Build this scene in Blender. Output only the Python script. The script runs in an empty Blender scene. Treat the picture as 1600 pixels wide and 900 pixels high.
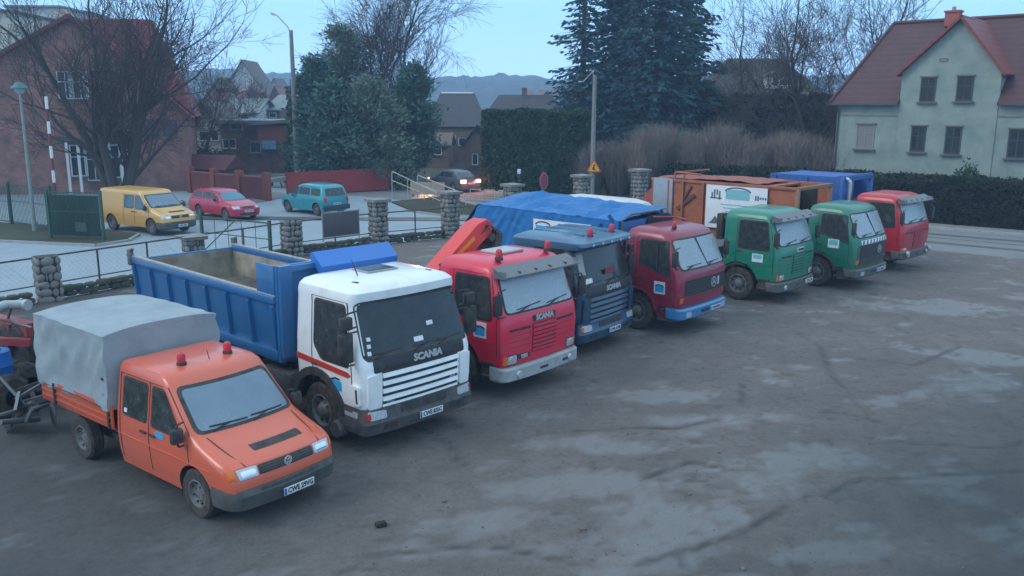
import bpy, bmesh, math, random
from mathutils import Vector, Matrix, noise
R = math.radians
rnd = random.Random(7)
sc = bpy.context.scene
COL = sc.collection

# ------------------------------------------------------------------ camera
FPX, PITCH, ROLL, CAMH = 1340.0, 0.2073564, 0.0052, 5.68
cp, sp, cr, sr = math.cos(PITCH), math.sin(PITCH), math.cos(ROLL), math.sin(ROLL)
FW = Vector((0, cp, -sp)); UP0 = Vector((0, sp, cp)); RT0 = Vector((1, 0, 0))
RT = cr*RT0 + sr*UP0; UPV = -sr*RT0 + cr*UP0
cd = bpy.data.cameras.new('camera'); cam = bpy.data.objects.new('camera', cd); COL.objects.link(cam)
cam.matrix_world = Matrix(((RT.x, UPV.x, -FW.x, 0), (RT.y, UPV.y, -FW.y, 0), (RT.z, UPV.z, -FW.z, CAMH), (0, 0, 0, 1)))
cd.sensor_width = 36; cd.lens = 36*FPX/1600; cd.clip_end = 5000; cd.clip_start = .1
sc.camera = cam
# ------------------------------------------------------------------ world, sun, exposure
SUN_EL, SUN_AZ = R(7), R(250)
w = bpy.data.worlds.new("World"); sc.world = w; w.use_nodes = True
nt = w.node_tree; nt.nodes.clear()
sky = nt.nodes.new('ShaderNodeTexSky'); sky.sky_type = 'NISHITA'; sky.sun_disc = False
sky.sun_elevation = SUN_EL; sky.sun_rotation = SUN_AZ; sky.air_density = 1.3; sky.dust_density = 2.0; sky.ozone_density = 2.5
bg = nt.nodes.new('ShaderNodeBackground'); bg.inputs[1].default_value = .14
ow = nt.nodes.new('ShaderNodeOutputWorld')
tint = nt.nodes.new('ShaderNodeMix'); tint.data_type = 'RGBA'; tint.blend_type = 'MIX'
# thin overcast: the blue sky mixed with an even veil of cloud
tint.inputs[0].default_value = .85
wtc = nt.nodes.new('ShaderNodeTexCoord'); wsp = nt.nodes.new('ShaderNodeSeparateXYZ'); wrp = nt.nodes.new('ShaderNodeValToRGB')
nt.links.new(wtc.outputs['Generated'], wsp.inputs[0]); nt.links.new(wsp.outputs[2], wrp.inputs[0]); nt.links.new(wrp.outputs[0], tint.inputs[7])
wrp.color_ramp.elements[0].position = 0; wrp.color_ramp.elements[0].color = (3.5, 5.6, 9.4, 1)
wrp.color_ramp.elements[1].position = .55; wrp.color_ramp.elements[1].color = (3.0, 3.9, 4.6, 1)
_e = wrp.color_ramp.elements.new(.10); _e.color = (2.4, 4.5, 6.7, 1)
_e = wrp.color_ramp.elements.new(.25); _e.color = (1.7, 3.2, 4.6, 1)
nt.links.new(sky.outputs[0], tint.inputs[6]); nt.links.new(tint.outputs[2], bg.inputs[0]); nt.links.new(bg.outputs[0], ow.inputs[0])
sd = bpy.data.lights.new('sun', 'SUN'); sd.energy = .5; sd.angle = R(25); sd.color = (1, .9, .82)
so = bpy.data.objects.new('sun', sd); COL.objects.link(so)
_d = Vector((math.sin(SUN_AZ)*math.cos(R(40)), math.cos(SUN_AZ)*math.cos(R(40)), math.sin(R(40))))
so.rotation_euler = _d.to_track_quat('Z', 'Y').to_euler()
sc.view_settings.view_transform = 'Standard'; sc.view_settings.look = 'None'; sc.view_settings.gamma = 1
sc.view_settings.exposure = 1.22
sc.render.resolution_x = 1024; sc.render.resolution_y = 576
try:
    sc.cycles.volume_bounces = 2; sc.cycles.volume_step_rate = 5; sc.cycles.max_bounces = 5
except Exception: pass

def at(px, py, Y):
    "world point seen at photo pixel (px,py) on the plane y=Y"
    d = FW + RT*((px-800)/FPX) - UPV*((py-450)/FPX)
    return Vector((0, 0, CAMH)) + d*(Y/d.y)
def gr(px, py, z=0):
    d = FW + RT*((px-800)/FPX) - UPV*((py-450)/FPX)
    return Vector((0, 0, CAMH)) + d*((z-CAMH)/d.z)

# ------------------------------------------------------------------ materials
MATS = {}
def mat(name, col, rough=.6, metal=0, c2=None, scale=8, amt=.5, bump=0, bscale=40, spec=.5, emit=0, detail=6, thr=None, coat=0):
    if name in MATS: return MATS[name]
    m = bpy.data.materials.new(name); m.use_nodes = True; n = m.node_tree; b = n.nodes['Principled BSDF']
    b.inputs['Base Color'].default_value = (*col, 1); b.inputs['Roughness'].default_value = rough
    b.inputs['Metallic'].default_value = metal; b.inputs['Specular IOR Level'].default_value = spec
    if coat: b.inputs['Coat Weight'].default_value = coat; b.inputs['Coat Roughness'].default_value = .12
    tc = n.nodes.new('ShaderNodeTexCoord')
    if c2:
        no = n.nodes.new('ShaderNodeTexNoise'); no.inputs['Scale'].default_value = scale; no.inputs['Detail'].default_value = detail
        no.inputs['Roughness'].default_value = .65
        n.links.new(tc.outputs['Object'], no.inputs[0])
        rp = n.nodes.new('ShaderNodeMapRange'); lo, hi = thr or (.35, .7)
        rp.inputs[1].default_value = lo; rp.inputs[2].default_value = hi; rp.inputs[4].default_value = amt
        n.links.new(no.outputs[0], rp.inputs[0])
        mx = n.nodes.new('ShaderNodeMix'); mx.data_type = 'RGBA'; mx.inputs[6].default_value = (*col, 1); mx.inputs[7].default_value = (*c2, 1)
        n.links.new(rp.outputs[0], mx.inputs[0]); n.links.new(mx.outputs[2], b.inputs['Base Color'])
        if rough < .5:
            r2 = n.nodes.new('ShaderNodeMapRange'); r2.inputs[3].default_value = rough; r2.inputs[4].default_value = min(1, rough+.35)
            n.links.new(rp.outputs[0], r2.inputs[0]); n.links.new(r2.outputs[0], b.inputs['Roughness'])
    if bump:
        nb = n.nodes.new('ShaderNodeTexNoise'); nb.inputs['Scale'].default_value = bscale; nb.inputs['Detail'].default_value = 5
        n.links.new(tc.outputs['Object'], nb.inputs[0])
        bp = n.nodes.new('ShaderNodeBump'); bp.inputs['Strength'].default_value = bump; bp.inputs['Distance'].default_value = .02
        n.links.new(nb.outputs[0], bp.inputs['Height']); n.links.new(bp.outputs[0], b.inputs['Normal'])
    if emit:
        b.inputs['Emission Color'].default_value = (*col, 1); b.inputs['Emission Strength'].default_value = emit
    MATS[name] = m; return m
def brick(name, c1, c2, mortar, bw=.25, bh=.075, ms=.012, rough=.85, horiz=None):
    if name in MATS: return MATS[name]
    m = bpy.data.materials.new(name); m.use_nodes = True; n = m.node_tree; b = n.nodes['Principled BSDF']; b.inputs['Roughness'].default_value = rough
    tc = n.nodes.new('ShaderNodeTexCoord'); sx = n.nodes.new('ShaderNodeSeparateXYZ'); cx = n.nodes.new('ShaderNodeCombineXYZ')
    ad = n.nodes.new('ShaderNodeMath'); ad.operation = 'ADD'
    n.links.new(tc.outputs['Object'], sx.inputs[0]); n.links.new(sx.outputs[0], ad.inputs[0]); n.links.new(sx.outputs[1], ad.inputs[1])
    n.links.new(ad.outputs[0], cx.inputs[0]); n.links.new(sx.outputs[2], cx.inputs[1])
    t = n.nodes.new('ShaderNodeTexBrick'); t.inputs['Color1'].default_value = (*c1, 1); t.inputs['Color2'].default_value = (*c2, 1); t.inputs['Mortar'].default_value = (*mortar, 1)
    t.inputs['Scale'].default_value = 1; t.inputs['Brick Width'].default_value = bw; t.inputs['Row Height'].default_value = bh; t.inputs['Mortar Size'].default_value = ms
    n.links.new(cx.outputs[0], t.inputs[0])
    no = n.nodes.new('ShaderNodeTexNoise'); no.inputs['Scale'].default_value = 1.3; no.inputs['Detail'].default_value = 8
    n.links.new(tc.outputs['Object'], no.inputs[0])
    mr = n.nodes.new('ShaderNodeMapRange'); mr.inputs[1].default_value = .3; mr.inputs[2].default_value = .7; mr.inputs[3].default_value = .6; mr.inputs[4].default_value = 1.2
    n.links.new(no.outputs[0], mr.inputs[0])
    mu = n.nodes.new('ShaderNodeVectorMath'); mu.operation = 'SCALE'; n.links.new(t.outputs[0], mu.inputs[0]); n.links.new(mr.outputs[0], mu.inputs['Scale'])
    n.links.new(mu.outputs[0], b.inputs['Base Color']); MATS[name] = m; return m
DUST = (.20, .17, .145)
def paint(name, col, amt=.35, rough=.32): return mat(name, col, rough, c2=DUST, scale=3.5, amt=amt, thr=(.45, .8), bump=.05, bscale=9, coat=.5)
BLK = mat('black_plastic', (.018, .019, .021), .6, c2=DUST, scale=7, amt=.3)
RUB = mat('tyre_rubber', (.022, .021, .021), .85, c2=(.13, .11, .095), scale=9, amt=.75, bump=.3)
STEEL = mat('dirty_steel', (.16, .165, .17), .55, .4, c2=(.09, .06, .045), scale=12, amt=.7)
RIM = mat('rim_paint', (.22, .225, .23), .55, .2, c2=(.09, .07, .055), scale=14, amt=.8)
CHAS = mat('chassis_black', (.03, .03, .032), .7, c2=DUST, scale=5, amt=.5)
GLASS_D = mat('dark_glass', (.012, .017, .02), .08, c2=(.05, .055, .06), scale=3, amt=.5, spec=.6)
GLASS_P = mat('pale_windscreen', (.32, .355, .39), .2, c2=(.40, .43, .45), scale=1.3, amt=.5, spec=.7, metal=.25)  # pale base colour holds the sky reflected in the windscreens
GLASS_S = mat('side_glass', (.02, .028, .03), .1, c2=(.09, .10, .10), scale=6, amt=.6, spec=.6)
CHROME = mat('lamp_glass', (.62, .65, .68), .18, .35, c2=(.3, .32, .33), scale=30, amt=.5)
AMBER = mat('amber_lens', (.75, .16, .03), .25)
REDL = mat('red_lens', (.55, .02, .03), .25)
BEAC = mat('beacon_lens', (.62, .04, .05), .22)
WHITE = mat('white_board', (.78, .8, .82), .5, c2=(.5, .5, .5), scale=5, amt=.35)
PLATE = mat('plate_white', (.75, .77, .78), .4, c2=(.4, .4, .4), scale=9, amt=.4)
INK = mat('black_ink', (.02, .02, .025), .6)
CYAN = mat('cyan_film', (.03, .35, .68), .5)
SILVER = mat('silver_letters', (.62, .64, .66), .35, .4)

# ------------------------------------------------------------------ mesh helper
class MB:
    def __init__(s): s.v = []; s.f = []; s.mi = []; s.m = 0
    def add(s, vs, fs):
        o = len(s.v); s.v += [tuple(v) for v in vs]; s.f += [tuple(i+o for i in f) for f in fs]; s.mi += [s.m]*len(fs); return s
    def box(s, c, d, rz=0, M=None, ch=0):
        x, y, z = [k/2 for k in d]
        if ch:
            b = bmesh.new(); bmesh.ops.create_cube(b, size=1)
            for v in b.verts: v.co = Vector((v.co.x*d[0], v.co.y*d[1], v.co.z*d[2]))
            bmesh.ops.bevel(b, geom=b.edges[:], offset=ch, segments=2, profile=.5, affect='EDGES')
            b.verts.index_update(); vs = [v.co.copy() for v in b.verts]; fs = [[v.index for v in f.verts] for f in b.faces]; b.free()
        else:
            vs = [Vector((i*x, j*y, k*z)) for k in (-1, 1) for j in (-1, 1) for i in (-1, 1)]
            fs = [(0, 2, 3, 1), (4, 5, 7, 6), (0, 1, 5, 4), (2, 6, 7, 3), (0, 4, 6, 2), (1, 3, 7, 5)]
        T = (M if M else Matrix.Rotation(rz, 4, 'Z'))
        return s.add([T @ v + Vector(c) for v in vs], fs)
    def bar(s, a, b, w_, h_):
        a, b = Vector(a), Vector(b); d = b-a
        q = d.to_track_quat('X', 'Z').to_matrix().to_4x4()
        return s.box((a+b)/2, (d.length, w_, h_), M=q)
    def cone(s, a, b, r0, r1, n=10, cap=True):
        a, b = Vector(a), Vector(b); d = (b-a)
        if d.length < 1e-6: return s
        d.normalize(); u = d.orthogonal().normalized(); w_ = d.cross(u)
        vs = []
        for c, r in ((a, r0), (b, r1)):
            for k in range(n):
                t = 2*math.pi*k/n; vs.append(c+(u*math.cos(t)+w_*math.sin(t))*r)
        fs = [(k, (k+1) % n, n+(k+1) % n, n+k) for k in range(n)]
        if cap: fs += [tuple(range(n))[::-1], tuple(range(n, 2*n))]
        return s.add(vs, fs)
    def tube(s, pts, r, n=8):
        for a, b in zip(pts[:-1], pts[1:]): s.cone(a, b, r, r, n)
        return s
    def lathe(s, prof, o=(0, 0, 0), axis='Z', n=24):
        "prof: (radius, height) pairs along axis"
        o = Vector(o); vs = []
        for r, h in prof:
            for k in range(n):
                t = 2*math.pi*k/n; a, b = r*math.cos(t), r*math.sin(t)
                vs.append(o+(Vector((a, b, h)) if axis == 'Z' else Vector((a, h, b)) if axis == 'Y' else Vector((h, a, b))))
        m = len(prof); fs = []
        for i in range(m-1):
            for k in range(n): fs.append((i*n+k, i*n+(k+1) % n, (i+1)*n+(k+1) % n, (i+1)*n+k))
        return s.add(vs, fs)
    def prism(s, poly, axis, a, b):
        "polygon in the two other axes extruded along axis from a to b"
        n = len(poly)
        def P(p, t): return {'X': (t, p[0], p[1]), 'Y': (p[0], t, p[1]), 'Z': (p[0], p[1], t)}[axis]
        vs = [P(p, a) for p in poly]+[P(p, b) for p in poly]
        return s.add(vs, [tuple(range(n))[::-1], tuple(range(n, 2*n))]+[(i, (i+1) % n, n+(i+1) % n, n+i) for i in range(n)])
    def build(s, name, mats, parent=None, smooth=True, fix=True):
        me = bpy.data.meshes.new(name); me.from_pydata(s.v, [], s.f)
        ml = mats if isinstance(mats, (list, tuple)) else [mats]
        for m in ml: me.materials.append(m)
        if len(ml) > 1: me.polygons.foreach_set('material_index', s.mi)
        if fix and len(s.f) < 60000:
            b = bmesh.new(); b.from_mesh(me); bmesh.ops.recalc_face_normals(b, faces=b.faces)
            if smooth:
                for f in b.faces: f.smooth = True
                for e in b.edges:
                    if len(e.link_faces) != 2 or e.calc_face_angle(3) > R(32): e.smooth = False
            b.to_mesh(me); b.free()
        o = bpy.data.objects.new(name, me); COL.objects.link(o)
        if parent: o.parent = parent
        return o
def thing(name, label, cat, loc=(0, 0, 0), rz=0, group=None):
    o = bpy.data.objects.new(name, None); COL.objects.link(o); o.location = loc; o.rotation_euler = (0, 0, rz); o.empty_display_size = .3
    return tag(o, label, cat, group)
def tag(o, label, cat, group=None, kind=None):
    if label: o['label'] = label
    if cat: o['category'] = cat
    if group: o['group'] = group
    if kind: o['kind'] = kind
    return o
def struct(o, kind='structure'): o['kind'] = kind; return o
def kids(o): return [c for c in COL.objects if c.parent == o]
def dup(o, loc=None, rz=None, label=None, parent=None):
    ch = kids(o); c = o.copy(); COL.objects.link(c)
    if parent: c.parent = parent
    if loc is not None: c.location = loc
    if rz is not None: c.rotation_euler = (0, 0, rz)
    if label: c['label'] = label
    for k in ch: dup(k, parent=c)
    return c
FR_M = Matrix(((0, 0, 1), (1, 0, 0), (0, 1, 0)))          # lettering facing +x
SR_M = Matrix(((1, 0, 0), (0, 0, -1), (0, 1, 0)))         # lettering facing -y
SB_M = Matrix(((0, 0, -1), (-1, 0, 0), (0, 1, 0)))        # facing -x
def text(s, size, m, parent, loc, M=FR_M, ex=.006, name='lettering', bold=.0, sx=1):
    cu = bpy.data.curves.new('lettering', 'FONT'); cu.body = s; cu.size = size; cu.extrude = ex; cu.align_x = 'CENTER'; cu.align_y = 'CENTER'; cu.offset = bold; cu.resolution_u = 2
    t = bpy.data.objects.new('lettering', cu); COL.objects.link(t)
    bpy.context.view_layer.update()
    me = bpy.data.meshes.new_from_object(t.evaluated_get(bpy.context.evaluated_depsgraph_get()))
    bpy.data.objects.remove(t); bpy.data.curves.remove(cu)
    for v in me.vertices:
        v.co.x *= sx; v.co = M @ v.co
    me.materials.clear(); me.materials.append(m)
    o = bpy.data.objects.new(name, me); COL.objects.link(o); o.parent = parent; o.location = loc; return o

# ------------------------------------------------------------------ hull: a lofted body with surfaces that panels can follow
class Hull:
    def __init__(s, secs): s.S = sorted(secs)   # (z, xf, xr, w, bulge, rcx, rcy, rbulge)
    def at(s, z):
        S = s.S
        if z <= S[0][0]: return S[0]
        for a, b in zip(S[:-1], S[1:]):
            if z <= b[0]:
                t = (z-a[0])/(b[0]-a[0]); return tuple(p+(q-p)*t for p, q in zip(a, b))
        return S[-1]
    def front(s, y, z):
        _, xf, xr, w_, bu, rx, ry, rb = s.at(z); t = (abs(y)-(w_-ry))/ry
        x = xf-bu*(y/w_)**2
        if t > 0: x -= rx*(1-math.sqrt(max(0, 1-min(t, 1)**2)))
        return x
    def rear(s, y, z):
        _, xf, xr, w_, bu, rx, ry, rb = s.at(z); t = (abs(y)-(w_-.08))/.08
        x = xr+rb*(y/w_)**2
        if t > 0: x += .08*(1-math.sqrt(max(0, 1-min(t, 1)**2)))
        return x
    def side(s, x, z):
        _, xf, xr, w_, bu, rx, ry, rb = s.at(z); x0 = xf-bu-rx; t = (x-x0)/rx
        return w_ if t <= 0 else w_-ry*(1-math.sqrt(max(0, 1-min(t, 1)**2)))
    def ring(s, z):
        _, xf, xr, w_, bu, rx, ry, rb = s.at(z)
        ys = [0, .3, .6, .85, 1]; h = [k*(w_-ry) for k in ys]
        h += [w_-ry+ry*math.sin(R(a)) for a in (22, 45, 67, 90)]
        half = [(s.front(y, z), y) for y in h]
        xb = xf-bu-rx; xe = xr+rb+.08
        half += [(xb+(xe-xb)*t, w_) for t in (.33, .66, 1)]
        half += [(s.rear(y, z), y) for y in (w_-.01, w_-.04, w_-.08, w_*.6, w_*.3, 0)]
        return [(x, y, z) for x, y in half]+[(x, -y, z) for x, y in half[-2:0:-1]]
    def mesh(s, mb):
        rings = [s.ring(q[0]) for q in s.S]; n = len(rings[0]); vs = [p for r in rings for p in r]; fs = []
        for i in range(len(rings)-1):
            for k in range(n): fs.append((i*n+k, i*n+(k+1) % n, (i+1)*n+(k+1) % n, (i+1)*n+k))
        fs += [tuple(range(n))[::-1], tuple(range((len(rings)-1)*n, len(rings)*n))]
        return mb.add(vs, fs)
def rounded(poly, r=.05, k=4):
    out = []; n = len(poly); P = [Vector(p) for p in poly]
    for i in range(n):
        a, b, c = P[i-1], P[i], P[(i+1) % n]; u = (a-b); v = (c-b); rr = min(r, u.length*.45, v.length*.45)
        p0 = b+u.normalized()*rr; p2 = b+v.normalized()*rr
        for j in range(k+1):
            t = j/k; out.append((1-t)**2*p0+2*t*(1-t)*b+t*t*p2)
    return out
def dens(poly, step=.12):
    out = []; n = len(poly)
    for i in range(n):
        a, b = Vector(poly[i]), Vector(poly[(i+1) % n]); m = max(1, int((b-a).length/step))
        for j in range(m): out.append(a+(b-a)*j/m)
    return out
def patch(mb, H, face, poly, off=.008, back=.02, r=.05):
    P = dens(rounded(poly, r) if r else poly); n = len(P); c = sum((Vector(p) for p in P), Vector((0, 0)))/n
    def S(p, o):
        if face == 'F': return (H.front(p[0], p[1])+o, p[0], p[1])
        if face == 'B': return (H.rear(p[0], p[1])-o, p[0], p[1])
        if face == 'R': return (p[0], -H.side(p[0], p[1])-o, p[1])
        return (p[0], H.side(p[0], p[1])+o, p[1])
    vs = [S(c, off)]; fr = (.35, .65, .88, 1)
    for f in fr: vs += [S(c+(p-c)*f, off) for p in P]
    vs += [S(p, -back) for p in P]
    fs = [(0, 1+k, 1+(k+1) % n) for k in range(n)]
    for i in range(len(fr)):
        for k in range(n): a = 1+i*n; fs.append((a+k, a+n+k, a+n+(k+1) % n, a+(k+1) % n))
    return mb.add(vs, fs)
def pat(H, face, poly, name, m, parent, off=.008, r=.05, back=.02):
    return patch(MB(), H, face, poly, off, back, r).build(name, m, parent)
def grow(poly, d):
    c = sum((Vector(p) for p in poly), Vector((0, 0)))/len(poly)
    return [tuple(Vector(p)+Vector((math.copysign(d, p[0]-c.x), math.copysign(d, p[1]-c.y)))) for p in poly]
def rect(a0, a1, b0, b1): return [(a0, b0), (a1, b0), (a1, b1), (a0, b1)]
def carve(o, cutters, dark):
    "cut wheel arches and the like out of a closed body; the cutters are removed again"
    par = o.parent; o.parent = None; o.data.materials.append(dark)
    for cm in cutters:
        c = cm.build('cutter', dark, smooth=False)
        for p in c.data.polygons: p.material_index = 0
        md = o.modifiers.new('b', 'BOOLEAN'); md.operation = 'DIFFERENCE'; md.solver = 'EXACT'; md.object = c
        try: md.material_mode = 'TRANSFER'
        except Exception: pass
        bpy.context.view_layer.update()
        me = bpy.data.meshes.new_from_object(o.evaluated_get(bpy.context.evaluated_depsgraph_get()))
        o.modifiers.clear(); o.data = me; bpy.data.objects.remove(c)
    o.parent = par
    return o

# ------------------------------------------------------------------ vehicle pieces
WC = {}
def wheel(parent, x, y, r, wd, kind='truck', steer=0):
    s = 1 if y > 0 else -1; key = (round(r, 2), wd, kind, s)
    if key not in WC:
        t = MB().lathe([(r*.58, -wd/2*.9), (r*.72, -wd/2), (r*.93, -wd/2), (r, -wd*.36), (r, -wd*.06), (r*.975, -wd*.05), (r*.975, wd*.05), (r, wd*.06), (r, wd*.36), (r*.93, wd/2), (r*.72, wd/2), (r*.58, wd/2*.9)], axis='Y', n=36)
        for k in range(36):
            a = 2*math.pi*k/36; t.box((r*1.0*math.cos(a), 0, r*1.0*math.sin(a)), (.012, wd*.7, .035), M=Matrix.Rotation(-a, 4, 'Y'))
        e = s*wd/2
        rim = MB().lathe([(r*.6, -e), (r*.6, e*.9), (r*.54, e*.95), (r*.5, e*.55), (r*.34, e*.35), (r*.22, e*.9 if kind == 'truck' else e*.5), (r*.16, e*1.05 if kind == 'truck' else e*.55), (.001, e*1.1 if kind == 'truck' else e*.55)], axis='Y', n=28)
        for k in range(10 if kind == 'truck' else 5):
            a = 2*math.pi*k/(10 if kind == 'truck' else 5); rr = r*.29
            rim.cone((rr*math.cos(a), e*.4, rr*math.sin(a)), (rr*math.cos(a), e*.75, rr*math.sin(a)), .02, .016, 6)
        rim.m = 1; holes = rim
        for k in range(8):
            a = 2*math.pi*(k+.5)/8; rr = r*.425
            yy = e*.46
            holes.cone((rr*math.cos(a), yy-.01*s, rr*math.sin(a)), (rr*math.cos(a), yy+.02*s, rr*math.sin(a)), r*.055, r*.055, 8)
        a_ = rim.build('wheel', [RIM, BLK], parent); b_ = t.build('tyre', RUB, a_)
        WC[key] = (a_.data, b_.data)
    else:
        a_ = bpy.data.objects.new('wheel', WC[key][0]); COL.objects.link(a_); a_.parent = parent
        for nm, d in (('tyre', WC[key][1]),):
            b_ = bpy.data.objects.new(nm, d); COL.objects.link(b_); b_.parent = a_
    a_.location = (x, y, r); a_.rotation_euler = (0, 0, steer)
    return a_
def axle_pair(root, x, r=.5, dual=False, tw=1.02):
    if dual:
        for y in (-1.06, -.76, 1.06, .76): wheel(root, x, y, r, .26)
    else:
        for y in (-tw, tw): wheel(root, x, y, r, .29)
    MB().cone((x, -tw, r), (x, tw, r), .07, .07, 8).lathe([(.001, -.2), (.2, -.15), (.2, .15), (.001, .2)], (x, 0, r), 'Y', 12).build('axle', CHAS, root)
def beacon(root, x, y, z, s=1, m=None):
    b = MB().lathe([(.001, 0), (.085*s, 0), (.08*s, .06*s), (.06*s, .075*s), (.001, .075*s)], (x, y, z), n=16).build('beacon', BLK, root)
    MB().lathe([(.068*s, .07*s), (.07*s, .15*s), (.055*s, .2*s), (.03*s, .22*s), (.001, .225*s)], (x, y, z), n=16).build('beacon_lens', m or BEAC, b)
def plate(root, x, z, txt, y=0, w_=.52, back=False):
    s = -1 if back else 1
    p = MB().box((x, y, z), (.012, w_, .115), ch=.004).build('number_plate', PLATE, root)
    MB().box((x+.0035*s, y-s*(w_/2-.022), z), (.008, .036, .1)).build('plate_band', mat('plate_blue', (.02, .08, .4), .5), p)
    text(txt, .105, INK, p, (x+.008*s, y+.02*s, z), FR_M if not back else SB_M, ex=.002, bold=.003, sx=.86)
def mirror(root, x, y, z, h=.42, w_=.22, d=.09, face=-1, arm_z=None, sx=.25):
    s = 1 if y > 0 else -1
    m = MB().box((x, y, z), (d, w_, h), ch=.035).build('mirror', BLK, root)
    MB().box((x-d/2-.004, y, z), (.006, w_*.82, h*.86)).build('mirror_glass', mat('mirror_glass', (.5, .55, .6), .08, .9), m)
    MB().tube([(x, y, z+h/2), (x, y-s*.02, z+h/2+.05), (x-.03, y-s*sx, z+h/2+.06)], .015, 6).build('mirror_arm', BLK, m)
    MB().tube([(x, y, z-h/2), (x, y-s*.02, z-h/2-.05), (x-.03, y-s*sx, z-h/2-.06)], .015, 6).build('mirror_arm', BLK, m)
def wiper(root, H, y0, z0, y1, z1):
    mb = MB()
    p = [(H.front(y0+(y1-y0)*t, z0+(z1-z0)*t)+.03, y0+(y1-y0)*t, z0+(z1-z0)*t) for t in (0, .25, .5, .75, 1)]
    mb.tube(p, .011, 5); a = (H.front(y0, z0-.06)+.02, y0+.02, z0-.06); mb.tube([a, p[2]], .014, 5); mb.build('wiper', BLK, root)
def sideline(root, H, pts, m=None, name='door_seam', wd=.014):
    "thin shut line on both flanks"
    for s in (1, -1):
        mb = MB()
        for (a, b), (c, d) in zip(pts[:-1], pts[1:]):
            k = max(1, int(math.hypot(c-a, d-b)/.15))
            for i in range(k):
                t0, t1 = i/k, (i+1)/k; P = [(a+(c-a)*t, b+(d-b)*t) for t in (t0, t1)]
                A, B = [Vector((x, s*(H.side(x, z)+.001), z)) for x, z in P]; mb.bar(A, B, wd, .006 if abs(A.z-B.z) < .01 else wd)
        mb.build(name, m or BLK, root)
def decal(root, H, x, z, w_=.3, h=.3, film=CYAN, top=True):
    "company sticker on the door: white square, light blue field, dark arch over it"
    d = pat(H, 'R', rect(x-w_/2, x+w_/2, z-h/2, z+h/2), 'door_sticker', WHITE, root, off=.007, r=.01)
    pat(H, 'R', rect(x-w_*.4, x+w_*.4, z-h*.36, z+h*.16), 'sticker_field', film, d, off=.010, r=.01, back=0)
    mb = MB()
    for i in range(6):
        a0, a1 = R(160-140*i/6), R(160-140*(i+1)/6); P = []
        for a in (a0, a1): P.append(Vector((x+w_*.4*math.cos(a), -H.side(x, z)-.012, z+h*.16+h*.16*math.sin(a)-.03)))
        mb.bar(P[0], P[1], .006, h*.09)
    mb.build('sticker_arch', INK, d)
def lamp(root, H, y, z, w_=.26, h=.17, ind=True, m=CHROME):
    for s in (1, -1):
        l = pat(H, 'F', rect(s*y-w_/2, s*y+w_/2, z-h/2, z+h/2), 'headlight', m, root, off=.014, r=.03)
        pat(H, 'F', grow(rect(s*y-w_/2, s*y+w_/2, z-h/2, z+h/2), .02), 'lamp_bezel', BLK, l, off=.007, r=.03)
        mb = MB(); x = H.front(s*y, z)+.016; mb.lathe([(h*.4, 0), (h*.36, .006), (h*.2, .008), (.001, .012)], (x, s*y+s*.02, z), 'X', 16); mb.build('lamp_reflector', mat('reflector', (.8, .82, .85), .1, .8), l)
def chassis(root, xr, z=.92):
    MB().box(((xr-1)/2, .4, z), (-(xr+1), .08, .24)).box(((xr-1)/2, -.4, z), (-(xr+1), .08, .24)).box((xr+.1, 0, z), (.1, .9, .2)).box((-2.6, 0, z), (.1, .8, .2)).box((-4.2, 0, z), (.1, .8, .2)).build('chassis_frame', CHAS, root)
    t = MB().box((-2.75, -1.0, .72), (.9, .42, .5), ch=.06).build('fuel_tank', STEEL, root)
    MB().cone((-2.6, -1.0, .97), (-2.6, -1.0, 1.01), .06, .06, 10).build('filler_cap', BLK, t)
    MB().box((-2.8, .98, .75), (.7, .36, .4), ch=.03).build('battery_box', BLK, root)
def fender(root, x, r0, r1, y0, y1, m, a0=10, a1=170, name='mudguard', zc=.5):
    "curved mudguard over a wheel, on both sides"
    for s in (1, -1):
        mb = MB(); n = 14; vs = []
        for i in range(n+1):
            a = R(a0+(a1-a0)*i/n)
            for r_, y in ((r0, y0), (r1, y0), (r1, y1), (r0, y1)): vs.append((x+r_*math.cos(a), s*y, zc+r_*math.sin(a)))
        fs = []
        for i in range(n):
            for k in range(4): fs.append((i*4+k, i*4+(k+1) % 4, i*4+4+(k+1) % 4, i*4+4+k))
        fs += [(0, 1, 2, 3), (n*4+3, n*4+2, n*4+1, n*4)]
        mb.add(vs, fs).build(name, m, root)

# ================================================================== TRUCKS
def cab_base(root, secs, col, xw=-1.4, rearcut=True, zlow=.95, ra=.66):
    H = Hull(secs)
    o = H.mesh(MB()).build('cab', col, root)
    cut = [MB().cone((xw, -2, .52), (xw, 2, .52), ra, ra, 40)]
    if rearcut: cut.append(MB().box((xw-1.2, 0, zlow-1), (2.4, 4, 2)))
    c = carve(o, cut, CHAS)
    c.parent = root
    b = bmesh.new(); b.from_mesh(c.data)
    for f in b.faces: f.smooth = True
    for e in b.edges:
        if len(e.link_faces) != 2 or e.calc_face_angle(3) > R(32): e.smooth = False
    b.to_mesh(c.data); b.free()
    return H
def side_windows(root, H, poly, glass=GLASS_S, quarter=None):
    for f in ('R', 'L'):
        w_ = pat(H, f, poly, 'side_window', glass, root, off=.012, r=.07)
        pat(H, f, grow(poly, .035), 'window_seal', BLK, w_, off=.006, r=.09)
        if quarter:
            q = pat(H, f, quarter, 'side_window', glass, root, off=.012, r=.05)
            pat(H, f, grow(quarter, .025), 'window_seal', BLK, q, off=.006, r=.05)
def screen(root, H, y0, y1, z0, z1, glass, tw=0):
    P = [(-y0, z0), (y0, z0), (y0-tw, z1), (-y0+tw, z1)]
    g = pat(H, 'F', P, 'windscreen', glass, root, off=.014, r=.1)
    pat(H, 'F', grow(P, .04), 'window_seal', BLK, g, off=.006, r=.12)
    return g
def handle(root, H, x, z):
    for s in (1, -1): MB().box((x, s*(H.side(x, z)+.02), z), (.16, .03, .035), ch=.01).build('door_handle', BLK, root)
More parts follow.
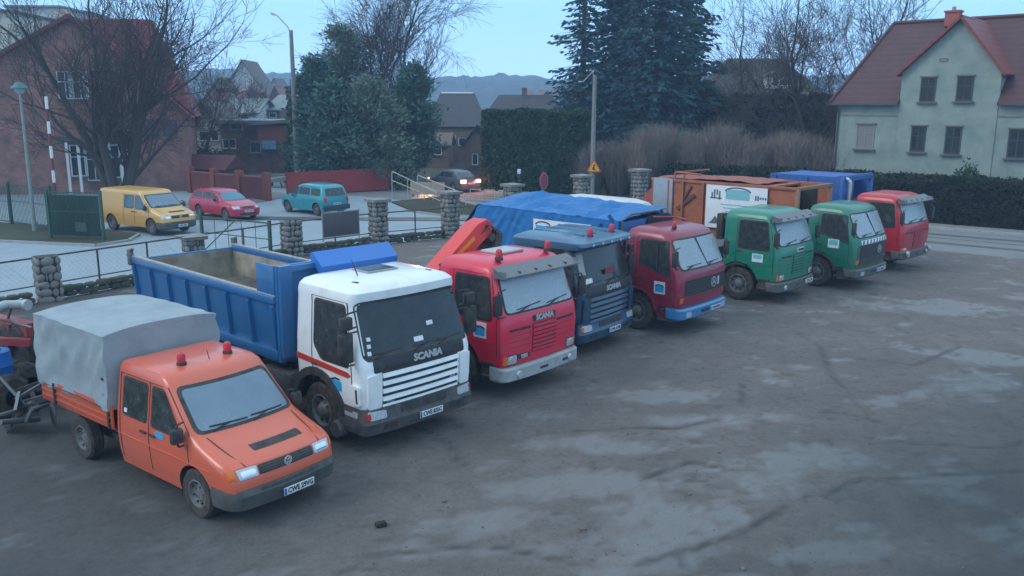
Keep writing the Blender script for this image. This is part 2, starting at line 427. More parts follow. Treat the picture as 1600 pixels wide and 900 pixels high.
def step(root, x0, x1, z0, z1, y=1.17, n=2):
    for s in (1, -1):
        m = MB(); m.box(((x0+x1)/2, s*(y-.16), (z0+z1)/2), (x1-x0, .26, z1-z0), ch=.03)
        for k in range(n): m.box(((x0+x1)/2, s*(y-.02), z0+.04+(z1-z0)*k/n), (x1-x0-.08, .1, .035), ch=.008)
        m.build('footstep', CHAS, root)
def visor(root, x, z, hw, m, d=.38, drop=.16):
    mb = MB(); n = 8; vs = []
    for i in range(n+1):
        y = -hw+2*hw*i/n; c = 1-.05*(y/hw)**2
        for p in ((x, z), (x+d*c, z-drop), (x+d*c, z-drop-.03), (x, z-.03)): vs.append((p[0], y, p[1]))
    fs = []
    for i in range(n):
        for k in range(4): fs.append((i*4+k, i*4+(k+1) % 4, i*4+4+(k+1) % 4, i*4+4+k))
    fs += [(0, 1, 2, 3), (n*4+3, n*4+2, n*4+1, n*4)]; mb.add(vs, fs)
    for s in (-1, 1): mb.box((x+d*.45, s*(hw-.03), z-drop*.6-.04), (d*.8, .02, .14))
    v = mb.build('sun_visor', m, root)
    for y in (-.7, -.2, .25, .75): MB().box((x+d*.5, y, z-drop*.5-.045), (d*.7, .025, .05)).build('visor_bracket', CHAS, v)

def scania3(name, label, cat, loc, rz, col, plate_txt, glass, bumper_m, group, letters=True, visor_m=None, beac=(), sticker=True, bz=.40, hatch=True, model=None, belt_gap=True):
    root = thing(name, label, cat, loc, rz, group)
    S = [(.70, -.09, -1.92, 1.17, .05, .10, .10, 0), (1.0, -.07, -1.93, 1.19, .05, .11, .12, 0), (1.30, -.05, -1.95, 1.20, .05, .12, .12, 0), (1.66, -.08, -1.95, 1.19, .06, .12, .13, 0),
         (1.74, -.11, -1.95, 1.18, .06, .12, .13, 0), (2.46, -.36, -1.95, 1.13, .07, .13, .15, 0), (2.58, -.42, -1.93, 1.10, .07, .14, .16, 0), (2.66, -.50, -1.90, 1.04, .07, .16, .18, 0), (2.72, -.64, -1.80, .92, .07, .2, .2, 0), (2.75, -.95, -1.5, .6, .05, .2, .2, 0)]
    H = cab_base(root, S, col)
    screen(root, H, 1.04, 0, 1.76, 2.44, glass, .05)
    side_windows(root, H, [(-1.42, 1.62), (-.42, 1.62), (-.55, 2.42), (-1.42, 2.42)], quarter=None)
    sideline(root, H, [(-1.5, .98), (-1.5, 2.5), (-.50, 2.5), (-.28, 1.7), (-.28, .9)])
    sideline(root, H, [(-1.9, 1.42), (-.25, 1.42)], name='side_crease', wd=.02, m=col); sideline(root, H, [(-1.9, 1.15), (-.25, 1.15)], name='side_crease', wd=.02, m=col)
    handle(root, H, -1.38, 1.52)
    # front panel: letter strip, black intake slots and the ribbed centre grille
    pat(H, 'F', rect(-1.02, -.42, 1.39, 1.44), 'intake_slot', BLK, root, r=.02); pat(H, 'F', rect(.42, 1.02, 1.39, 1.44), 'intake_slot', BLK, root, r=.02)
    g = pat(H, 'F', rect(-.36, .40, .86, 1.46), 'grille', BLK, root, off=.006, r=.03)
    for i in range(7): pat(H, 'F', rect(-.35, .39, .88+i*.084, .934+i*.084), 'grille_bar', col, g, off=.022, r=.01)
    for z in (1.30, 1.18, 1.06):
        for a, b in ((-1.05, -.40), (.44, 1.05)): pat(H, 'F', rect(a, b, z-.005, z+.005), 'panel_crease', CHAS, root, off=.002, r=0)
    if letters:
        b = pat(H, 'F', rect(-.34, .38, 1.50, 1.62), 'badge_strip', BLK, root, off=.012, r=.02)
        text('SCANIA', .155, SILVER, b, (H.front(0, 1.56)+.018, .02, 1.558), bold=.006, sx=1.0)
    if model: 
        b = pat(H, 'F', rect(-.80, -.42, .80, .90), 'model_badge', BLK, root, off=.01, r=.01)
        text(model, .11, SILVER, b, (H.front(.6, .85)+.03, -.61, .848), bold=.004)
    lamp(root, H, .93, .82, .24, .17)
    for s in (1, -1): pat(H, 'F', rect(s*1.1-.045, s*1.1+.045, .735, .905), 'indicator', AMBER, root, off=.014, r=.01)
    bm = Hull([(bz-.02, -.04, -.50, 1.19, .07, .16, .16, 0), (bz+.02, .02, -.5, 1.22, .07, .16, .16, 0), (bz+.24, .02, -.5, 1.22, .07, .16, .16, 0), (bz+.28, -.03, -.5, 1.2, .07, .16, .16, 0)])
    bp = bm.mesh(MB()).build('bumper', bumper_m, root)
    pat(bm, 'F', rect(-.2, .05, bz+.1, bz+.15), 'bumper_slot', BLK, bp, r=.01); pat(bm, 'F', rect(.55, .8, bz+.1, bz+.15), 'bumper_slot', BLK, bp, r=.01)
    for s in (-1, 1):
        MB().lathe([(.001, .02), (.06, .02), (.075, 0), (.08, -.04)], (bm.front(s*.82, bz+.12)+.01, s*.82, bz+.12), 'X', 16).build('fog_lamp', CHROME, bp)
    if plate_txt: plate(root, .035, bz+.13, plate_txt, y=.35)
    wiper(root, H, -.75, 1.80, -.05, 1.86); wiper(root, H, .15, 1.80, .85, 1.86)
    if visor_m: visor(root, -.42, 2.66, 1.17, visor_m)
    if hatch: MB().box((-1.2, .0, 2.775), (.55, .75, .05), ch=.015).build('roof_hatch', mat('hatch_pale', (.5, .5, .52), .5, c2=DUST, scale=5, amt=.4), root)
    for y in beac: beacon(root, -.62, y, 2.73)
    for s in (-1, 1): mirror(root, -.12, s*1.34, 1.98)
    if sticker: decal(root, H, -.72, 1.38, .34, .32)
    step(root, -.76, -.30, .42, .98); fender(root, -1.4, .60, .64, .85, 1.2, CHAS, 70, 170)
    axle_pair(root, -1.4)
    MB().tube([(-1.96, -.9, 1.0), (-1.98, -.9, 2.3), (-2.1, -.9, 2.5)], .06, 10).build('air_intake', CHAS, root)
    return root, H

def scania4(name, label, cat, loc, rz, col, slat, plate_txt, glass, group, roofm=None, beac=(), bump=None):
    root = thing(name, label, cat, loc, rz, group)
    S = [(.78, -.07, -2.0, 1.18, .06, .12, .13, 0), (1.0, -.05, -2.02, 1.20, .06, .12, .13, 0), (1.5, -.03, -2.04, 1.21, .06, .13, .14, 0), (1.64, -.06, -2.04, 1.20, .07, .13, .14, 0),
         (1.70, -.10, -2.04, 1.20, .07, .13, .14, 0), (2.50, -.36, -2.03, 1.14, .08, .14, .15, 0)]
    if roofm is None: S += [(2.60, -.34, -2.02, 1.15, .08, .15, .15, 0), (2.70, -.34, -2.0, 1.13, .08, .16, .16, 0), (2.77, -.42, -1.96, 1.06, .08, .18, .18, 0), (2.82, -.62, -1.85, .92, .08, .2, .2, 0), (2.845, -1.0, -1.6, .6, .06, .2, .2, 0)]
    else: S += [(2.56, -.38, -2.02, 1.12, .08, .15, .15, 0)]
    H = cab_base(root, S, col, ra=.70, zlow=1.0)
    screen(root, H, 1.10, 0, 1.66, 2.52, glass, .05)
    side_windows(root, H, [(-1.45, 1.74), (-1.22, 1.50), (-.48, 1.50), (-.52, 1.8), (-.62, 2.48), (-1.45, 2.48)])
    sideline(root, H, [(-1.52, 1.05), (-1.55, 2.55), (-.55, 2.55), (-.40, 1.5), (-.40, .9)]); handle(root, H, -1.45, 1.36)
    # black panel under the screen, bright slats below
    p = pat(H, 'F', rect(-1.0, 1.0, 1.42, 1.63), 'badge_panel', mat('grille_dark', (.03, .034, .04), .45), root, off=.008, r=.05)
    text('SCANIA', .17, SILVER, p, (H.front(.1, 1.54)+.02, .12, 1.535), bold=.008, sx=1.05)
    for s in (-1, 1): pat(H, 'F', rect(s*.82-.09, s*.82+.09, 1.45, 1.58), 'grab_recess', BLK, p, off=.013, r=.02)
    g = pat(H, 'F', rect(-.84, .84, .60+.19, 1.42), 'grille', BLK, root, off=.005, r=.02)
    for i in range(5):
        z = .82+i*.135
        mb = MB(); y1 = .84
        for k in range(8):
            ya, yb = -y1+2*y1*k/8, -y1+2*y1*(k+1)/8
            A = Vector((H.front(ya, z)+.045, ya, z)); B = Vector((H.front(yb, z)+.045, yb, z))
            mb.add([A+Vector((0, 0, -.035)), B+Vector((0, 0, -.035)), B+Vector((-.02, 0, .035)), A+Vector((-.02, 0, .035)), A+Vector((-.05, 0, -.035)), B+Vector((-.05, 0, -.035)), B+Vector((-.06, 0, .035)), A+Vector((-.06, 0, .035))],
                   [(0, 1, 2, 3), (4, 7, 6, 5), (0, 4, 5, 1), (3, 2, 6, 7), (0, 3, 7, 4), (1, 5, 6, 2)])
        mb.build('grille_slat', slat, g)
    if roofm is None: text('94G', .09, mat('badge_grey', (.4, .42, .45), .4), g, (H.front(-.6, .8)+.01, -.68, .888), bold=.002); text('260', .085, mat('badge_grey', (.4, .42, .45), .4), g, (H.front(.6, 1)+.01, .70, 1.02), bold=.002)
    for s in (-1, 1):
        c = pat(H, 'F', rect(s*1.0-.13, s*1.0+.13, .82, 1.40), 'corner_panel', slat, root, off=.05, r=.05)
        c2 = pat(H, 'R' if s < 0 else 'L', rect(-.42, -.18, .88, 1.22), 'air_deflector', slat, root, off=.05, r=.04)
        pat(H, 'R' if s < 0 else 'L', rect(-.25, -.21, .93, 1.17), 'deflector_slot', BLK, c2, off=.058, r=.01)
    BM = mat('bumper_grey', (.045, .05, .055), .6, c2=DUST, scale=6, amt=.4)
    BM = bump or BM
    bm = Hull([(.34, -.10, -.75, 1.16, .07, .15, .15, 0), (.38, 0, -.8, 1.22, .07, .15, .15, 0), (.58, .03, -.85, 1.24, .07, .15, .15, 0), (.62, .01, -.85, 1.225, .07, .14, .15, 0), (.82, -.02, -.85, 1.21, .07, .13, .14, 0)])
    bp = bm.mesh(MB()).build('bumper', BM, root)
    for s in (-1, 1):
        l = pat(bm, 'F', [(s*.80, .64), (s*1.12, .64), (s*1.14, .79), (s*.80, .77)][::s], 'headlight', CHROME, root, off=.012, r=.03)
        pat(bm, 'F', rect(s*1.135-.035, s*1.135+.035, .66, .76), 'indicator', AMBER if roofm else REDL, l, off=.018, r=.01)
        pat(bm, 'R' if s < 0 else 'L', rect(-.6, -.25, .66, .76), 'side_lamp', CHROME if roofm is None else BLK, bp, off=.01, r=.02)
        pat(bm, 'F', rect(s*.72-.14, s*.72+.14, .44, .54), 'fog_recess', BLK, bp, off=.006, r=.02)
    pat(bm, 'F', rect(-.5, .5, .66, .80), 'lower_intake', BLK, bp, off=.01, r=.02)
    if plate_txt: plate(root, .05, .52, plate_txt, y=.12)
    for y0, y1 in ((-.95, -.35), (-.15, .45), (.4, .98)): wiper(root, H, y0, 1.72, y1, 1.74)
    if roofm is None:
        h = MB().box((-1.35, .05, 2.855), (.5, .66, .045), ch=.012).build('roof_hatch', mat('hatch_frame', (.3, .31, .33), .5), root)
        MB().box((-1.35, .05, 2.88), (.42, .58, .01)).build('hatch_glass', GLASS_D, h)
        for y in (-.82, .78): MB().box((-.75, y, 2.80), (.13, .06, .06), rz=.3, ch=.01).build('roof_marker', BLK, root)
        MB().cone((-1.1, -.5, 2.82), (-1.25, -.52, 3.1), .012, .006, 6).build('antenna', BLK, root)
    else:
        # added roof shell that overhangs the screen as a wide visor
        RH = Hull([(2.52, -.14, -2.06, 1.18, .05, .16, .16, 0), (2.60, -.04, -2.08, 1.20, .05, .18, .18, 0), (2.68, -.06, -2.08, 1.20, .05, .2, .2, 0), (2.74, -.3, -2.02, 1.12, .05, .25, .25, 0), (2.80, -.9, -1.9, .9, .05, .25, .25, 0)])
        r_ = RH.mesh(MB()).build('roof_visor', roofm, root)
        for y in (-.5, 0, .5): MB().bar((-.5, y, 2.775), (-1.9, y, 2.815), .05, .03).build('roof_rib', roofm, r_)
        for y in (-.8, -.4, 0, .4, .8): MB().lathe([(.001, .012), (.03, .01), (.035, 0)], (-.03, y, 2.62), 'X', 10).build('marker_lamp', CHROME, r_)
        pl = pat(H, 'F', rect(-.98, -.66, 1.72, 1.84), 'windscreen_sign', PLATE, root, off=.022, r=.01)
        MB().box((-.1, .05, 1.93), (.01, .4, .12)).build('windscreen_card', mat('red_card', (.35, .03, .05), .5), pl)
        sp = pat(H, 'F', [(-1.06, 1.9), (-.85, 1.9), (-.8, 2.4), (-1.0, 2.4)], 'windscreen_curtain', mat('curtain', (.35, .36, .36), .8), root, off=.02, r=.02)
    for y in beac: beacon(root, -.42, y, 2.80 if roofm is None else 2.72)
    for s in (-1, 1):
        mirror(root, -.30, s*1.38, 1.88, h=.50, w_=.26, d=.12); mirror(root, -.30, s*1.36, 2.28, h=.22, w_=.24, d=.10)
    step(root, -.74, -.34, .42, 1.0, y=1.2); fender(root, -1.4, .66, .80, .80, 1.235, mat('arch_black', (.03, .032, .035), .6, c2=DUST, scale=6, amt=.3), 8, 172)
    axle_pair(root, -1.4)
    return root, H

def merc(name, label, cat, loc, rz, col, plate_txt, glass, group, bumper_m, lower=None, chevron=False, beac=(), fend=None):
    root = thing(name, label, cat, loc, rz, group)
    S = [(.74, -.12, -1.80, 1.16, .06, .14, .14, 0), (1.0, -.08, -1.82, 1.19, .06, .16, .16, 0), (1.55, -.05, -1.85, 1.20, .07, .18, .18, 0), (1.68, -.10, -1.85, 1.19, .08, .2, .2, 0),
         (2.42, -.40, -1.85, 1.12, .10, .22, .22, 0), (2.54, -.47, -1.83, 1.09, .10, .24, .24, 0), (2.62, -.58, -1.79, 1.02, .10, .26, .26, 0), (2.68, -.78, -1.68, .86, .09, .28, .28, 0), (2.70, -1.0, -1.5, .6, .07, .28, .28, 0)]
    H = cab_base(root, S, col, xw=-1.44, ra=.68)
    screen(root, H, 1.05, 0, 1.72, 2.42, glass, .04)
    side_windows(root, H, [(-1.36, 1.78), (-.95, 1.70), (-.42, 1.52), (-.50, 1.9), (-.58, 2.38), (-1.36, 2.38)])
    MB().bar((-.82, -H.side(-.82, 1.7)-.02, 1.66), (-.82, -H.side(-.82, 2.3)-.02, 2.36), .03, .03).build('window_post', BLK, root)
    sideline(root, H, [(-1.46, 1.0), (-1.46, 2.46), (-.58, 2.46), (-.40, 1.5), (-.40, .9)]); handle(root, H, -1.36, 1.42)
    DG = mat('grille_dark', (.03, .034, .04), .45)
    if lower: pat(H, 'F', rect(-1.1, 1.1, .80, 1.46), 'front_panel', lower, root, off=.006, r=.04)
    g = pat(H, 'F', rect(-.98, 1.02, 1.04, 1.44), 'grille', DG, root, off=.012, r=.04)
    for i in range(5): pat(H, 'F', rect(-.95, .99, 1.08+i*.07, 1.10+i*.07), 'grille_bar', mat('grille_bar', (.06, .065, .07), .5), g, off=.02, r=0)
    # three pointed star in a ring
    st = MB(); cx, cy, cz = H.front(.35, 1.24)+.04, .35, 1.25
    for k in range(20):
        a, b = 2*math.pi*k/20, 2*math.pi*(k+1)/20
        st.bar((cx, cy+.125*math.cos(a), cz+.125*math.sin(a)), (cx, cy+.125*math.cos(b), cz+.125*math.sin(b)), .014, .014)
    for a in (90, 210, 330):
        st.cone((cx, cy, cz), (cx, cy+.12*math.cos(R(a)), cz+.12*math.sin(R(a))), .024, .004, 4)
    st.build('star_badge', SILVER, g)
    if name.startswith('flat') or not chevron:
        MB().box((cx-.02, .62, 1.25), (.02, .08, .22), ch=.008).build('maker_badge', SILVER, g)
    bm = Hull([(.42, -.06, -.55, 1.17, .06, .14, .16, 0), (.47, 0, -.55, 1.21, .06, .15, .16, 0), (.68, .01, -.55, 1.21, .06, .15, .16, 0), (.73, -.04, -.55, 1.18, .06, .15, .16, 0)])
    bp = bm.mesh(MB()).build('bumper', bumper_m, root)
    for s in (-1, 1):
        l = pat(bm, 'F', rect(s*.88-.11, s*.88+.11, .50, .64), 'headlight', CHROME, root, off=.012, r=.04)
        pat(H, 'F', rect(s*1.06-.05, s*1.06+.05, .86, 1.0), 'indicator', AMBER, root, off=.014, r=.01)
    pat(bm, 'F', rect(-.3, .1, .53, .62), 'bumper_slot', BLK, bp, off=.006, r=.02)
    if plate_txt: plate(root, .02, .57, plate_txt, y=.42)
    wiper(root, H, -.85, 1.78, -.2, 1.80); wiper(root, H, .1, 1.78, .75, 1.80)
    MB().bar((H.front(.25, 1.75)+.02, .12, 1.74), (H.front(0, 2.4)+.02, -.12, 2.42), .03, .02).build('screen_strut', BLK, root)
    if chevron:
        cb = pat(H, 'F', rect(-.95, .95, 1.49, 1.62), 'warning_board', WHITE, root, off=.012, r=.01)
        for i in range(8): pat(H, 'F', [(-.9+i*.235, 1.50), (-.80+i*.235, 1.50), (-.74+i*.235, 1.61), (-.84+i*.235, 1.61)], 'warning_stripe', mat('stripe_dark', (.10, .02, .03), .5), cb, off=.016, r=0)
    for y in beac: beacon(root, -.75, y, 2.67, .8)
    for s in (-1, 1): mirror(root, -.22, s*1.32, 2.02, h=.40, w_=.2)
    step(root, -.78, -.30, .36, .9, n=2)
    fender(root, -1.44, .62, .69, .84, 1.23, fend or CHAS, 10, 165)
    axle_pair(root, -1.44)
    return root, H

GRP = 'trucks parked side by side in the yard row'
RED = paint('scania_red', (.74, .015, .06), .3, .35)
RED2 = paint('far_red', (.50, .012, .03), .3, .4)
CRIM = paint('crimson_paint', (.27, .012, .045), .35, .35)
GRN = paint('green_paint', (.004, .20, .125), .3, .4)
GRN2 = paint('dark_green_paint', (.003, .17, .11), .35, .42)
WHT = paint('white_paint', (.84, .86, .86), .22, .3)
NAVY = paint('navy_paint', (.012, .055, .115), .25, .3)
NAVYL = paint('navy_roof', (.045, .14, .24), .3, .5)
BLUE = paint('tipper_blue', (.014, .135, .34), .25, .4)
BLUEL = paint('bright_blue', (.015, .17, .55), .2, .45)
ORG = paint('van_orange', (.68, .125, .065), .2, .28)
GREYB = mat('grey_bumper', (.40, .41, .42), .5, c2=(.2, .19, .18), scale=5, amt=.6)
VIS = mat('grey_visor', (.13, .145, .16), .45, c2=(.22, .22, .22), scale=4, amt=.6)

# ---- white tipper
root, H = scania4('tipper_truck', 'white cab tipper truck with red side stripe and long blue tipping body', 'truck', (-1.50, 14.05, 0), R(-43.5), WHT, WHT, 'CWE 83SC', GLASS_D, GRP)
for f in ('R', 'L'): pat(H, f, [(-2.0, 1.36), (-.50, 1.30), (-.42, 1.35), (-.50, 1.40), (-2.0, 1.47)], 'red_stripe', mat('stripe_red', (.55, .05, .03), .4), root, off=.010, r=.02)
d = pat(H, 'R', rect(-1.0, -.70, 1.02, 1.19), 'door_sticker', CYAN, root, off=.011, r=.02)
MB().bar((-.98, -1.215, 1.19), (-.86, -1.215, 1.23), .006, .03).bar((-.86, -1.215, 1.23), (-.74, -1.215, 1.22), .006, .03).build('sticker_arch', INK, d)
for y, z in ((-1.02, 1.72), (-1.0, 1.83), (-.98, 1.94)): pat(H, 'F', rect(y-.035, y+.035, z, z+.06), 'screen_sticker', WHITE, root, off=.02, r=.01)
pat(H, 'F', rect(-.10, .10, 1.78, 1.86), 'screen_paper', WHITE, root, off=.019, r=.01); pat(H, 'F', rect(.24, .38, 2.0, 2.07), 'screen_paper', WHITE, root, off=.019, r=.01)
chassis(root, -8.3); axle_pair(root, -5.6, dual=True); axle_pair(root, -7.0, dual=True)
def tipper_body(root, x0, x1, z0, z1, zh, m):
    inside = mat('worn_tipper_steel', (.40, .35, .27), .75, c2=(.20, .17, .135), scale=1.8, amt=.9, bump=.3, bscale=6, thr=(.35, .62))
    rim = mat('bare_rim', (.42, .41, .38), .6, c2=(.2, .14, .1), scale=14, amt=.8)
    b = MB().box(((x0+x1)/2, 0, z0), (x0-x1, 2.36, .1)).build('tipper_floor', inside, root)
    for s in (1, -1):
        sd_ = MB().add([(x0, s*1.16, z0), (x1, s*1.16, z0), (x1, s*1.25, z1), (x0, s*1.25, z1), (x0, s*1.10, z0), (x1, s*1.10, z0), (x1, s*1.19, z1), (x0, s*1.19, z1)],
                   [(0, 1, 2, 3), (4, 7, 6, 5), (0, 4, 5, 1), (3, 2, 6, 7), (0, 3, 7, 4), (1, 5, 6, 2)]).build('side_board', m, root)
        n = 7
        for i in range(n+1):
            x = x0-.1+(x1-x0+.2)*i/n
            MB().add([(x+a, s*(y), z) for z, y in ((z0, 1.163), (z1-.12, 1.236)) for a in (-.05, .05)]+[(x+a*.7, s*(y+.07), z) for z, y in ((z0+.02, 1.163), (z1-.16, 1.236)) for a in (-.05, .05)],
                     [(4, 5, 7, 6), (0, 4, 6, 2), (1, 3, 7, 5), (2, 6, 7, 3), (0, 1, 5, 4)]).build('side_rib', m, sd_)
        MB().box(((x0+x1)/2, s*1.235, z1-.03), (x0-x1, .13, .15), ch=.02).build('top_rail', m, sd_)
        MB().box(((x0+x1)/2, s*1.225, z1+.055), (x0-x1+.02, .10, .025), ch=.006).build('worn_rim', rim, sd_)
        MB().box(((x0+x1)/2, s*1.19, z0+.0), (x0-x1, .15, .2), ch=.02).build('bottom_rail', m, sd_)
        MB().add([(x0-.02, s*1.095, z0+.06), (x1, s*1.095, z0+.06), (x1, s*1.183, z1-.02), (x0-.02, s*1.183, z1-.02)], [(0, 1, 2, 3)]).build('inner_lining', inside, sd_)
    hb = MB().add([(x0, -1.25, z0-.1), (x0, 1.25, z0-.1), (x0+.0, 1.25, zh), (x0+.0, -1.25, zh), (x0+.08, -1.25, z0-.1), (x0+.08, 1.25, z0-.1), (x0+.08, 1.25, zh), (x0+.08, -1.25, zh)],
             [(0, 1, 2, 3), (4, 7, 6, 5), (0, 4, 5, 1), (3, 2, 6, 7), (0, 3, 7, 4), (1, 5, 6, 2)])
    hb.box((x0+.12, -1.12, (z0+zh)/2), (.10, .24, zh-z0)).box((x0+.12, 1.12, (z0+zh)/2), (.10, .24, zh-z0)).box((x0+.12, 0, zh-.06), (.11, 2.1, .1))
    hb = hb.build('headboard', m, root)
    for s in (-1, 1): MB().box((x0-.3, s*1.245, (z1+zh)/2), (.6, .05, zh-z1), ch=.01).build('headboard_wing', m, hb)
    MB().box((x0-.01, 0, (z0+zh)/2), (.012, 2.3, zh-z0-.1)).build('inner_lining', inside, hb)
    t = MB().box((x1, 0, (z0+z1)/2-.02), (.08, 2.36, z1-z0), ch=.01).build('tailgate', m, root)
    MB().box((x1+.05, 0, (z0+z1)/2-.02), (.012, 2.3, z1-z0-.06)).build('inner_lining', inside, t)
    for s in (-1, 1): MB().box((x1-.02, s*1.27, z1+.02), (.16, .1, .36), ch=.02).bar((x1+.1, s*1.26, z1+.22), (x1-.1, s*1.30, z1+.05), .05, .05).build('tailgate_hinge', STEEL, t)
    return root
tipper_body(root, -2.55, -8.55, 1.25, 2.32, 2.92, BLUE)
MB().prism([(-2.18, 2.74), (-2.24, 2.70), (-2.52, 2.98), (-2.50, 3.08), (-2.44, 3.10), (-2.16, 2.86)], 'Y', -.52, 1.22).build('headboard_canopy', BLUEL, root, smooth=False)
sand = MB(); N_ = 26; vs = []
for i in range(N_+1):
    for j in range(13):
        x = -2.7-5.75*i/N_; y = -1.08+2.16*j/12
        vs.append((x, y, 1.32+.38*math.exp(-((x+7.6)/1.2)**2)+.10*noise.noise(Vector((x*2, y*2, 3)))+.05*noise.noise(Vector((x*7, y*7, 3)))))
sand.add(vs, [(i*13+j, i*13+j+1, (i+1)*13+j+1, (i+1)*13+j) for i in range(N_) for j in range(12)]).build('sand_residue', mat('sand_residue', (.13, .115, .095), .9, c2=(.06, .055, .05), scale=3, amt=.8, bump=.5, bscale=14), root)
MB().lathe([(.0, -.10), (.14, -.10), (.16, 0), (.14, .1), (0, .1)], (-.8, -1.2, .35), 'Y', 12).build('air_cylinder', STEEL, root)

# ---- red crane truck
root, H = scania3('crane_truck', 'bright red flat-nosed truck with grey visor and orange loading crane behind its cab', 'truck', (.70, 16.85, 0), R(-41), RED, None, GLASS_P, GREYB, GRP, visor_m=VIS, beac=(-.75, .78), model='93H')
chassis(root, -7.4); axle_pair(root, -5.3, dual=True)
MB().box((-5.2, 0, 1.12), (4.3, 2.4, .14)).box((-5.2, -1.2, 1.38), (4.3, .05, .42)).box((-5.2, 1.2, 1.38), (4.3, .05, .42)).box((-7.35, 0, 1.38), (.05, 2.4, .42)).build('flatbed', mat('bed_grey', (.10, .11, .12), .7, c2=DUST, amt=.6), root)
CR = mat('crane_orange', (.80, .05, .045), .38, c2=DUST, scale=4, amt=.3)
cr_ = MB().box((-2.45, 0, 1.15), (.5, 2.2, .35), ch=.03).cone((-2.45, -.75, 1.3), (-2.45, -.75, 2.25), .2, .17, 14).build('crane_base', CR, root)
bm_ = MB(); 
bm_.prism([(-1.28, 2.00), (-1.0, 1.83), (.84, 2.94), (.92, 3.12), (.72, 3.26), (.42, 3.18)], 'X', -2.70, -2.28).build('crane_boom', CR, root)
MB().prism([(-.72, 2.22), (.30, 2.85), (.26, 2.93), (-.76, 2.30)], 'X', -2.275, -2.26).build('boom_stripe', mat('crane_yellow', (.80, .30, .03), .4), root)
MB().cone((-2.27, .68, 3.10), (-2.24, .68, 3.10), .05, .05, 12).build('boom_pin', BLK, root)
MB().prism([(.62, 3.0), (.88, 2.95), (1.2, 2.3), (1.0, 2.2)], 'X', -2.72, -2.5).prism([(.95, 3.02), (1.15, 2.9), (.95, 2.2), (.8, 2.25)], 'X', -2.4, -2.2).cone((-2.75, .8, 2.85), (-2.2, .8, 2.85), .09, .09, 12).tube([(-2.3, .5, 2.95), (-2.2, .75, 3.12), (-2.2, 1.0, 2.9), (-2.25, 1.05, 2.4)], .022, 6).tube([(-2.4, .4, 2.95), (-2.3, .7, 3.2), (-2.3, 1.1, 2.95), (-2.3, 1.1, 2.3)], .022, 6).tube([(-2.5, .0, 2.3), (-2.5, .9, 2.6)], .07, 10).build('crane_knuckle', mat('crane_grey', (.05, .05, .06), .6, c2=DUST, amt=.5), root)

# ---- navy truck with blue refuse body
root, H = scania4('flatbed_truck', 'dark blue truck with light blue overhanging roof visor and red beacons', 'truck', (2.36, 19.85, 0), R(-37.5), NAVY, NAVY, 'CWE 47XR', GLASS_D, GRP, roofm=NAVYL, beac=(-.35, .62), bump=NAVY)
chassis(root, -7.2); axle_pair(root, -5.2, dual=True)
MB().box((-4.8, 0, 1.12), (4.4, 2.3, .14)).build('flatbed', mat('bed_grey', (.10, .11, .12), .7, c2=DUST, amt=.6), root)
TARP = mat('blue_tarp', (.014, .17, .44), .5, c2=(.012, .11, .33), scale=2.5, amt=.6, bump=.5, bscale=4)
def skin(root, name, P00, P10, P11, P01, m, nu=30, nv=14, amp=.03, seed=0, off=(0, -1, 0), parent=None, fr=(2.2, .7)):
    "wrinkled cloth or dented sheet over four corners"
    a, b, c, d_ = map(Vector, (P00, P10, P11, P01)); vs = []; nrm = (b-a).cross(d_-a).normalized()
    if nrm.dot(Vector(off)) < 0: nrm = -nrm
    for j in range(nv+1):
        for i in range(nu+1):
            u, v = i/nu, j/nv; p = a*(1-u)*(1-v)+b*u*(1-v)+c*u*v+d_*(1-u)*v
            e = min(1, 6*min(u, 1-u))*min(1, 5*min(v, 1-v))
            q = noise.noise(Vector((u*8*fr[0]+v*3, v*3*fr[1]+seed, seed)))+.5*noise.noise(Vector((u*19+seed, v*9, 2)))
            vs.append(p+nrm*amp*q*(.25+.75*e))
    n = nu+1; t = [v-nrm*.02 for v in vs]; k = len(vs)
    fs = [(j*n+i, j*n+i+1, (j+1)*n+i+1, (j+1)*n+i) for j in range(nv) for i in range(nu)]
    fs2 = [tuple(q+k for q in f[::-1]) for f in fs]
    return MB().add(vs+t, fs+fs2).build(name, m, parent or root)

# ---- crimson truck
root, H = merc('refuse_truck', 'crimson truck with bright blue bumper and black grille, blue tarpaulin-covered body behind', 'truck', (5.08, 21.75, 0), R(-41.5), CRIM, 'CWE 05PX', GLASS_P, GRP, paint('bumper_blue', (.03, .20, .42), .3, .4), beac=(-.55,), fend=CRIM)
decal(root, H, -.72, 1.22, .32, .32)
MB().box((-.45, -1.0, .55), (.55, .3, .28), ch=.04).build('step_box', CRIM, root)
chassis(root, -7.8); axle_pair(root, -5.2, dual=True); axle_pair(root, -6.5, dual=True)
bx0, bx1 = -2.02, -7.9
MB().prism([(bx0, 1.1), (bx1+1.2, 1.1), (bx1, 1.4), (bx1+.2, 2.2), (bx1+1.0, 2.82), (bx0, 2.76)], 'Y', -1.17, 1.17).build('refuse_body', mat('body_blue', (.012, .15, .40), .5, c2=DUST, amt=.25), root)
skin(root, 'tarpaulin_side', (bx0, -1.21, 1.3), (bx1+.2, -1.21, 1.5), (bx1+.8, -1.21, 2.86), (bx0, -1.21, 2.80), TARP, amp=.06, seed=3, nu=90, nv=20, fr=(4.5, .4))
skin(root, 'tarpaulin_top', (bx0, -1.22, 2.80), (bx1+.8, -1.22, 2.86), (bx1+.9, 1.2, 3.10), (bx0, 1.2, 2.96), TARP, amp=.17, seed=8, off=(0, 0, 1), nu=60, nv=24)
skin(root, 'tarpaulin_rear', (bx1+.8, -1.22, 2.86), (bx1-.05, -1.22, 1.9), (bx1-.05, 1.2, 1.9), (bx1+.9, 1.2, 3.08), TARP, amp=.06, seed=12, off=(-1, 0, 1))
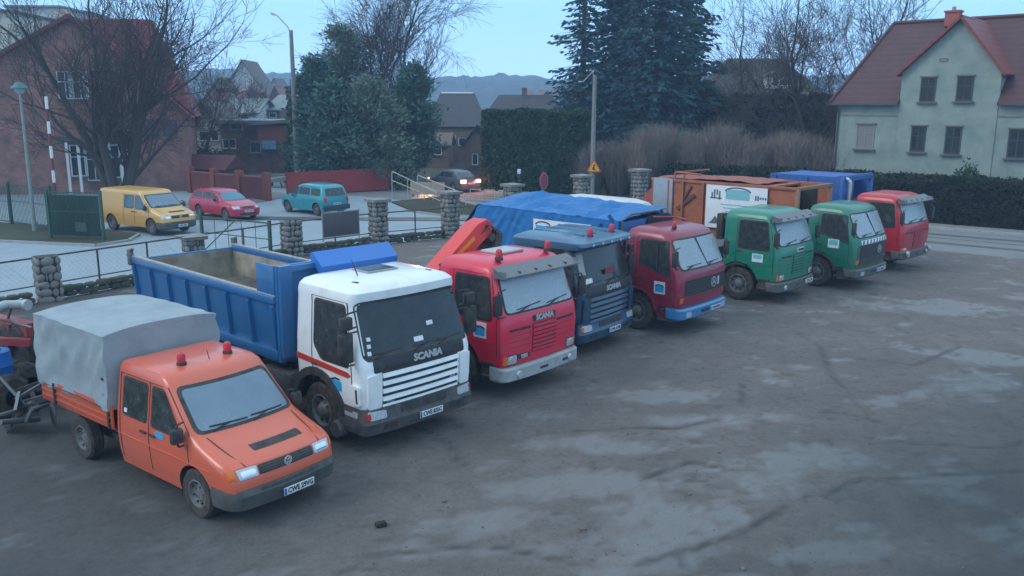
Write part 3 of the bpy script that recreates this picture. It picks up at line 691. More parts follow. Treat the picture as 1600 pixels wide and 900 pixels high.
for x in (-2.2, -2.6): MB().bar((x, -1.27, 1.3), (x, -1.27, 2.7), .07, .08).build('body_post', mat('post_blue', (.02, .11, .3), .5), root)
for s in (-1, 1):
    MB().cone((-1.98, s*1.12, 1.5), (-1.98, s*1.12, 2.35), .06, .06, 10).cone((-1.98, s*1.12, 2.35), (-1.98, s*1.12, 2.8), .03, .03, 8).build('lift_ram', STEEL, root)
    MB().bar((-1.95, s*1.0, 2.3), (-2.3, s*1.27, 2.95), .06, .1).build('lift_arm', mat('post_blue', (0, 0, 0)), root)
MB().tube([(-2.1, -1.1, 2.75), (-2.05, -.6, 2.92), (-2.05, .6, 2.92), (-2.1, 1.1, 2.75)], .03, 8).build('hoist_rail', STEEL, root)
pn = MB().box((-3.85, -1.285, 2.42), (2.0, .02, .42)).build('side_sign', WHITE, root)
MB().box((-4.5, -1.298, 2.36), (.5, .008, .2)).build('sign_field', CYAN, pn)
mb = MB()
for i in range(8):
    a, b = R(170-160*i/8), R(170-160*(i+1)/8); mb.bar((-4.5+.27*math.cos(a), -1.30, 2.46+.11*math.sin(a)), (-4.5+.27*math.cos(b), -1.30, 2.46+.11*math.sin(b)), .008, .035)
mb.build('sign_arch', INK, pn)
for k in range(3): MB().box((-3.75+.24*k, -1.297, 2.34), (.16, .006, .05)).build('sign_line', mat('faint_print', (.4, .45, .5), .5), pn)
MB().box((-2.55, -1.30, 2.38), (.5, .02, .24)).build('side_sign', WHITE, root)

MB().prism([(.1, 1.3), (1.3, 1.3), (1.3, 2.72), (1.15, 2.82), (.2, 2.82), (.1, 2.72)], 'X', -2.6, -1.95).build('dark_hopper', mat('box_navy', (.012, .02, .035), .6), root)
MB().tube([(-2.0, .1, 2.68), (-2.0, .3, 2.78), (-1.5, .8, 2.78), (-1.2, .85, 2.72)], .025, 8).build('roof_loop', CRIM, root)

# ---- green short-nosed truck with visor
root, H = scania3('box_truck', 'green truck with dark grey sun visor and rounded white box behind the cab', 'truck', (8.64, 25.35, 0), R(-43.5), GRN, None, GLASS_P, mat('dark_bumper', (.07, .075, .08), .55, c2=DUST, amt=.5), GRP, letters=False, visor_m=VIS, sticker=False, hatch=False)
t_ = pat(H, 'F', rect(-.1, .34, 1.50, 1.62), 'maker_badge', PLATE, root, off=.012, r=.02); text('SCANIA', .10, INK, t_, (H.front(0, 1.56)+.022, .12, 1.558), bold=.003)
plate(root, .05, .56, 'CWC 28T', y=.6)
d = pat(H, 'R', rect(-.95, -.6, 1.24, 1.48), 'door_sticker', WHITE, root, off=.008, r=.01); pat(H, 'R', rect(-.91, -.64, 1.34, 1.46), 'sticker_field', mat('sticker_green', (.15, .5, .5), .5), d, off=.012, r=.01)
chassis(root, -9.4); axle_pair(root, -5.4, dual=True); axle_pair(root, -6.8, dual=True)
MB().box((-4.0, 0, 1.2), (3.2, 2.3, .5), ch=.03).build('low_hopper', mat('hopper_grey', (.09, .1, .11), .7), root)
MB().box((-2.2, -.85, 2.15), (.22, .34, .8), ch=.04).build('air_intake', BLK, root)
bd = Hull([(1.1, -6.0, -9.2, 1.18, .05, .1, .1, 0), (2.25, -6.0, -9.2, 1.18, .05, .12, .12, 0), (2.42, -6.1, -9.2, 1.12, .1, .2, .2, 0), (2.52, -6.4, -9.15, .95, .1, .3, .3, 0), (2.56, -6.8, -9.0, .6, .1, .3, .3, 0)])
bd.mesh(MB()).build('white_box', mat('box_white', (.66, .68, .68), .5, c2=(.4, .4, .38), scale=2, amt=.5), root)

# ---- green star-badged truck with orange refuse body
root, H = merc('refuse_truck', 'green truck with striped board under its windscreen and rusty orange refuse body', 'truck', (11.75, 27.35, 0), R(-44.5), GRN2, 'CWC 90KA', GLASS_P, GRP, mat('dark_bumper', (.07, .075, .08), .55), lower=mat('dark_front', (.025, .04, .045), .5, c2=DUST, amt=.4), chevron=True)
d = pat(H, 'R', rect(-1.08, -.72, 1.34, 1.62), 'door_sticker', WHITE, root, off=.008, r=.01); pat(H, 'R', rect(-1.04, -.76, 1.44, 1.60), 'sticker_field', mat('sticker_green', (.15, .5, .5), .5), d, off=.012, r=.01)
chassis(root, -8.8); axle_pair(root, -5.6, dual=True); axle_pair(root, -7.0, dual=True)
RUSTO = mat('rusty_orange', (.42, .125, .055), .6, c2=(.17, .065, .04), scale=2.2, amt=.75, bump=.3, bscale=6, thr=(.4, .7))
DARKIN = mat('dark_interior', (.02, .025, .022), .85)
ox0, ox1, oz = -2.25, -8.0, 3.12
b = MB()
for s in (-1, 1): b.box(((ox0+ox1)/2, s*1.19, (1.15+oz)/2), (ox0-ox1, .06, oz-1.15))
b.box(((ox0+ox1)/2, 0, 1.15), (ox0-ox1, 2.3, .1)).box(((ox0-1.1+ox1)/2, 0, oz-.03), (ox0-1.1-ox1, 2.32, .06)).box((-5.2, 0, 2.15), (.06, 2.3, 1.9))
b = b.build('refuse_body', RUSTO, root)
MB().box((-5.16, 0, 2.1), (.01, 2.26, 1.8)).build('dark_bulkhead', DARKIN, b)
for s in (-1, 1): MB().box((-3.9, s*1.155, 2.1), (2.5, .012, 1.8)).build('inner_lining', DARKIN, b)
fr_ = MB()
for s in (-1, 1): fr_.box((ox0+.02, s*1.19, 2.15), (.12, .14, 2.05), ch=.01)
fr_.box((ox0+.02, 0, oz), (.12, 2.5, .12), ch=.01).box((ox0+.02, 0, 1.5), (.12, 2.4, .7), ch=.01); fr_.build('front_frame', mat('frame_tan', (.35, .17, .09), .6, c2=(.15, .08, .05), amt=.7), b)
for s in (-1, 1):
    MB().box(((ox0+ox1)/2, s*1.24, oz), (ox0-ox1, .08, .1), ch=.01).build('top_rail', RUSTO, b)
    for x in (-5.75, -6.6, -7.2): MB().bar((x, s*1.26, 1.2), (x, s*1.26, oz), .09, .08).build('side_post', RUSTO, b)
MB().bar((-6.8, -1.26, 2.1), (-6.1, -1.26, 2.65), .06, .12).bar((-6.6, -1.26, 2.4), (-6.25, -1.26, 2.95), .05, .06).build('lift_arm', mat('arm_rust', (.12, .05, .035), .7), b)
MB().tube([(-7.0, -1.2, oz), (-7.0, -1.2, oz+.30), (-5.9, -1.2, oz+.26)], .035, 8).tube([(-6.6, -1.2, oz), (-6.6, -1.2, oz+.28)], .03, 6).tube([(-7.0, -1.2, oz+.28), (-7.0, 1.1, oz+.28)], .03, 6).build('roof_rail', RUSTO, b)
MB().box((-7.45, -1.27, 2.3), (.85, .06, 1.75), ch=.02).build('grey_side_panel', mat('panel_grey', (.27, .33, .40), .5, c2=DUST, amt=.3), root)
MB().prism([(ox1+.05, 1.2), (ox1-.5, 1.3), (ox1-.4, 2.4), (ox1+.05, 2.85)], 'Y', -1.2, 1.2).build('rear_loader', mat('loader_red', (.36, .06, .05), .6, c2=DUST, amt=.4), root)
fl = MB(); vs = []
for i in range(25):
    for j in range(9):
        x = ox0-1.4-4.2*i/24; y = -1.1+2.2*j/8; vs.append((x, y, oz+.07+.06*noise.noise(Vector((x*2.1, y*2, 7)))+.05*math.exp(-((x+5)/1.1)**2)))
fl.add(vs, [(i*9+j, i*9+j+1, (i+1)*9+j+1, (i+1)*9+j) for i in range(24) for j in range(8)]).build('roof_sheet', mat('roof_red', (.35, .09, .05), .6, c2=(.2, .08, .06), amt=.6), b)
sg = MB().box((-4.42, -1.30, 2.32), (2.35, .02, 1.5)).build('side_sign', WHITE, root)
TEAL = mat('sign_teal', (.20, .48, .50), .6); INKB = mat('sign_ink', (.10, .14, .18), .6)
MB().box((-4.35, -1.313, 2.78), (.92, .006, .34)).build('sign_field', TEAL, sg)
mb = MB()
for i in range(10):
    a, b2 = R(172-164*i/10), R(172-164*(i+1)/10); mb.bar((-4.35+.5*math.cos(a), -1.316, 2.86+.16*math.sin(a)), (-4.35+.5*math.cos(b2), -1.316, 2.86+.16*math.sin(b2)), .006, .05)
mb.build('sign_arch', INKB, sg)
mb = MB()
for i in range(4): mb.box((-5.35+.1*i, -1.313, 2.72+.05*(i % 3)), (.06, .006, .2+.1*(i % 2)))
mb.box((-5.2, -1.313, 2.62), (.45, .006, .05)); mb.build('sign_crest', INKB, sg)
mb = MB()
for i in range(6): mb.box((-3.66+.09*i, -1.313, 2.72), (.06, .006, .16 if i < 2 else .08))
mb.build('sign_logo', INKB, sg)
for k in range(3): MB().box((-4.4, -1.313, 2.42-.12*k), (1.2-.2*k, .006, .035)).build('sign_line', TEAL, sg)
MB().prism([(-5.45, 1.72), (-4.95, 1.72), (-5.05, 1.85), (-5.2, 2.0), (-5.3, 1.84)], 'Y', -1.316, -1.311).build('sign_picture', INKB, sg)

# ---- far red truck with blue refuse body
root, H = scania3('refuse_truck', 'farthest red truck with black visor and deep blue refuse body, nearest the road', 'truck', (14.6, 30.5, 0), R(-46), RED2, None, GLASS_P, mat('dark_bumper', (.07, .075, .08), .55), GRP, letters=False, visor_m=VIS, sticker=False, hatch=False, bz=.5)
chassis(root, -8.6); axle_pair(root, -5.4, dual=True); axle_pair(root, -6.8, dual=True)
UB = mat('ultramarine', (.012, .105, .38), .45, c2=DUST, amt=.25)
b = MB()
for s in (-1, 1): b.box((-3.9, s*1.19, 2.2), (2.9, .06, 2.1))
b.box((-3.9, 0, 1.15), (2.9, 2.3, .1)).box((-4.1, 0, 3.2), (2.5, 2.34, .07)).box((-3.6, 0, 2.2), (.06, 2.3, 2.0)); b = b.build('refuse_body', UB, root)
f_ = MB()
for s in (-1, 1): f_.box((-2.45, s*1.15, 2.2), (.14, .24, 2.1), ch=.02)
f_.box((-2.45, 0, 3.2), (.14, 2.4, .22), ch=.02).box((-2.45, 0, 1.5), (.14, 2.3, .7), ch=.02).box((-2.45, -.7, 2.3), (.12, .7, 1.8), ch=.02).build('front_frame', UB, b)
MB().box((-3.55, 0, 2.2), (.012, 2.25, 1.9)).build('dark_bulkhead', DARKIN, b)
for x in (-5.1, -3.8): MB().bar((x, -1.25, 1.2), (x, -1.25, 3.2), .08, .06).build('side_post', UB, b)
MB().cone((-2.25, -.98, 1.2), (-2.25, -.98, 3.05), .07, .07, 12).tube([(-2.25, -.98, 3.05), (-2.3, -1.0, 3.15), (-2.42, -1.03, 3.2)], .07, 12).build('exhaust_stack', mat('bright_pipe', (.6, .62, .63), .3, .6), root)
MB().prism([(-5.35, 1.2), (-6.3, 1.3), (-6.1, 2.2), (-5.35, 2.9)], 'Y', -1.2, 1.2).build('rear_loader', UB, root)
for s in (-1, 1): MB().lathe([(.001, .03), (.09, .02), (.1, -.04)], (.06, s*.98, .72), 'X', 14).build('spot_lamp', CHROME, root)

# ================================================================== VANS AND CARS
def van_t4(root, col, xr, pickup, plate_txt):
    S = [(.30, -.10, xr, .87, .05, .26, .12, 0), (.52, 0, xr, .91, .06, .28, .13, 0), (.66, -.01, xr, .92, .07, .28, .13, 0), (.80, -.04, xr, .925, .08, .28, .13, 0), (.89, -.09, xr, .925, .09, .28, .13, 0), (.95, -.20, xr, .92, .10, .27, .13, 0),
         (1.07, -.58, xr, .91, .12, .24, .13, 0), (1.16, -.82, xr, .90, .12, .20, .12, 0), (1.20, -.88, xr, .895, .12, .17, .12, 0), (1.74, -1.46, xr+.02, .82, .11, .12, .10, 0), (1.83, -1.55, xr+.03, .81, .11, .12, .10, 0), (1.89, -1.66, xr+.06, .77, .10, .13, .11, 0), (1.925, -1.85, xr+.16, .66, .09, .15, .12, 0), (1.94, -2.1, xr+.4, .45, .06, .15, .12, 0)]
    H = Hull(S); body = H.mesh(MB()).build('body', col, root)
    xw = -.93; xb = xw-(3.32 if pickup else 2.92)
    cut = [MB().cone((xw, -2, .36), (xw, -.55, .36), .42, .42, 36), MB().cone((xw, 2, .36), (xw, .55, .36), .42, .42, 36)]
    if not pickup: cut += [MB().cone((xb, -2, .36), (xb, -.55, .36), .42, .42, 36), MB().cone((xb, 2, .36), (xb, .55, .36), .42, .42, 36)]
    body = carve(body, cut, CHAS); body.parent = root
    b = bmesh.new(); b.from_mesh(body.data)
    for f in b.faces: f.smooth = True
    for e in b.edges:
        if len(e.link_faces) != 2 or e.calc_face_angle(3) > R(30): e.smooth = False
    b.to_mesh(body.data); b.free()
    g = pat(H, 'F', [(-.76, 1.22), (.76, 1.22), (.70, 1.71), (-.70, 1.71)], 'windscreen', mat('van_screen', (.15, .22, .28), .12, c2=(.21, .28, .34), scale=2, amt=.6, metal=.35, spec=.7), root, off=.016, r=.08)
    pat(H, 'F', [(-.82, 1.185), (.82, 1.185), (.75, 1.75), (-.75, 1.75)], 'window_seal', BLK, g, off=.007, r=.1)
    wiper(root, H, -.6, 1.26, -.02, 1.25); wiper(root, H, .05, 1.26, .62, 1.25)
    for f in ('R', 'L'):
        for P in ([(-1.98, 1.12), (-1.22, 1.12), (-1.30, 1.26), (-1.66, 1.68), (-1.98, 1.68)], [(-2.78, 1.14), (-2.14, 1.14), (-2.14, 1.68), (-2.78, 1.68)]):
            w_ = pat(H, f, P, 'side_window', GLASS_S if pickup else mat('blue_glass', (.05, .14, .2), .1), root, off=.010, r=.06); pat(H, f, grow(P, .03), 'window_seal', BLK, w_, off=.005, r=.07)
    sideline(root, H, [(-2.06, .42), (-2.06, 1.74)], wd=.012); sideline(root, H, [(-2.88, .42), (-2.88, 1.74), (-1.62, 1.74), (-1.06, 1.2), (-1.02, .75)], wd=.012); sideline(root, H, [(xr+.05, .80), (-.5, .80)], name='side_crease', m=col, wd=.022)
    handle(root, H, -1.95, .98); handle(root, H, -2.2, .98)
    gr_ = pat(H, 'F', rect(-.46, .46, .745, .87), 'grille', BLK, root, off=.008, r=.03)
    for z in (.775, .81, .845): pat(H, 'F', rect(-.44, .44, z-.005, z+.005), 'grille_bar', CHAS, gr_, off=.014, r=0)
    mb = MB(); cx = H.front(0, .81)+.022
    for k in range(16):
        a, b2 = 2*math.pi*k/16, 2*math.pi*(k+1)/16; mb.bar((cx, .06*math.cos(a), .81+.06*math.sin(a)), (cx, .06*math.cos(b2), .81+.06*math.sin(b2)), .008, .01)
    for p in ([(-.035, .852), (0, .818), (.035, .852)], [(-.052, .83), (-.022, .762), (0, .80), (.022, .762), (.052, .83)]):
        for a, b2 in zip(p[:-1], p[1:]): mb.bar((cx, *a), (cx, *b2), .008, .01)
    mb.build('round_badge', SILVER, gr_)
    for s in (-1, 1):
        l = pat(H, 'F', [(s*.48, .745), (s*.76, .745), (s*.78, .875), (s*.48, .875)][::s], 'headlight', CHROME, root, off=.012, r=.02)
        pat(H, 'F', rect(s*.62-.11, s*.62+.11, .77, .85), 'lamp_reflector', mat('reflector', (.8, .82, .85), .1, .8), l, off=.016, r=.04)
        pat(H, 'F', [(s*.79, .745), (s*.89, .745), (s*.89, .875), (s*.79, .875)][::s], 'indicator', AMBER if pickup else CHROME, root, off=.012, r=.01)
    BG = mat('van_bumper', (.055, .065, .065), .65, c2=DUST, scale=6, amt=.35)
    bm = Hull([(.26, -.10, -.55, .86, .08, .32, .18, 0), (.32, .03, -.56, .92, .09, .34, .18, 0), (.52, .07, -.57, .94, .10, .34, .18, 0), (.60, .03, -.56, .925, .09, .34, .18, 0)])
    bp = bm.mesh(MB()).build('bumper', BG, root)
    pat(bm, 'F', rect(-.5, .5, .545, .585), 'bumper_intake', BLK, bp, off=.006, r=.01)
    for s in (-1, 1):
        pat(H, 'F', rect(s*.2-.2, s*.2+.2, .62, .70), 'lower_slot', BLK if s > 9 else col, root, off=.002, r=.01)
    plate(root, .095, .42, plate_txt, y=.08 if pickup else 0)
    hd = pat(H, 'F', [(-.34, .985), (.50, .985), (.50, 1.03), (-.34, 1.03)], 'bonnet_vent', BLK, root, off=.012, r=.01)
    for s in (-1, 1):
        mb = MB(); ps = [Vector((H.front(s*y, z)+.004, s*y, z+.004)) for y, z in ((.62, .89), (.68, 1.0), (.72, 1.15))]
        for a, b2 in zip(ps[:-1], ps[1:]): mb.bar(a, b2, .01, .01)
        mb.build('bonnet_seam', CHAS, root)
    for s in (-1, 1): mirror(root, -1.12, s*1.02, 1.20, h=.22, w_=.18, d=.1, sx=.14)
    for y in (-.80, .80): wheel(root, xw, y, .355, .21, 'car'); wheel(root, xb, y, .355, .21, 'car')
    MB().box(((xw+xb)/2, 0, .38), (abs(xb-xw)+.4, 1.1, .12)).build('chassis_frame', CHAS, root)
    return H
root = thing('crew_cab_pickup', 'orange crew-cab pickup van with grey tarpaulin cover over its bed', 'pickup', (-3.12, 11.30, 0), R(-38), 'vehicles parked in the yard')
H = van_t4(root, ORG, -3.02, True, 'CWE 29VG')
beacon(root, -1.95, -.38, 1.915, .9); beacon(root, -1.95, .40, 1.915, .9)
MB().cone((-1.9, .05, 1.92), (-1.96, .05, 2.06), .008, .005, 6).build('antenna', BLK, root)
pat(H, 'R', rect(-1.88, -1.66, .98, 1.06), 'door_sticker', CYAN, root, off=.008, r=.01)
pat(H, 'R', rect(-2.74, -2.66, 1.17, 1.23), 'window_sticker', WHITE, root, off=.016, r=.01)
MB().box((-4.2, 0, .66), (2.3, .9, .12)).box((-4.2, 0, .80), (2.35, 1.8, .07)).build('bed_frame', CHAS, root)
ob = paint('board_orange', (.58, .10, .04), .4, .4)
for s in (-1, 1):
    sb = MB().box((-4.22, s*.94, 1.0), (2.36, .035, .38), ch=.006).build('dropside', ob, root)
    for z in (.90, 1.0, 1.10): MB().box((-4.22, s*.963, z), (2.3, .016, .035), ch=.004).build('dropside_rib', ob, sb)
    for x in (-3.12, -4.9): MB().box((x, s*.972, 1.0), (.05, .03, .36)).build('board_latch', BLK, sb)
MB().box((-5.39, 0, 1.0), (.035, 1.9, .38), ch=.006).build('tailboard', ob, root)
TG = mat('grey_tarpaulin', (.34, .40, .43), .6, c2=(.20, .25, .28), scale=1.6, amt=.7, bump=.4, bscale=3)
def tarp_box(root, x0, x1, w_, z0, z1, m):
    vs = []; nx, nz, ny = 26, 14, 18
    path = []                                          # cross-section from right hem over the top to the left hem
    for j in range(nz+1): path.append((-w_, z0+(z1-.08-z0)*j/nz))
    for j in range(1, ny): y = -w_+2*w_*j/ny; path.append((y, z1-.08*abs(y/w_)**3+.0))
    for j in range(nz+1): path.append((w_, z1-.08-(z1-.08-z0)*j/nz))
    n = len(path)
    for i in range(nx+1):
        u = i/nx; x = x0+(x1-x0)*u
        for k, (y, z) in enumerate(path):
            hgt = (z-z0)/(z1-z0); q = noise.noise(Vector((x*1.3+z*1.1, y*1.2, z*1.5)))
            q2 = abs(noise.noise(Vector((x*2.6-z*2.3, z*1.2+x*.6, 5+y))))-.2
            taut = .5+.5*math.cos(2*math.pi*u*2)        # taut on the hoops, slack between them
            dz = -.05*(1-taut) if abs(y) < w_-.01 else 0
            s = -1 if y < 0 else 1
            if abs(y) >= w_-.001: vs.append((x, s*(w_+.035*q+.085*q2-.03*(1-taut)*math.sin(math.pi*min(1, hgt))), z+(.02*noise.noise(Vector((x*5, 0, 1))) if z < z0+.01 else 0)))
            else: vs.append((x, y, z+dz+.02*q))
    fs = [(i*n+k, i*n+k+1, (i+1)*n+k+1, (i+1)*n+k) for i in range(nx) for k in range(n-1)]
    mb = MB().add(vs, fs)
    for xi in (0, nx):                                # end flaps
        o = xi*n; cols = []
        for k in range(n): cols.append(vs[o+k])
        s = 1 if xi == 0 else -1; m_ = 14; grid = []
        for a in range(m_+1):
            t = a/m_
            for j in range(nz+1):
                L_ = Vector(cols[j]); R_ = Vector(cols[n-1-j]); p = L_.lerp(R_, t)
                p.x += s*.03*noise.noise(Vector((p.y*2.5, p.z*1.5, xi)))*math.sin(math.pi*t)
                grid.append(p)
        mb.add(grid, [(a*(nz+1)+j, a*(nz+1)+j+1, (a+1)*(nz+1)+j+1, (a+1)*(nz+1)+j) for a in range(m_) for j in range(nz)])
        top = [Vector(cols[k]) for k in range(nz, n-nz)]; mb.add(top, [tuple(range(len(top)))])
    return mb.build('tarpaulin', m, root)
tp = tarp_box(root, -3.08, -5.44, .965, 1.10, 2.36, TG)
for x in (-3.10,):
    for z in (1.35, 1.6, 1.85): MB().lathe([(.001, .01), (.022, .008), (.026, 0)], (-3.2, -.985, z), 'Y', 8).build('eyelet', BLK, tp)
MB().tube([(-5.3, -.98, 1.12), (-4.2, -.985, 1.14), (-3.1, -.98, 1.12)], .008, 5).build('lashing_rope', BLK, tp)

yv = thing('panel_van', 'yellow panel van parked beyond the fence in front of the brick house', 'van', (*gr(285, 366)[:2], 0), R(-32), 'vehicles parked beyond the fence')
H2 = van_t4(yv, paint('van_yellow', (.68, .40, .12), .15, .35), -4.75, False, 'CWE 6M21')

def car(name, label, loc, rz, col, low, gh, glass, wx, plate_txt, tail=False, r=.30, group='vehicles parked beyond the fence', sidew=None, roof=None, rails=False):
    "low: hull of the body, gh: hull of the cabin"
    root = thing(name, label, 'car', (loc[0], loc[1], 0), rz, group)
    L_ = Hull(low); b = L_.mesh(MB()).build('body', col, root)
    b = carve(b, [MB().cone((x, s*2, r+.02), (x, s*.5, r+.02), r+.06, r+.06, 28) for x in wx for s in (-1, 1)], CHAS); b.parent = root
    for p in b.data.polygons: p.use_smooth = True
    bmm = bmesh.new(); bmm.from_mesh(b.data)
    for e in bmm.edges:
        if len(e.link_faces) != 2 or e.calc_face_angle(3) > R(30): e.smooth = False
    bmm.to_mesh(b.data); bmm.free()
    G = Hull(gh); G.mesh(MB()).build('cabin', col, root)
    z0, z1 = gh[0][0]+.05, gh[-3][0]-.02; wf = G.at(z0)[3]-.13; wt = G.at(z1)[3]-.12
    pat(G, 'F', [(-wf, z0), (wf, z0), (wt, z1), (-wt, z1)], 'windscreen', glass, root, off=.01, r=.08)
    pat(G, 'B', [(-wf+.05, z0+.05), (wf-.05, z0+.05), (wt-.05, z1), (-wt+.05, z1)], 'rear_window', GLASS_S if not tail else glass, root, off=.01, r=.08)
    for f in ('R', 'L'):
        for P in sidew: pat(G, f, P, 'side_window', GLASS_S, root, off=.01, r=.05)
    for x in wx:
        for s in (-1, 1): wheel(root, x, s*(L_.at(.5)[3]-.10), r, .18, 'car')
    for s in (-1, 1):
        mirror(root, wx[0]-.75, s*(L_.at(.9)[3]+.09), 1.0, h=.14, w_=.16, d=.12, sx=.1)
        pat(L_, 'F', rect(s*.62-.16, s*.62+.16, .60, .74), 'headlight', CHROME, root, off=.012, r=.05)
        pat(L_, 'B', rect(s*.72-.1, s*.72+.1, .72, .95), 'tail_lamp', REDL, root, off=.012, r=.04)
        mb = MB()
        for x in (wx[0]-.55, wx[0]-1.5, wx[0]-2.3): mb.bar((x, s*(L_.side(x, .6)+.002), .4), (x, s*(L_.side(x, .8)+.002), .88), .01, .01)
        mb.build('door_seam', BLK, root)
    pat(L_, 'F', rect(-.32, .32, .62, .72), 'grille', BLK, root, off=.01, r=.03)
    pat(L_, 'F', rect(-.5, .5, .30, .40), 'lower_intake', BLK, root, off=.01, r=.03)
    plate(root, L_.front(0, .48)+.012, .48, plate_txt); plate(root, L_.rear(0, .62)-.012, .62, plate_txt, back=True)
    if rails:
        for s in (-1, 1): MB().tube([(gh[-1][1]-.3, s*.5, gh[-1][0]-.02), (gh[-1][1]-.4, s*.52, gh[-1][0]+.04), (gh[-1][2]+.4, s*.52, gh[-1][0]+.04), (gh[-1][2]+.3, s*.5, gh[-1][0]-.02)], .014, 6).build('roof_rail', BLK, root)
    return root, L_, G
PINK = paint('estate_red', (.48, .02, .065), .15, .3); TEALP = paint('teal_paint', (.02, .28, .34), .15, .3)
BGL = mat('blue_screen', (.10, .24, .32), .12, metal=.4)
low = [(.22, -.06, -4.3, .78, .10, .35, .22, .05), (.36, 0, -4.38, .84, .12, .4, .24, .05), (.58, -.01, -4.4, .86, .12, .4, .25, .05), (.72, -.10, -4.38, .86, .13, .4, .25, .05), (.82, -.35, -4.34, .85, .14, .4, .25, .05), (.93, -1.05, -4.3, .83, .14, .35, .22, .05), (.96, -1.2, -4.28, .80, .14, .3, .2, .05)]
gh = [(.92, -1.05, -4.28, .80, .14, .22, .18, .05), (1.0, -1.16, -4.24, .78, .14, .2, .18, .05), (1.34, -1.78, -3.98, .68, .12, .2, .16, .05), (1.39, -1.9, -3.9, .64, .1, .2, .16, .04), (1.43, -2.15, -3.7, .5, .08, .2, .16, .03)]
sw = [[(-2.15, 1.0), (-1.45, 1.0), (-1.75, 1.33), (-2.15, 1.33)], [(-3.0, 1.0), (-2.22, 1.0), (-2.22, 1.33), (-3.0, 1.33)], [(-3.95, 1.04), (-3.1, 1.0), (-3.1, 1.33), (-3.8, 1.33)]]
p_ = gr(385, 345)
car('estate_car', 'pinkish red estate car parked beside the yellow van', (p_.x+.1, p_.y+.2), R(-40), PINK, low, gh, BGL, (-.85, -3.35), 'CWE 3K77', sidew=sw, rails=True)
# teal people carrier seen from behind
low = [(.22, -.05, -3.9, .80, .08, .3, .2, .06), (.4, 0, -3.98, .86, .10, .35, .22, .06), (.7, -.02, -4.0, .88, .10, .35, .22, .06), (.86, -.2, -3.98, .87, .12, .35, .22, .06), (.96, -.65, -3.95, .85, .12, .3, .2, .06)]
gh = [(.94, -.60, -3.96, .85, .12, .25, .2, .06), (1.05, -.75, -3.94, .83, .12, .24, .2, .06), (1.45, -1.45, -3.78, .74, .1, .22, .18, .06), (1.55, -1.65, -3.68, .68, .1, .2, .16, .05), (1.62, -1.95, -3.4, .5, .08, .2, .16, .03)]
sw = [[(-1.75, 1.05), (-.95, 1.05), (-1.4, 1.42), (-1.75, 1.42)], [(-2.75, 1.05), (-1.83, 1.05), (-1.83, 1.42), (-2.75, 1.42)], [(-3.65, 1.05), (-2.85, 1.05), (-2.85, 1.42), (-3.6, 1.42)]]
p_ = gr(512, 337)
root, L_, G = car('people_carrier', 'teal people carrier seen from behind on the street', (p_.x-2.6, p_.y+2.85), R(140), TEALP, low, gh, BGL, (-.75, -3.3), 'CWE 44PK', sidew=sw)
bb = Hull([(.24, -3.0, -4.04, .84, .1, .1, .1, .06), (.30, -3.0, -4.06, .88, .1, .1, .1, .06), (.56, -3.0, -4.06, .885, .1, .1, .1, .06)])
MB().box((-3.98, 0, .42), (.14, 1.74, .26), ch=.04).build('rear_bumper', mat('bumper_teal_dark', (.03, .05, .06), .6), root)
# moving car on the road with its lamps on
p_ = gr(735, 299)
LITR = mat('lit_tail', (1, .25, .12), .4, emit=9)
low = [(.2, -.05, -4.3, .78, .1, .3, .2, .05), (.4, 0, -4.4, .84, .1, .35, .22, .05), (.75, -.05, -4.4, .85, .1, .35, .22, .05), (.9, -.9, -4.35, .83, .12, .3, .2, .05), (.94, -1.0, -4.3, .8, .12, .3, .2, .05)]
gh = [(.9, -1.0, -4.1, .78, .12, .25, .2, .06), (1.0, -1.1, -4.0, .76, .12, .24, .2, .06), (1.32, -1.7, -3.4, .68, .1, .22, .18, .06), (1.38, -1.85, -3.3, .62, .1, .2, .16, .05), (1.42, -2.1, -3.1, .5, .08, .2, .16, .03)]
sw = [[(-2.2, 1.0), (-1.4, 1.0), (-1.7, 1.3), (-2.2, 1.3)], [(-3.3, 1.0), (-2.3, 1.0), (-2.3, 1.3), (-3.1, 1.3)]]
root, L_, G = car('saloon_car', 'grey car driving along the road with its lamps glowing', (p_.x-2.6, p_.y+2.6), R(128), mat('car_silver', (.12, .14, .17), .3, .4), low, gh, BGL, (-.8, -3.4), 'CW 7188', sidew=sw, group='cars on the road')
for s in (-1, 1):
    pat(L_, 'B', rect(s*.62-.2, s*.62+.2, .66, .86), 'lit_lamp', LITR, root, off=.025, r=.04)
    ld = bpy.data.lights.new('added_glow_spot', 'SPOT'); ld.energy = 700; ld.color = (1, .55, .3); ld.spot_size = R(22); ld.spot_blend = .8; ld.shadow_soft_size = .08  # added spot for the warm glow on the beige board, not a headlight
    lo = bpy.data.objects.new('added_glow_spot', ld); COL.objects.link(lo); lo.location = (p_.x-2.75+s*.4, p_.y+2.2, .75)
    lo.rotation_euler = (lo.location-Vector((at(665, 290, 55.5).x, 55.5, .42))).to_track_quat('Z', 'Y').to_euler()
    lb = bpy.data.lights.new('tail_lamp_light', 'POINT'); lb.energy = 12; lb.color = (1, .22, .1); lb.shadow_soft_size = .1
    lq = bpy.data.objects.new('tail_lamp_light', lb); COL.objects.link(lq); lq.parent = root; lq.location = (-4.75, s*.62, .76)

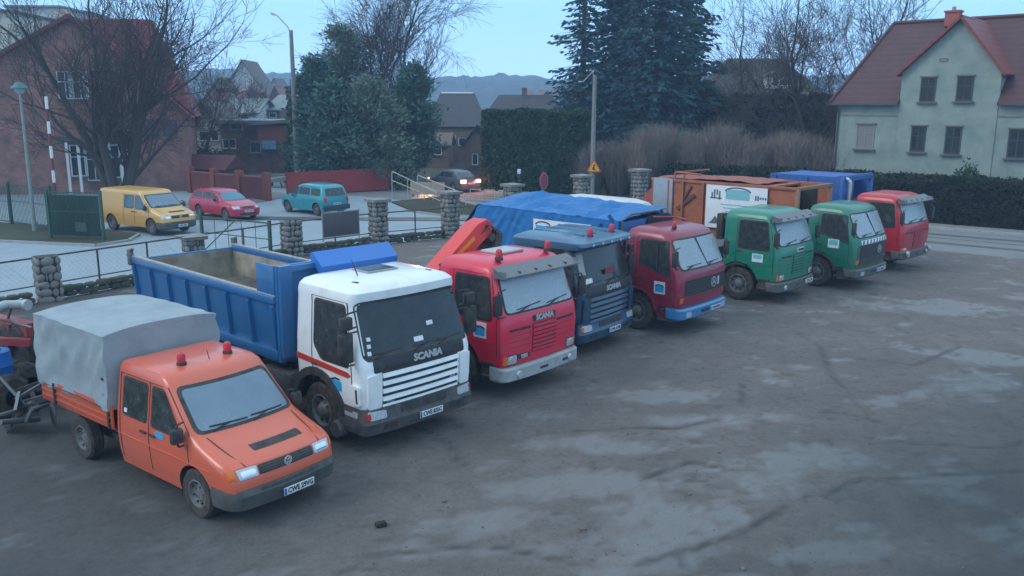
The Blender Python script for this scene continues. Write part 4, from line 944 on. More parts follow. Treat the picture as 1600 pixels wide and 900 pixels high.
# ================================================================== GROUND
def seg_d(p, a, b):
    a, b = Vector(a), Vector(b); t = max(0, min(1, (p-a).dot(b-a)/(b-a).length_squared)); return (p-(a+(b-a)*t)).length
FENCE = [(-24.5, 8.0), (-17.6, 18.9), (-13.8, 24.8), (-11.0, 29.1), (-8.6, 32.8), (-5.7, 35.8), (-2.7, 37.9), (0.0, 40.2), (3.4, 42.3), (6.5, 43.6), (11, 43.0)]
MUDT = mat('mud', (1, 1, 1)); 
def ground_mat(name, cols, scale=.6, fine=9, rough=(.95, .36), attr=True, bump=1.0, stones=True):
    m = bpy.data.materials.new(name); m.use_nodes = True; n = m.node_tree; b = n.nodes['Principled BSDF']
    tc = n.nodes.new('ShaderNodeTexCoord')
    def noi(s, d=8, r=.6):
        x = n.nodes.new('ShaderNodeTexNoise'); x.inputs['Scale'].default_value = s; x.inputs['Detail'].default_value = d; x.inputs['Roughness'].default_value = r; n.links.new(tc.outputs['Object'], x.inputs[0]); return x.outputs[0]
    def rng(i, a, b_, c=0, d=1):
        x = n.nodes.new('ShaderNodeMapRange'); x.inputs[1].default_value = a; x.inputs[2].default_value = b_; x.inputs[3].default_value = c; x.inputs[4].default_value = d; n.links.new(i, x.inputs[0]); return x.outputs[0]
    def mix(f, a, c):
        x = n.nodes.new('ShaderNodeMix'); x.data_type = 'RGBA'
        for k, q in ((6, a), (7, c)):
            if isinstance(q, tuple): x.inputs[k].default_value = (*q, 1)
            else: n.links.new(q, x.inputs[k])
        n.links.new(f, x.inputs[0]); return x.outputs[2]
    a = rng(noi(scale), .38, .66); f = rng(noi(fine, 10, .75), .35, .65)
    c = mix(a, cols[0], cols[1]); c = mix(rng(noi(fine, 12, .8), .45, .72, 0, .7), c, cols[2])
    wet_shade = None
    if attr:
        at_ = n.nodes.new('ShaderNodeAttribute'); at_.attribute_name = 'wet_shade'
        s = n.nodes.new('ShaderNodeSeparateColor'); n.links.new(at_.outputs['Color'], s.inputs[0])
        def ma(op, p, q):
            x = n.nodes.new('ShaderNodeMath'); x.operation = op
            for k, v in enumerate((p, q)):
                if isinstance(v, (int, float)): x.inputs[k].default_value = v
                else: n.links.new(v, x.inputs[k])
            return x.outputs[0]
        brk = ma('ADD', ma('MULTIPLY', ma('SUBTRACT', noi(2.1, 12, .72), .5), 1.3), ma('MULTIPLY', ma('SUBTRACT', noi(11, 8, .7), .5), .7))
        wf = rng(ma('ADD', s.outputs[0], ma('MULTIPLY', brk, .55)),   .05, .62, 0, .95); tf = rng(ma('ADD', s.outputs[1], ma('MULTIPLY', brk, .6)), .2, .9, 0, .8)
        dk = rng(noi(3.3, 12, .8), .50, .66, 0, .85); gt = rng(noi(38, 6, .8), .5, .72, 0, .55)
        c = mix(dk, c, cols[2]); c = mix(gt, c, (.30, .28, .265)); c = mix(wf, c, cols[3]); c = mix(tf, c, cols[4]); c = mix(s.outputs[2], c, (.040, .064, .070))  # last mix paints the teal lens shading over the mud colour
        rr = rng(wf, 0, 1, rough[0], rough[1]); n.links.new(rr, b.inputs['Roughness'])
    else: n.links.new(rng(a, 0, 1, rough[0], rough[1]), b.inputs['Roughness'])
    n.links.new(c, b.inputs['Base Color'])
    ad = n.nodes.new('ShaderNodeMath'); ad.operation = 'ADD'; n.links.new(noi(fine*.6, 12, .75), ad.inputs[0]); n.links.new(noi(fine*6, 4, .7), ad.inputs[1])
    bp = n.nodes.new('ShaderNodeBump'); bp.inputs['Strength'].default_value = bump; bp.inputs['Distance'].default_value = .05
    n.links.new(ad.outputs[0], bp.inputs['Height']); n.links.new(bp.outputs[0], b.inputs['Normal']); return m
# mud yard: a fine grid with ruts, damp pale flats, tyre tracks and painted lens shading
STEP = .14
def yard_side(x, y):
    # right/below of the fence polyline
    for (ax, ay), (bx, by) in zip(FENCE[:-1], FENCE[1:]):
        if ay <= y <= by or by <= y <= ay:
            if abs(by-ay) > 1e-6 and x < ax+(bx-ax)*(y-ay)/(by-ay): return False
    return True
ROAD_D = Vector((23.8, -18.4)).normalized(); ROAD_F = Vector((20.5, 41.6)); ROAD_N = Vector((ROAD_D.y, -ROAD_D.x))  # normal towards the yard
if ROAD_N.y > 0: ROAD_N = -ROAD_N
ROADW = 7.2
def road_off(x, y): return (Vector((x, y))-ROAD_F).dot(ROAD_N)
def bl(px, py): q = gr(px, py); return Vector((q.x, q.y))
FLATS = [(bl(1130, 745), 2.0, 1.0, .3), (bl(1250, 720), 1.4, .8, .2), (bl(980, 850), 1.9, .8, .3), (bl(1080, 810), 1.6, .9, .3), (bl(1440, 480), 3.0, 1.3, -.2), (bl(1510, 600), 1.6, .8, .8), (bl(1400, 625), 1.5, .35, .5), (bl(1560, 560), 2.0, .7, -.4), (bl(1020, 620), 1.3, .5, .1),
         (bl(1100, 660), 1.3, .5, 0), (bl(900, 760), 1.6, .5, .1), (bl(880, 690), 1.2, .4, .3), (bl(1010, 700), 1.2, .35, .1), (bl(1150, 485), 1.4, .35, 0), (bl(1470, 745), .9, .3, .1), (bl(760, 820), 1.3, .4, .2), (bl(1330, 860), 1.2, .35, .2), (bl(620, 860), 1.0, .3, .1), (bl(1560, 830), .8, .25, .4), (bl(900, 610), .9, .3, .2)]
TRACKS = [[bl(1282, 540), bl(1295, 580), bl(1330, 620), bl(1360, 645)], [bl(1285, 775), bl(1330, 752), bl(1420, 745), bl(1600, 735)], [bl(650, 665), bl(700, 690), bl(725, 728)], [bl(1160, 600), bl(1158, 630)], [bl(1010, 745), bl(1080, 720), bl(1150, 735)],
          [bl(900, 672), bl(1060, 668), bl(1120, 655)], [bl(1290, 640), bl(1380, 660)], [bl(1400, 690), bl(1560, 700), bl(1600, 690)], [bl(560, 870), bl(760, 850), bl(900, 880)], [bl(1340, 560), bl(1430, 570), bl(1500, 540)], [bl(1000, 880), bl(1150, 835), bl(1230, 790)]]
xs0, ys0, NX, NY = -24, 1.0, int(62/STEP), int(44/STEP)
idx = {}; vs = []; wet_shade = []
def wet_and_shade(x, y):
    n1 = noise.noise(Vector((x*.55, y*.55, 1.3))); n2 = noise.noise(Vector((x*1.7, y*1.7, 4))); n3 = noise.noise(Vector((x*5, y*5, 8)))
    wv = 0
    for c, a, b, th in FLATS:
        dx, dy = x-c.x, y-c.y
        if abs(dx) > 5 or abs(dy) > 5: continue
        u = dx*math.cos(th)+dy*math.sin(th); v = -dx*math.sin(th)+dy*math.cos(th)
        q = 1-((u/a)**2+(v/b)**2)+n1*.9+n2*.8+n3*.35
        wv = max(wv, min(1, max(0, q*.85)))
    sm = noise.noise(Vector((x*.8+9, y*1.6, 2)))+.6*n2+.3*n3
    wv = max(wv, min(.6, max(0, (sm-.25)*1.3)))*(.8+.5*n3)
    tk = 0; p = Vector((x, y))
    for T in TRACKS:
        for a, b in zip(T[:-1], T[1:]):
            if abs(x-a.x)+abs(y-a.y) > 9: continue
            d = seg_d(p, a, b)+.05*n2
            if d < .14: tk = max(tk, (1-d/.14)*(.85+.5*n3+.4*n2))
    far = noise.noise(Vector((x*2.6, y*2.6, 12)))+.5*noise.noise(Vector((x*9, y*9, 2)))
    tk = max(tk, min(.6, max(0, (far-.38)*2.4)))
    edge_shade = min(.72, max(0, ((x-2.5)*.5+(11-y)*.25+n1*.8+n2*.5)*.34))*max(0, min(1, (21-y)/9))  # lens shading painted in: mud darkens to teal towards right and left
    edge_shade = max(edge_shade, min(.5, max(0, (-x*.6-y*.1+n1*.6+n2*.4)*.3)))
    return wv*(1-tk), min(1, tk), edge_shade
for j in range(NY+1):
    for i in range(NX+1):
        x, y = xs0+i*STEP, ys0+j*STEP
        if y > 46 or abs(x) > .66*y+3.5: continue
        if not yard_side(x, y) or road_off(x, y) < ROADW-.2: continue
        wv, tk, edge_shade = wet_and_shade(x, y)
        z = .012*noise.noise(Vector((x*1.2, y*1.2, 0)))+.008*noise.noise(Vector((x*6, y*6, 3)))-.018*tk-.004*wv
        idx[(i, j)] = len(vs); vs.append((x, y, z)); wet_shade.append((wv, tk, edge_shade, 1))
fs = [(idx[(i, j)], idx[(i+1, j)], idx[(i+1, j+1)], idx[(i, j+1)]) for (i, j) in idx if (i+1, j) in idx and (i, j+1) in idx and (i+1, j+1) in idx]
me = bpy.data.meshes.new('yard'); me.from_pydata(vs, [], fs)
ca = me.color_attributes.new('wet_shade', 'FLOAT_COLOR', 'POINT'); ca.data.foreach_set('color', [c for w_ in wet_shade for c in w_])
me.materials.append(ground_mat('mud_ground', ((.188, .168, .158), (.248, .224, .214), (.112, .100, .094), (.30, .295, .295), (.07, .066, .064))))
for p in me.polygons: p.use_smooth = True
struct_y = bpy.data.objects.new('yard', me); COL.objects.link(struct_y); struct_y['kind'] = 'structure'
GRASS = ground_mat('grass_earth', ((.05, .06, .03), (.085, .085, .05), (.035, .04, .022), (0, 0, 0), (0, 0, 0)), scale=.3, attr=False, rough=(.95, .9))
g = MB()
rad = [0, 30, 60, 90, 140, 220, 350, 500, 700]; vs = []
for r_ in rad:
    for k in range(48):
        a = 2*math.pi*k/48; x, y = r_*math.cos(a), r_*math.sin(a); vs.append((x, y, -.09))
struct(g.add(vs, [(i*48+k, i*48+(k+1) % 48, (i+1)*48+(k+1) % 48, (i+1)*48+k) for i in range(len(rad)-1) for k in range(48)]).build('ground', GRASS, fix=False))
ASPH = ground_mat('asphalt', ((.19, .20, .205), (.235, .245, .25), (.15, .15, .15), (0, 0, 0), (0, 0, 0)), scale=.35, fine=14, attr=False, rough=(.8, .55), bump=.2)
STR = ground_mat('street_paving', ((.27, .34, .39), (.31, .38, .43), (.21, .27, .31), (0, 0, 0), (0, 0, 0)), scale=.4, fine=10, attr=False, rough=(.8, .5), bump=.2)
def sheet(name, pts, z, m, th=.05):
    return struct(MB().prism([(p[0], p[1]) for p in pts], 'Z', z-th, z).build(name, m, smooth=False))
def rp(along, off): q = ROAD_F+ROAD_D*along+ROAD_N*off; return (q.x, q.y)
sheet('road', [rp(-70, 0), rp(40, 0), rp(40, ROADW), rp(-70, ROADW)], -.014, ASPH)
# worn bands and the pale far kerb of the road
struct(MB().prism([rp(-70, -.32), rp(40, -.32), rp(40, 0), rp(-70, 0)], 'Z', -.08, .09).build('kerb', mat('kerb_stone', (.34, .35, .35), .8, c2=(.2, .2, .19), scale=4, amt=.6)))
sheet('pavement', [rp(-70, -1.6), rp(40, -1.6), rp(40, -.32), rp(-70, -.32)], .08, mat('pavement_slab', (.23, .235, .235), .8, c2=(.14, .145, .13), scale=2, amt=.7), .12)
for o_, w_ in ((1.9, .55), (3.1, .25), (4.7, .6)):
    pts = []; 
    for k in range(40): pts.append(rp(-30+60*k/39, o_-w_/2+.12*noise.noise(Vector((k*.6, o_, 0)))))
    for k in range(39, -1, -1): pts.append(rp(-30+60*k/39, o_+w_/2+.12*noise.noise(Vector((k*.6, o_, 5)))))
    struct(MB().prism(pts, 'Z', -.013, -.010).build('road_wear_band', mat('worn_asphalt', (.075, .08, .085), .75, c2=(.15, .15, .155), scale=1.3, amt=.9)))
sheet('road_shoulder', [rp(-30, ROADW), rp(40, ROADW), rp(40, ROADW+1.6), rp(-30, ROADW+1.6)], -.035, mat('shoulder_gravel', (.24, .24, .235), .85, c2=(.13, .12, .11), scale=2.2, amt=.9, bump=.3), .03)
# street beyond the fence
sheet('street', [(-46, 6), (-25.2, 6), (-24.5, 8.2), (-17.7, 19), (-13.9, 24.9), (-8.7, 32.9), (-5.8, 35.9), (-2.8, 38), (0, 40.4), rp(-22, ROADW+.02), rp(-60, ROADW+.02), (-46, 60)], -.03, STR)
def verge(name, pix, z=.06, m=None): return struct(MB().prism([tuple(gr(*q)[:2]) for q in pix], 'Z', -.03, z).build(name, m or GRASS, smooth=False))
verge('grass_verge', [(612, 316), (690, 308), (742, 322), (740, 336), (690, 335), (640, 328)])
KS = mat('kerb_stone', (0, 0, 0))
verge('grass_verge', [(-60, 345), (60, 352), (150, 358), (215, 366), (200, 374), (150, 382), (60, 378), (-60, 372)], .05)
def kerb_line(pix, w_=.14, h=.10, name='kerb', m=None):
    P = [gr(*q) for q in pix]; mb = MB()
    for a, b in zip(P[:-1], P[1:]): mb.bar((a.x, a.y, h/2-.03), (b.x, b.y, h/2-.03), w_, h)
    return struct(mb.build(name, m or KS))
kerb_line([(-60, 374), (60, 380), (150, 384), (202, 376), (217, 367)]); kerb_line([(640, 330), (690, 337), (742, 338)])
# pavement in front of the brick house
verge('pavement', [(180, 330), (300, 318), (430, 300), (455, 306), (330, 330), (210, 345)], .03, mat('pavement_slab', (0, 0, 0)))
# hills on the horizon
hm = mat('wooded_hill', (.045, .065, .07), .95, c2=(.075, .08, .08), scale=.05, amt=.9, bump=.8, bscale=.5)
vs = []; NXH, NYH = 260, 34
for j in range(NYH):
    for i in range(NXH):
        a = R(140-100*i/(NXH-1)); d = 330+9.5*j; x, y = d*math.cos(a), d*math.sin(a)
        prof = math.sin(min(1, j/(NYH-1)*1.15)*math.pi/2)
        ridge = 25+6*noise.noise(Vector((i*.02, 0, 3)))+2.5*math.cos(i*.014)+1.6*noise.noise(Vector((i*.09, 3, 3)))
        z = -1+ridge*prof*d/560+(3.2*noise.noise(Vector((x*.05, y*.05, 1)))+2.6*noise.noise(Vector((x*.3, y*.3, 4))))*min(1, j/6)
        vs.append((x, y, z))
o = MB().add(vs, [(j*NXH+i, j*NXH+i+1, (j+1)*NXH+i+1, (j+1)*NXH+i) for j in range(NYH-1) for i in range(NXH-1)]).build('hills', hm, fix=False); struct(o)

# ================================================================== YARD FENCE
STONE = mat('field_stone', (.26, .25, .235), .85, c2=(.14, .13, .12), scale=6, amt=.8, bump=.5, bscale=12)
MORT = mat('dark_mortar', (.05, .05, .05), .9)
CONC = mat('old_concrete', (.27, .27, .26), .85, c2=(.15, .155, .14), scale=5, amt=.7, bump=.3)
def pillar(x, y, h, w_=.78, cap=True, label='', rz=-.9):
    t = thing('stone_pillar', label, 'pillar', (x, y, -.05), rz, 'field stone pillars of the yard fence')
    MB().box((0, 0, h/2), (w_-.08, w_-.08, h)).build('mortar_core', MORT, t)
    mb = MB(); rows = int(h/.2); rr = random.Random(int(x*10)+int(y*7))
    for r_ in range(rows):
        for f in range(4):
            n = rr.choice((3, 4)); cut = sorted(rr.uniform(.12, .88) for _ in range(n-1)); e = [0]+cut+[1]
            for a, b in zip(e[:-1], e[1:]):
                if b-a < .08: continue
                c = (a+b)/2*w_-w_/2; z = .1+r_*h/rows; L_ = (b-a)*w_-.03; H_ = h/rows-.03+rr.uniform(-.02, .02)
                M = Matrix.Rotation(f*math.pi/2, 4, 'Z'); p = M @ Vector((c, -w_/2+.03, 0))
                b_ = bmesh.new(); bmesh.ops.create_icosphere(b_, subdivisions=2, radius=.5)
                vv = [M @ Vector((v.co.x*L_*1.15, v.co.y*.11, v.co.z*H_*1.2+.02*rr.uniform(-1, 1)))+Vector((p.x, p.y, z)) for v in b_.verts]; ff = [[v.index for v in q.verts] for q in b_.faces]; b_.free(); mb.add(vv, ff)
    mb.build('stonework', STONE, t)
    if cap: MB().box((0, 0, h+.05), (w_+.22, w_+.22, .12), ch=.03).add([(-.45, -.45, h+.11), (.45, -.45, h+.11), (.45, .45, h+.11), (-.45, .45, h+.11), (0, 0, h+.17)], [(0, 1, 4), (1, 2, 4), (2, 3, 4), (3, 0, 4)]).build('capstone', CONC, t)
    return t
def ztop(px, py, x, y): return at(px, py, y).z
pillar(-13.75, 24.9, 1.38, .64, False, 'grey field stone fence pillar behind the tarpaulin bed, nearest the left edge')
pillar(-11.0, 29.2, 1.26, .60, True, 'low stone pillar with broad cap behind the tipper, beside the yellow van')
pillar(-8.55, 32.9, 1.48, .66, False, 'reddish grey stone pillar below the pink car, without a cap')
pillar(-5.65, 35.9, 1.85, .64, True, 'capped stone pillar right of the dark grey sign board')
pillar(-2.75, 37.8, 2.0, .64, True, 'tall capped stone pillar beside the raised crane boom')
pillar(0.0, 40.3, 2.12, .64, True, 'first stone pillar showing above the blue refuse body, left of the octagonal sign')
pillar(3.4, 42.1, 2.42, .64, True, 'stone pillar with pale cap between the octagonal sign and the warning sign')
pillar(6.4, 43.4, 2.62, .64, True, 'stone pillar right of the yellow warning sign, farthest to the right')
PIPE = mat('dark_pipe', (.06, .055, .055), .6, c2=(.14, .07, .04), scale=8, amt=.6)
FP = [Vector((*p, 0)) for p in FENCE]
labs = ['dark pipe rail fence over a low wall at the left edge', 'dark pipe rail fence with pale mesh between the first two stone pillars', 'dark pipe rail fence just behind the tipper tailgate', 'pipe rail fence carrying the grey sign board', 'pipe rail fence beside the grass verge', 'pipe rail fence behind the blue refuse body', 'pipe rail fence between the two octagonal-sign pillars', 'pipe rail fence by the warning sign']
segs = [(1, 2, .2), (2, 3, 0), (3, 4, .3), (4, 5, 1), (5, 6, 0), (6, 7, 0), (7, 8, 0), (8, 9, 0)]
for (i, j, _), lab in zip(segs, labs):
    a, b = FP[i], FP[j]; d = (b-a).normalized(); L_ = (b-a).length
    t = thing('rail_fence', lab, 'fence', (a.x, a.y, 0), math.atan2(d.y, d.x), 'rail fence sections between the pillars')
    zt = 1.32
    MB().cone((.3, 0, zt), (L_-.3, 0, zt), .028, .028, 8).build('top_rail', PIPE, t)
    MB().cone((.3, 0, .5), (L_-.3, 0, .5), .02, .02, 8).build('bottom_rail', PIPE, t)
    n = max(1, int(L_/1.7))
    for k in range(1, n):
        MB().cone((L_*k/n, 0, .1), (L_*k/n, 0, zt), .032, .032, 8).build('fence_post', PIPE, t)
    mb = MB()
    if i in (1, 2):
        k = 0
        while k*.16 < L_-.7:
            x = .35+k*.16; mb.bar((x, 0, .5), (min(x+.9, L_-.3), 0, min(zt, .5+.9*(min(x+.9, L_-.3)-x)/.9)), .003, .003); k += 1
        k = 0
        while k*.16 < L_-.7:
            x = .35+k*.16; mb.bar((min(x+.9, L_-.3), 0, .5), (x, 0, .5+.9*(min(x+.9, L_-.3)-x)/.9), .003, .003); k += 1
        mb.build('wire_mesh', mat('mesh_wire', (.35, .36, .36), .5, .3), t)
    wl = thing('low_wall', 'low mossy stone wall under the '+lab.split(' fence')[0].replace('dark ', '')+' '+{1: 'at the left edge', 2: 'between the first two pillars', 3: 'behind the tipper tailgate', 4: 'below the grey sign board', 5: 'beside the grass verge', 6: 'behind the blue refuse body', 7: 'between the octagonal-sign pillars', 8: 'by the warning sign'}[i], 'wall', (a.x, a.y, 0), math.atan2(d.y, d.x), 'low wall sections under the fence')
    mb = MB(); rr = random.Random(i); x = .35
    while x < L_-.4:
        for r_ in range(2):
            mb.box((x+rr.uniform(-.05, .05), rr.uniform(-.02, .02), .1+.18*r_), (.34+rr.uniform(-.1, .08), .3, .15+rr.uniform(-.03, .03)), ch=.05)
        x += .36
    mb.build('stonework', mat('mossy_stone', (.085, .09, .068), .95, c2=(.045, .055, .035), scale=3, amt=.9, bump=.5), wl)
# sign board hung on the fence
a, b = FP[4], FP[5]; d = (b-a).normalized(); c = a+d*2.35
t = thing('sign_board', 'blank dark grey board hung on the fence between two stone pillars', 'sign', (c.x, c.y, 0), math.atan2(d.y, d.x))
MB().box((0, -.06, 1.05), (1.75, .03, .95), ch=.004).build('board', mat('board_back', (.075, .075, .085), .6, c2=(.11, .1, .1), scale=3, amt=.5), t)
fr = MB()
for x in (-.88, .88): fr.box((x, -.06, 1.0), (.035, .04, 1.2))
fr.box((0, -.06, 1.54), (1.8, .04, .035)).box((0, -.06, .56), (1.8, .04, .035)); fr.build('board_frame', mat('board_frame', (.3, .31, .32), .5), t)
# green swing gate and its posts
GG = mat('gate_green', (.012, .07, .05), .5, c2=DUST, scale=4, amt=.2)
def gate(name, label, P, h, cat='gate', bars=9, brace=True, grp=None):
    a, b = P; d = (b-a); L_ = d.length; t = thing(name, label, cat, (a.x, a.y, 0), math.atan2(d.y, d.x), grp)
    MB().box((0, 0, h/2+.05), (.1, .1, h+.1)).build('gate_post', GG, t); MB().box((L_, 0, h/2+.05), (.1, .1, h+.1)).build('gate_post', GG, t)
    MB().box((L_/2, 0, h), (L_-.12, .05, .05)).box((L_/2, 0, .18), (L_-.12, .05, .05)).box((L_/2, 0, h*.6), (L_-.12, .03, .03)).build('gate_frame', GG, t)
    mb = MB()
    for k in range(1, bars): mb.box((L_*k/bars, 0, (h+.18)/2), (.018, .018, h-.2))
    if brace: mb.bar((.1, 0, .2), (L_*.5, 0, h-.05), .035, .035)
    mb.build('gate_infill', GG, t); return t
gate('swing_gate', 'open green tube gate beside the pink car, left of the capless pillar', (gr(318, 398), gr(424, 412)), 1.5, bars=5)
gate('mesh_gate', 'dark green barred gate panel standing in front of the yellow van', (gr(80, 374), gr(163, 377)), 2.05, bars=40, brace=False, grp='green gate panels by the street')
gate('mesh_gate', 'dark green barred fence panel at the left edge behind the lamp post', (gr(-40, 345), gr(18, 352)), 1.9, bars=24, brace=False, grp='green gate panels by the street')
gate('mesh_gate', 'dark green barred fence panel between the lamp post and the striped barrier pole', (gr(20, 352), gr(84, 362)), 2.0, bars=30, brace=False, grp='green gate panels by the street')
# dense green screen on the panels
p0, p1 = gr(84, 372), gr(161, 375); d = p1-p0
sc_ = thing('privacy_screen', 'dark green windbreak cloth tied to the gate panel before the yellow van', 'screen', (p0.x, p0.y, 0), math.atan2(d.y, d.x))
skin(None, 'screen_cloth', (0, -.08, .15), (d.length, -.08, .15), (d.length, -.08, 1.9), (0, -.08, 1.9), mat('screen_green', (.004, .03, .026), .85, c2=(.012, .05, .04), scale=5, amt=.7), amp=.04, seed=5, parent=sc_)
sc_2 = MB().box((d.length*.62, -.12, .55), (.5, .05, .4)).build('screen_notice', mat('notice_grey', (.2, .24, .24), .6), sc_)
# lamp post, barrier
lp = gr(55, 362); zt = at(20, 132, lp.y).z
lx = lp.x
t = thing('street_lamp', 'slim grey street lamp with a green bell shade at the left edge', 'street lamp', (lx, lp.y, -.03), 0, 'lamps along the streets')
MB().cone((0, 0, 0), (0, 0, zt-.25), .09, .055, 12).cone((0, 0, 0), (0, 0, .5), .12, .12, 12).build('pole', mat('lamp_pole', (.28, .32, .31), .5, .3, c2=(.15, .17, .16), amt=.5), t)
MB().lathe([(.001, zt+.14), (.13, zt+.12), (.24, zt), (.36, zt-.12), (.36, zt-.15), (.001, zt-.15)], n=20).build('lamp_shade', mat('shade_green', (.05, .16, .14), .5), t)
MB().lathe([(.22, zt-.15), (.2, zt-.28), (.1, zt-.36), (.001, zt-.37)], n=16).build('lamp_globe', mat('globe', (.35, .42, .42), .3), t)
bp_ = gr(92, 362); zt = at(66, 153, bp_.y).z
t = thing('barrier_boom', 'red and white striped barrier pole raised upright by the green gate', 'barrier', (bp_.x, bp_.y, -.03), 0)
top = Vector((.05, .0, zt)); n = 11
for k in range(n): MB().cone(top*(k/n)+Vector((0, 0, .1)), top*((k+1)/n)+Vector((0, 0, .1)), .07, .065, 10).build('boom_band', mat('band_white', (.72, .72, .70), .5) if k % 2 == 0 else mat('band_red', (.16, .04, .04), .5), t)
MB().box((0, .3, .45), (.35, .5, .9), ch=.03).build('barrier_housing', mat('housing', (.10, .13, .12), .5), t)

# concrete poles with lamps
def pole(name, label, px, py, py_top, Y, arm, r0=.16, r1=.10, lit=False, px_top=None):
    b = gr(px, py) if Y is None else at(px, py, Y); Y = b.y; topz = at(px_top or px, py_top, Y).z; tx = b.x
    t = thing(name, label, 'street lamp', (tx, Y, -.05), 0, 'lamps along the streets')
    MB().cone((0, 0, 0), (0, 0, topz), r0, r1, 14).build('pole', mat('pole_concrete', (.25, .25, .24), .85, c2=(.15, .155, .15), scale=3, amt=.7), t)
    ax, az = arm
    MB().tube([(0, 0, topz-.4), (ax*.15, 0, topz+.2), (ax*.7, 0, topz+az*.85), (ax*.75, 0, topz+az*.9)], .035, 8).build('lamp_arm', mat('arm_grey', (.3, .31, .32), .5, .4), t)
    s = -1 if ax < 0 else 1
    hd_ = MB().prism([(ax*.72, topz+az*.84), (ax*.75, topz+az*.95), (ax*1.0, topz+az*1.06), (ax*1.08, topz+az*1.02), (ax*1.05, topz+az*.95)], 'Y', -.14, .14).build('lamp_head', mat('head_grey', (.5, .52, .54), .4), t)
    MB().box((ax*.93, 0, topz+az*.93), (abs(ax)*.25, .2, .04)).build('lamp_glass', mat('street_lamp_glass', (.7, .75, .8), .3, emit=.6 if lit else 0), hd_)
    return t
pole('street_lamp', 'tall concrete lamp pole beside the conifers, its arm pointing left', 465, 274, 46, None if False else 62, (-1.25, 1.1), .22, .13, px_top=457)
t2 = pole('street_lamp', 'concrete utility pole with a short lamp arm in front of the big spruces', 925, 300, 116, 55, (-.95, -.42), .17, .12, lit=True)
# warning sign on the pole
q = at(928, 259, 54.7)
t = thing('warning_sign', 'yellow triangular road sign with red border fixed to the utility pole', 'road sign', (q.x, q.y, q.z))
MB().prism([(-.42, -.36), (.42, -.36), (0, .38)], 'Y', 0, .02).build('sign_face', mat('sign_yellow', (.85, .45, .02), .5), t)
mb = MB()
for a, b in (((-.42, -.36), (.42, -.36)), ((.42, -.36), (0, .38)), ((0, .38), (-.42, -.36))): mb.bar((a[0], -.012, a[1]), (b[0], -.012, b[1]), .012, .07)
mb.build('sign_border', mat('sign_red', (.7, .08, .03), .5), t)
MB().box((0, -.01, -.08), (.06, .012, .3)).box((.02, -.012, -.22), (.2, .012, .06)).bar((-.1, -.012, -.2), (.08, -.012, .05), .012, .05).build('sign_symbol', INK, t)
MB().box((0, .08, 0), (.06, .14, .3)).build('sign_bracket', STEEL, t)
q = gr(850, 305); z_ = at(850, 283, 42.5).z; q = Vector((at(850, 283, 43).x, 43, 0))
t = thing('octagonal_sign', 'faded pink octagonal sign seen nearly edge-on between the stone pillars', 'road sign', (q.x, q.y, 0), R(55))
cz = at(850, 283, 43).z
MB().prism([(.40*math.cos(R(22.5+45*k)), cz+.45*math.sin(R(22.5+45*k))) for k in range(8)], 'Y', -.012, .012).build('sign_face', mat('faded_red', (.42, .16, .19), .5), t)
MB().prism([(.33*math.cos(R(22.5+45*k)), cz+.37*math.sin(R(22.5+45*k))) for k in range(8)], 'Y', -.016, -.012).build('sign_field', mat('faded_red2', (.30, .06, .10), .5), t)
MB().cone((0, .04, -.05), (0, .04, cz+.5), .03, .03, 8).build('sign_post', STEEL, t)
q = at(811, 268, 50)
t = thing('marker_post', 'small white marker on a thin post in front of the dark hedge', 'marker', (q.x, q.y, 0), 0)
MB().cone((0, 0, -.05), (0, 0, q.z), .02, .02, 6).build('post', STEEL, t); MB().box((0, 0, q.z), (.2, .05, .28), rz=.3, ch=.02).build('marker_plate', WHITE, t)

# pale tube railings at the ramp
RL = mat('pale_railing', (.40, .38, .33), .5)
def railing(label, pa, pb, Y):
    a, b = at(*pa, Y), at(*pb, Y-3.5); a.z = max(a.z, 1.0); t = thing('ramp_railing', label, 'railing', (a.x, a.y, 0), 0, 'pale tube railings by the road')
    L_ = b-a; A = Vector((0, 0, a.z)); B = Vector((L_.x, L_.y, max(.35, b.z)))
    MB().tube([Vector((0, 0, -.05)), A-Vector((0, 0, .12)), A+Vector((.06, 0, 0)), B], .035, 8).build('top_rail', RL, t)
    MB().tube([A-Vector((0, 0, .55)), B-Vector((0, 0, .38))], .03, 8).build('mid_rail', RL, t)
    for f in (.33, .66, 1.0):
        p = A.lerp(B, f); MB().cone((p.x, p.y, -.05), p, .03, .03, 8).build('rail_post', RL, t)
bp3 = at(668, 296, 55.5)
t = thing('beige_hoarding', 'low beige board behind the pale railings, lit warm by added spots', 'board', (bp3.x, 55.5, 0), R(-12))
MB().box((0, 0, .55), (2.3, .06, .8)).build('panel', mat('beige_board', (.45, .36, .28), .7, c2=(.3, .24, .19), scale=4, amt=.6), t)
for x in (-1, 1): MB().box((x, .06, .4), (.08, .08, 1.0)).build('panel_post', STEEL, t)
railing('pale tube railing descending beside the red fence, the left one', (612, 268), (690, 305), 55)
railing('pale tube railing descending towards the grey car, the right one', (652, 274), (728, 304), 54)
t = thing('ramp_railing', 'low pale hooped railing by the road behind the tall stone pillar', 'railing', (*gr(735, 312)[:2], 0), R(-20), 'pale tube railings by the road')
for k in range(3): MB().tube([(k*.95, 0, -.05), (k*.95, 0, .65), (k*.95+.7, 0, .65), (k*.95+.7, 0, -.05)], .03, 8).build('hoop', RL, t)

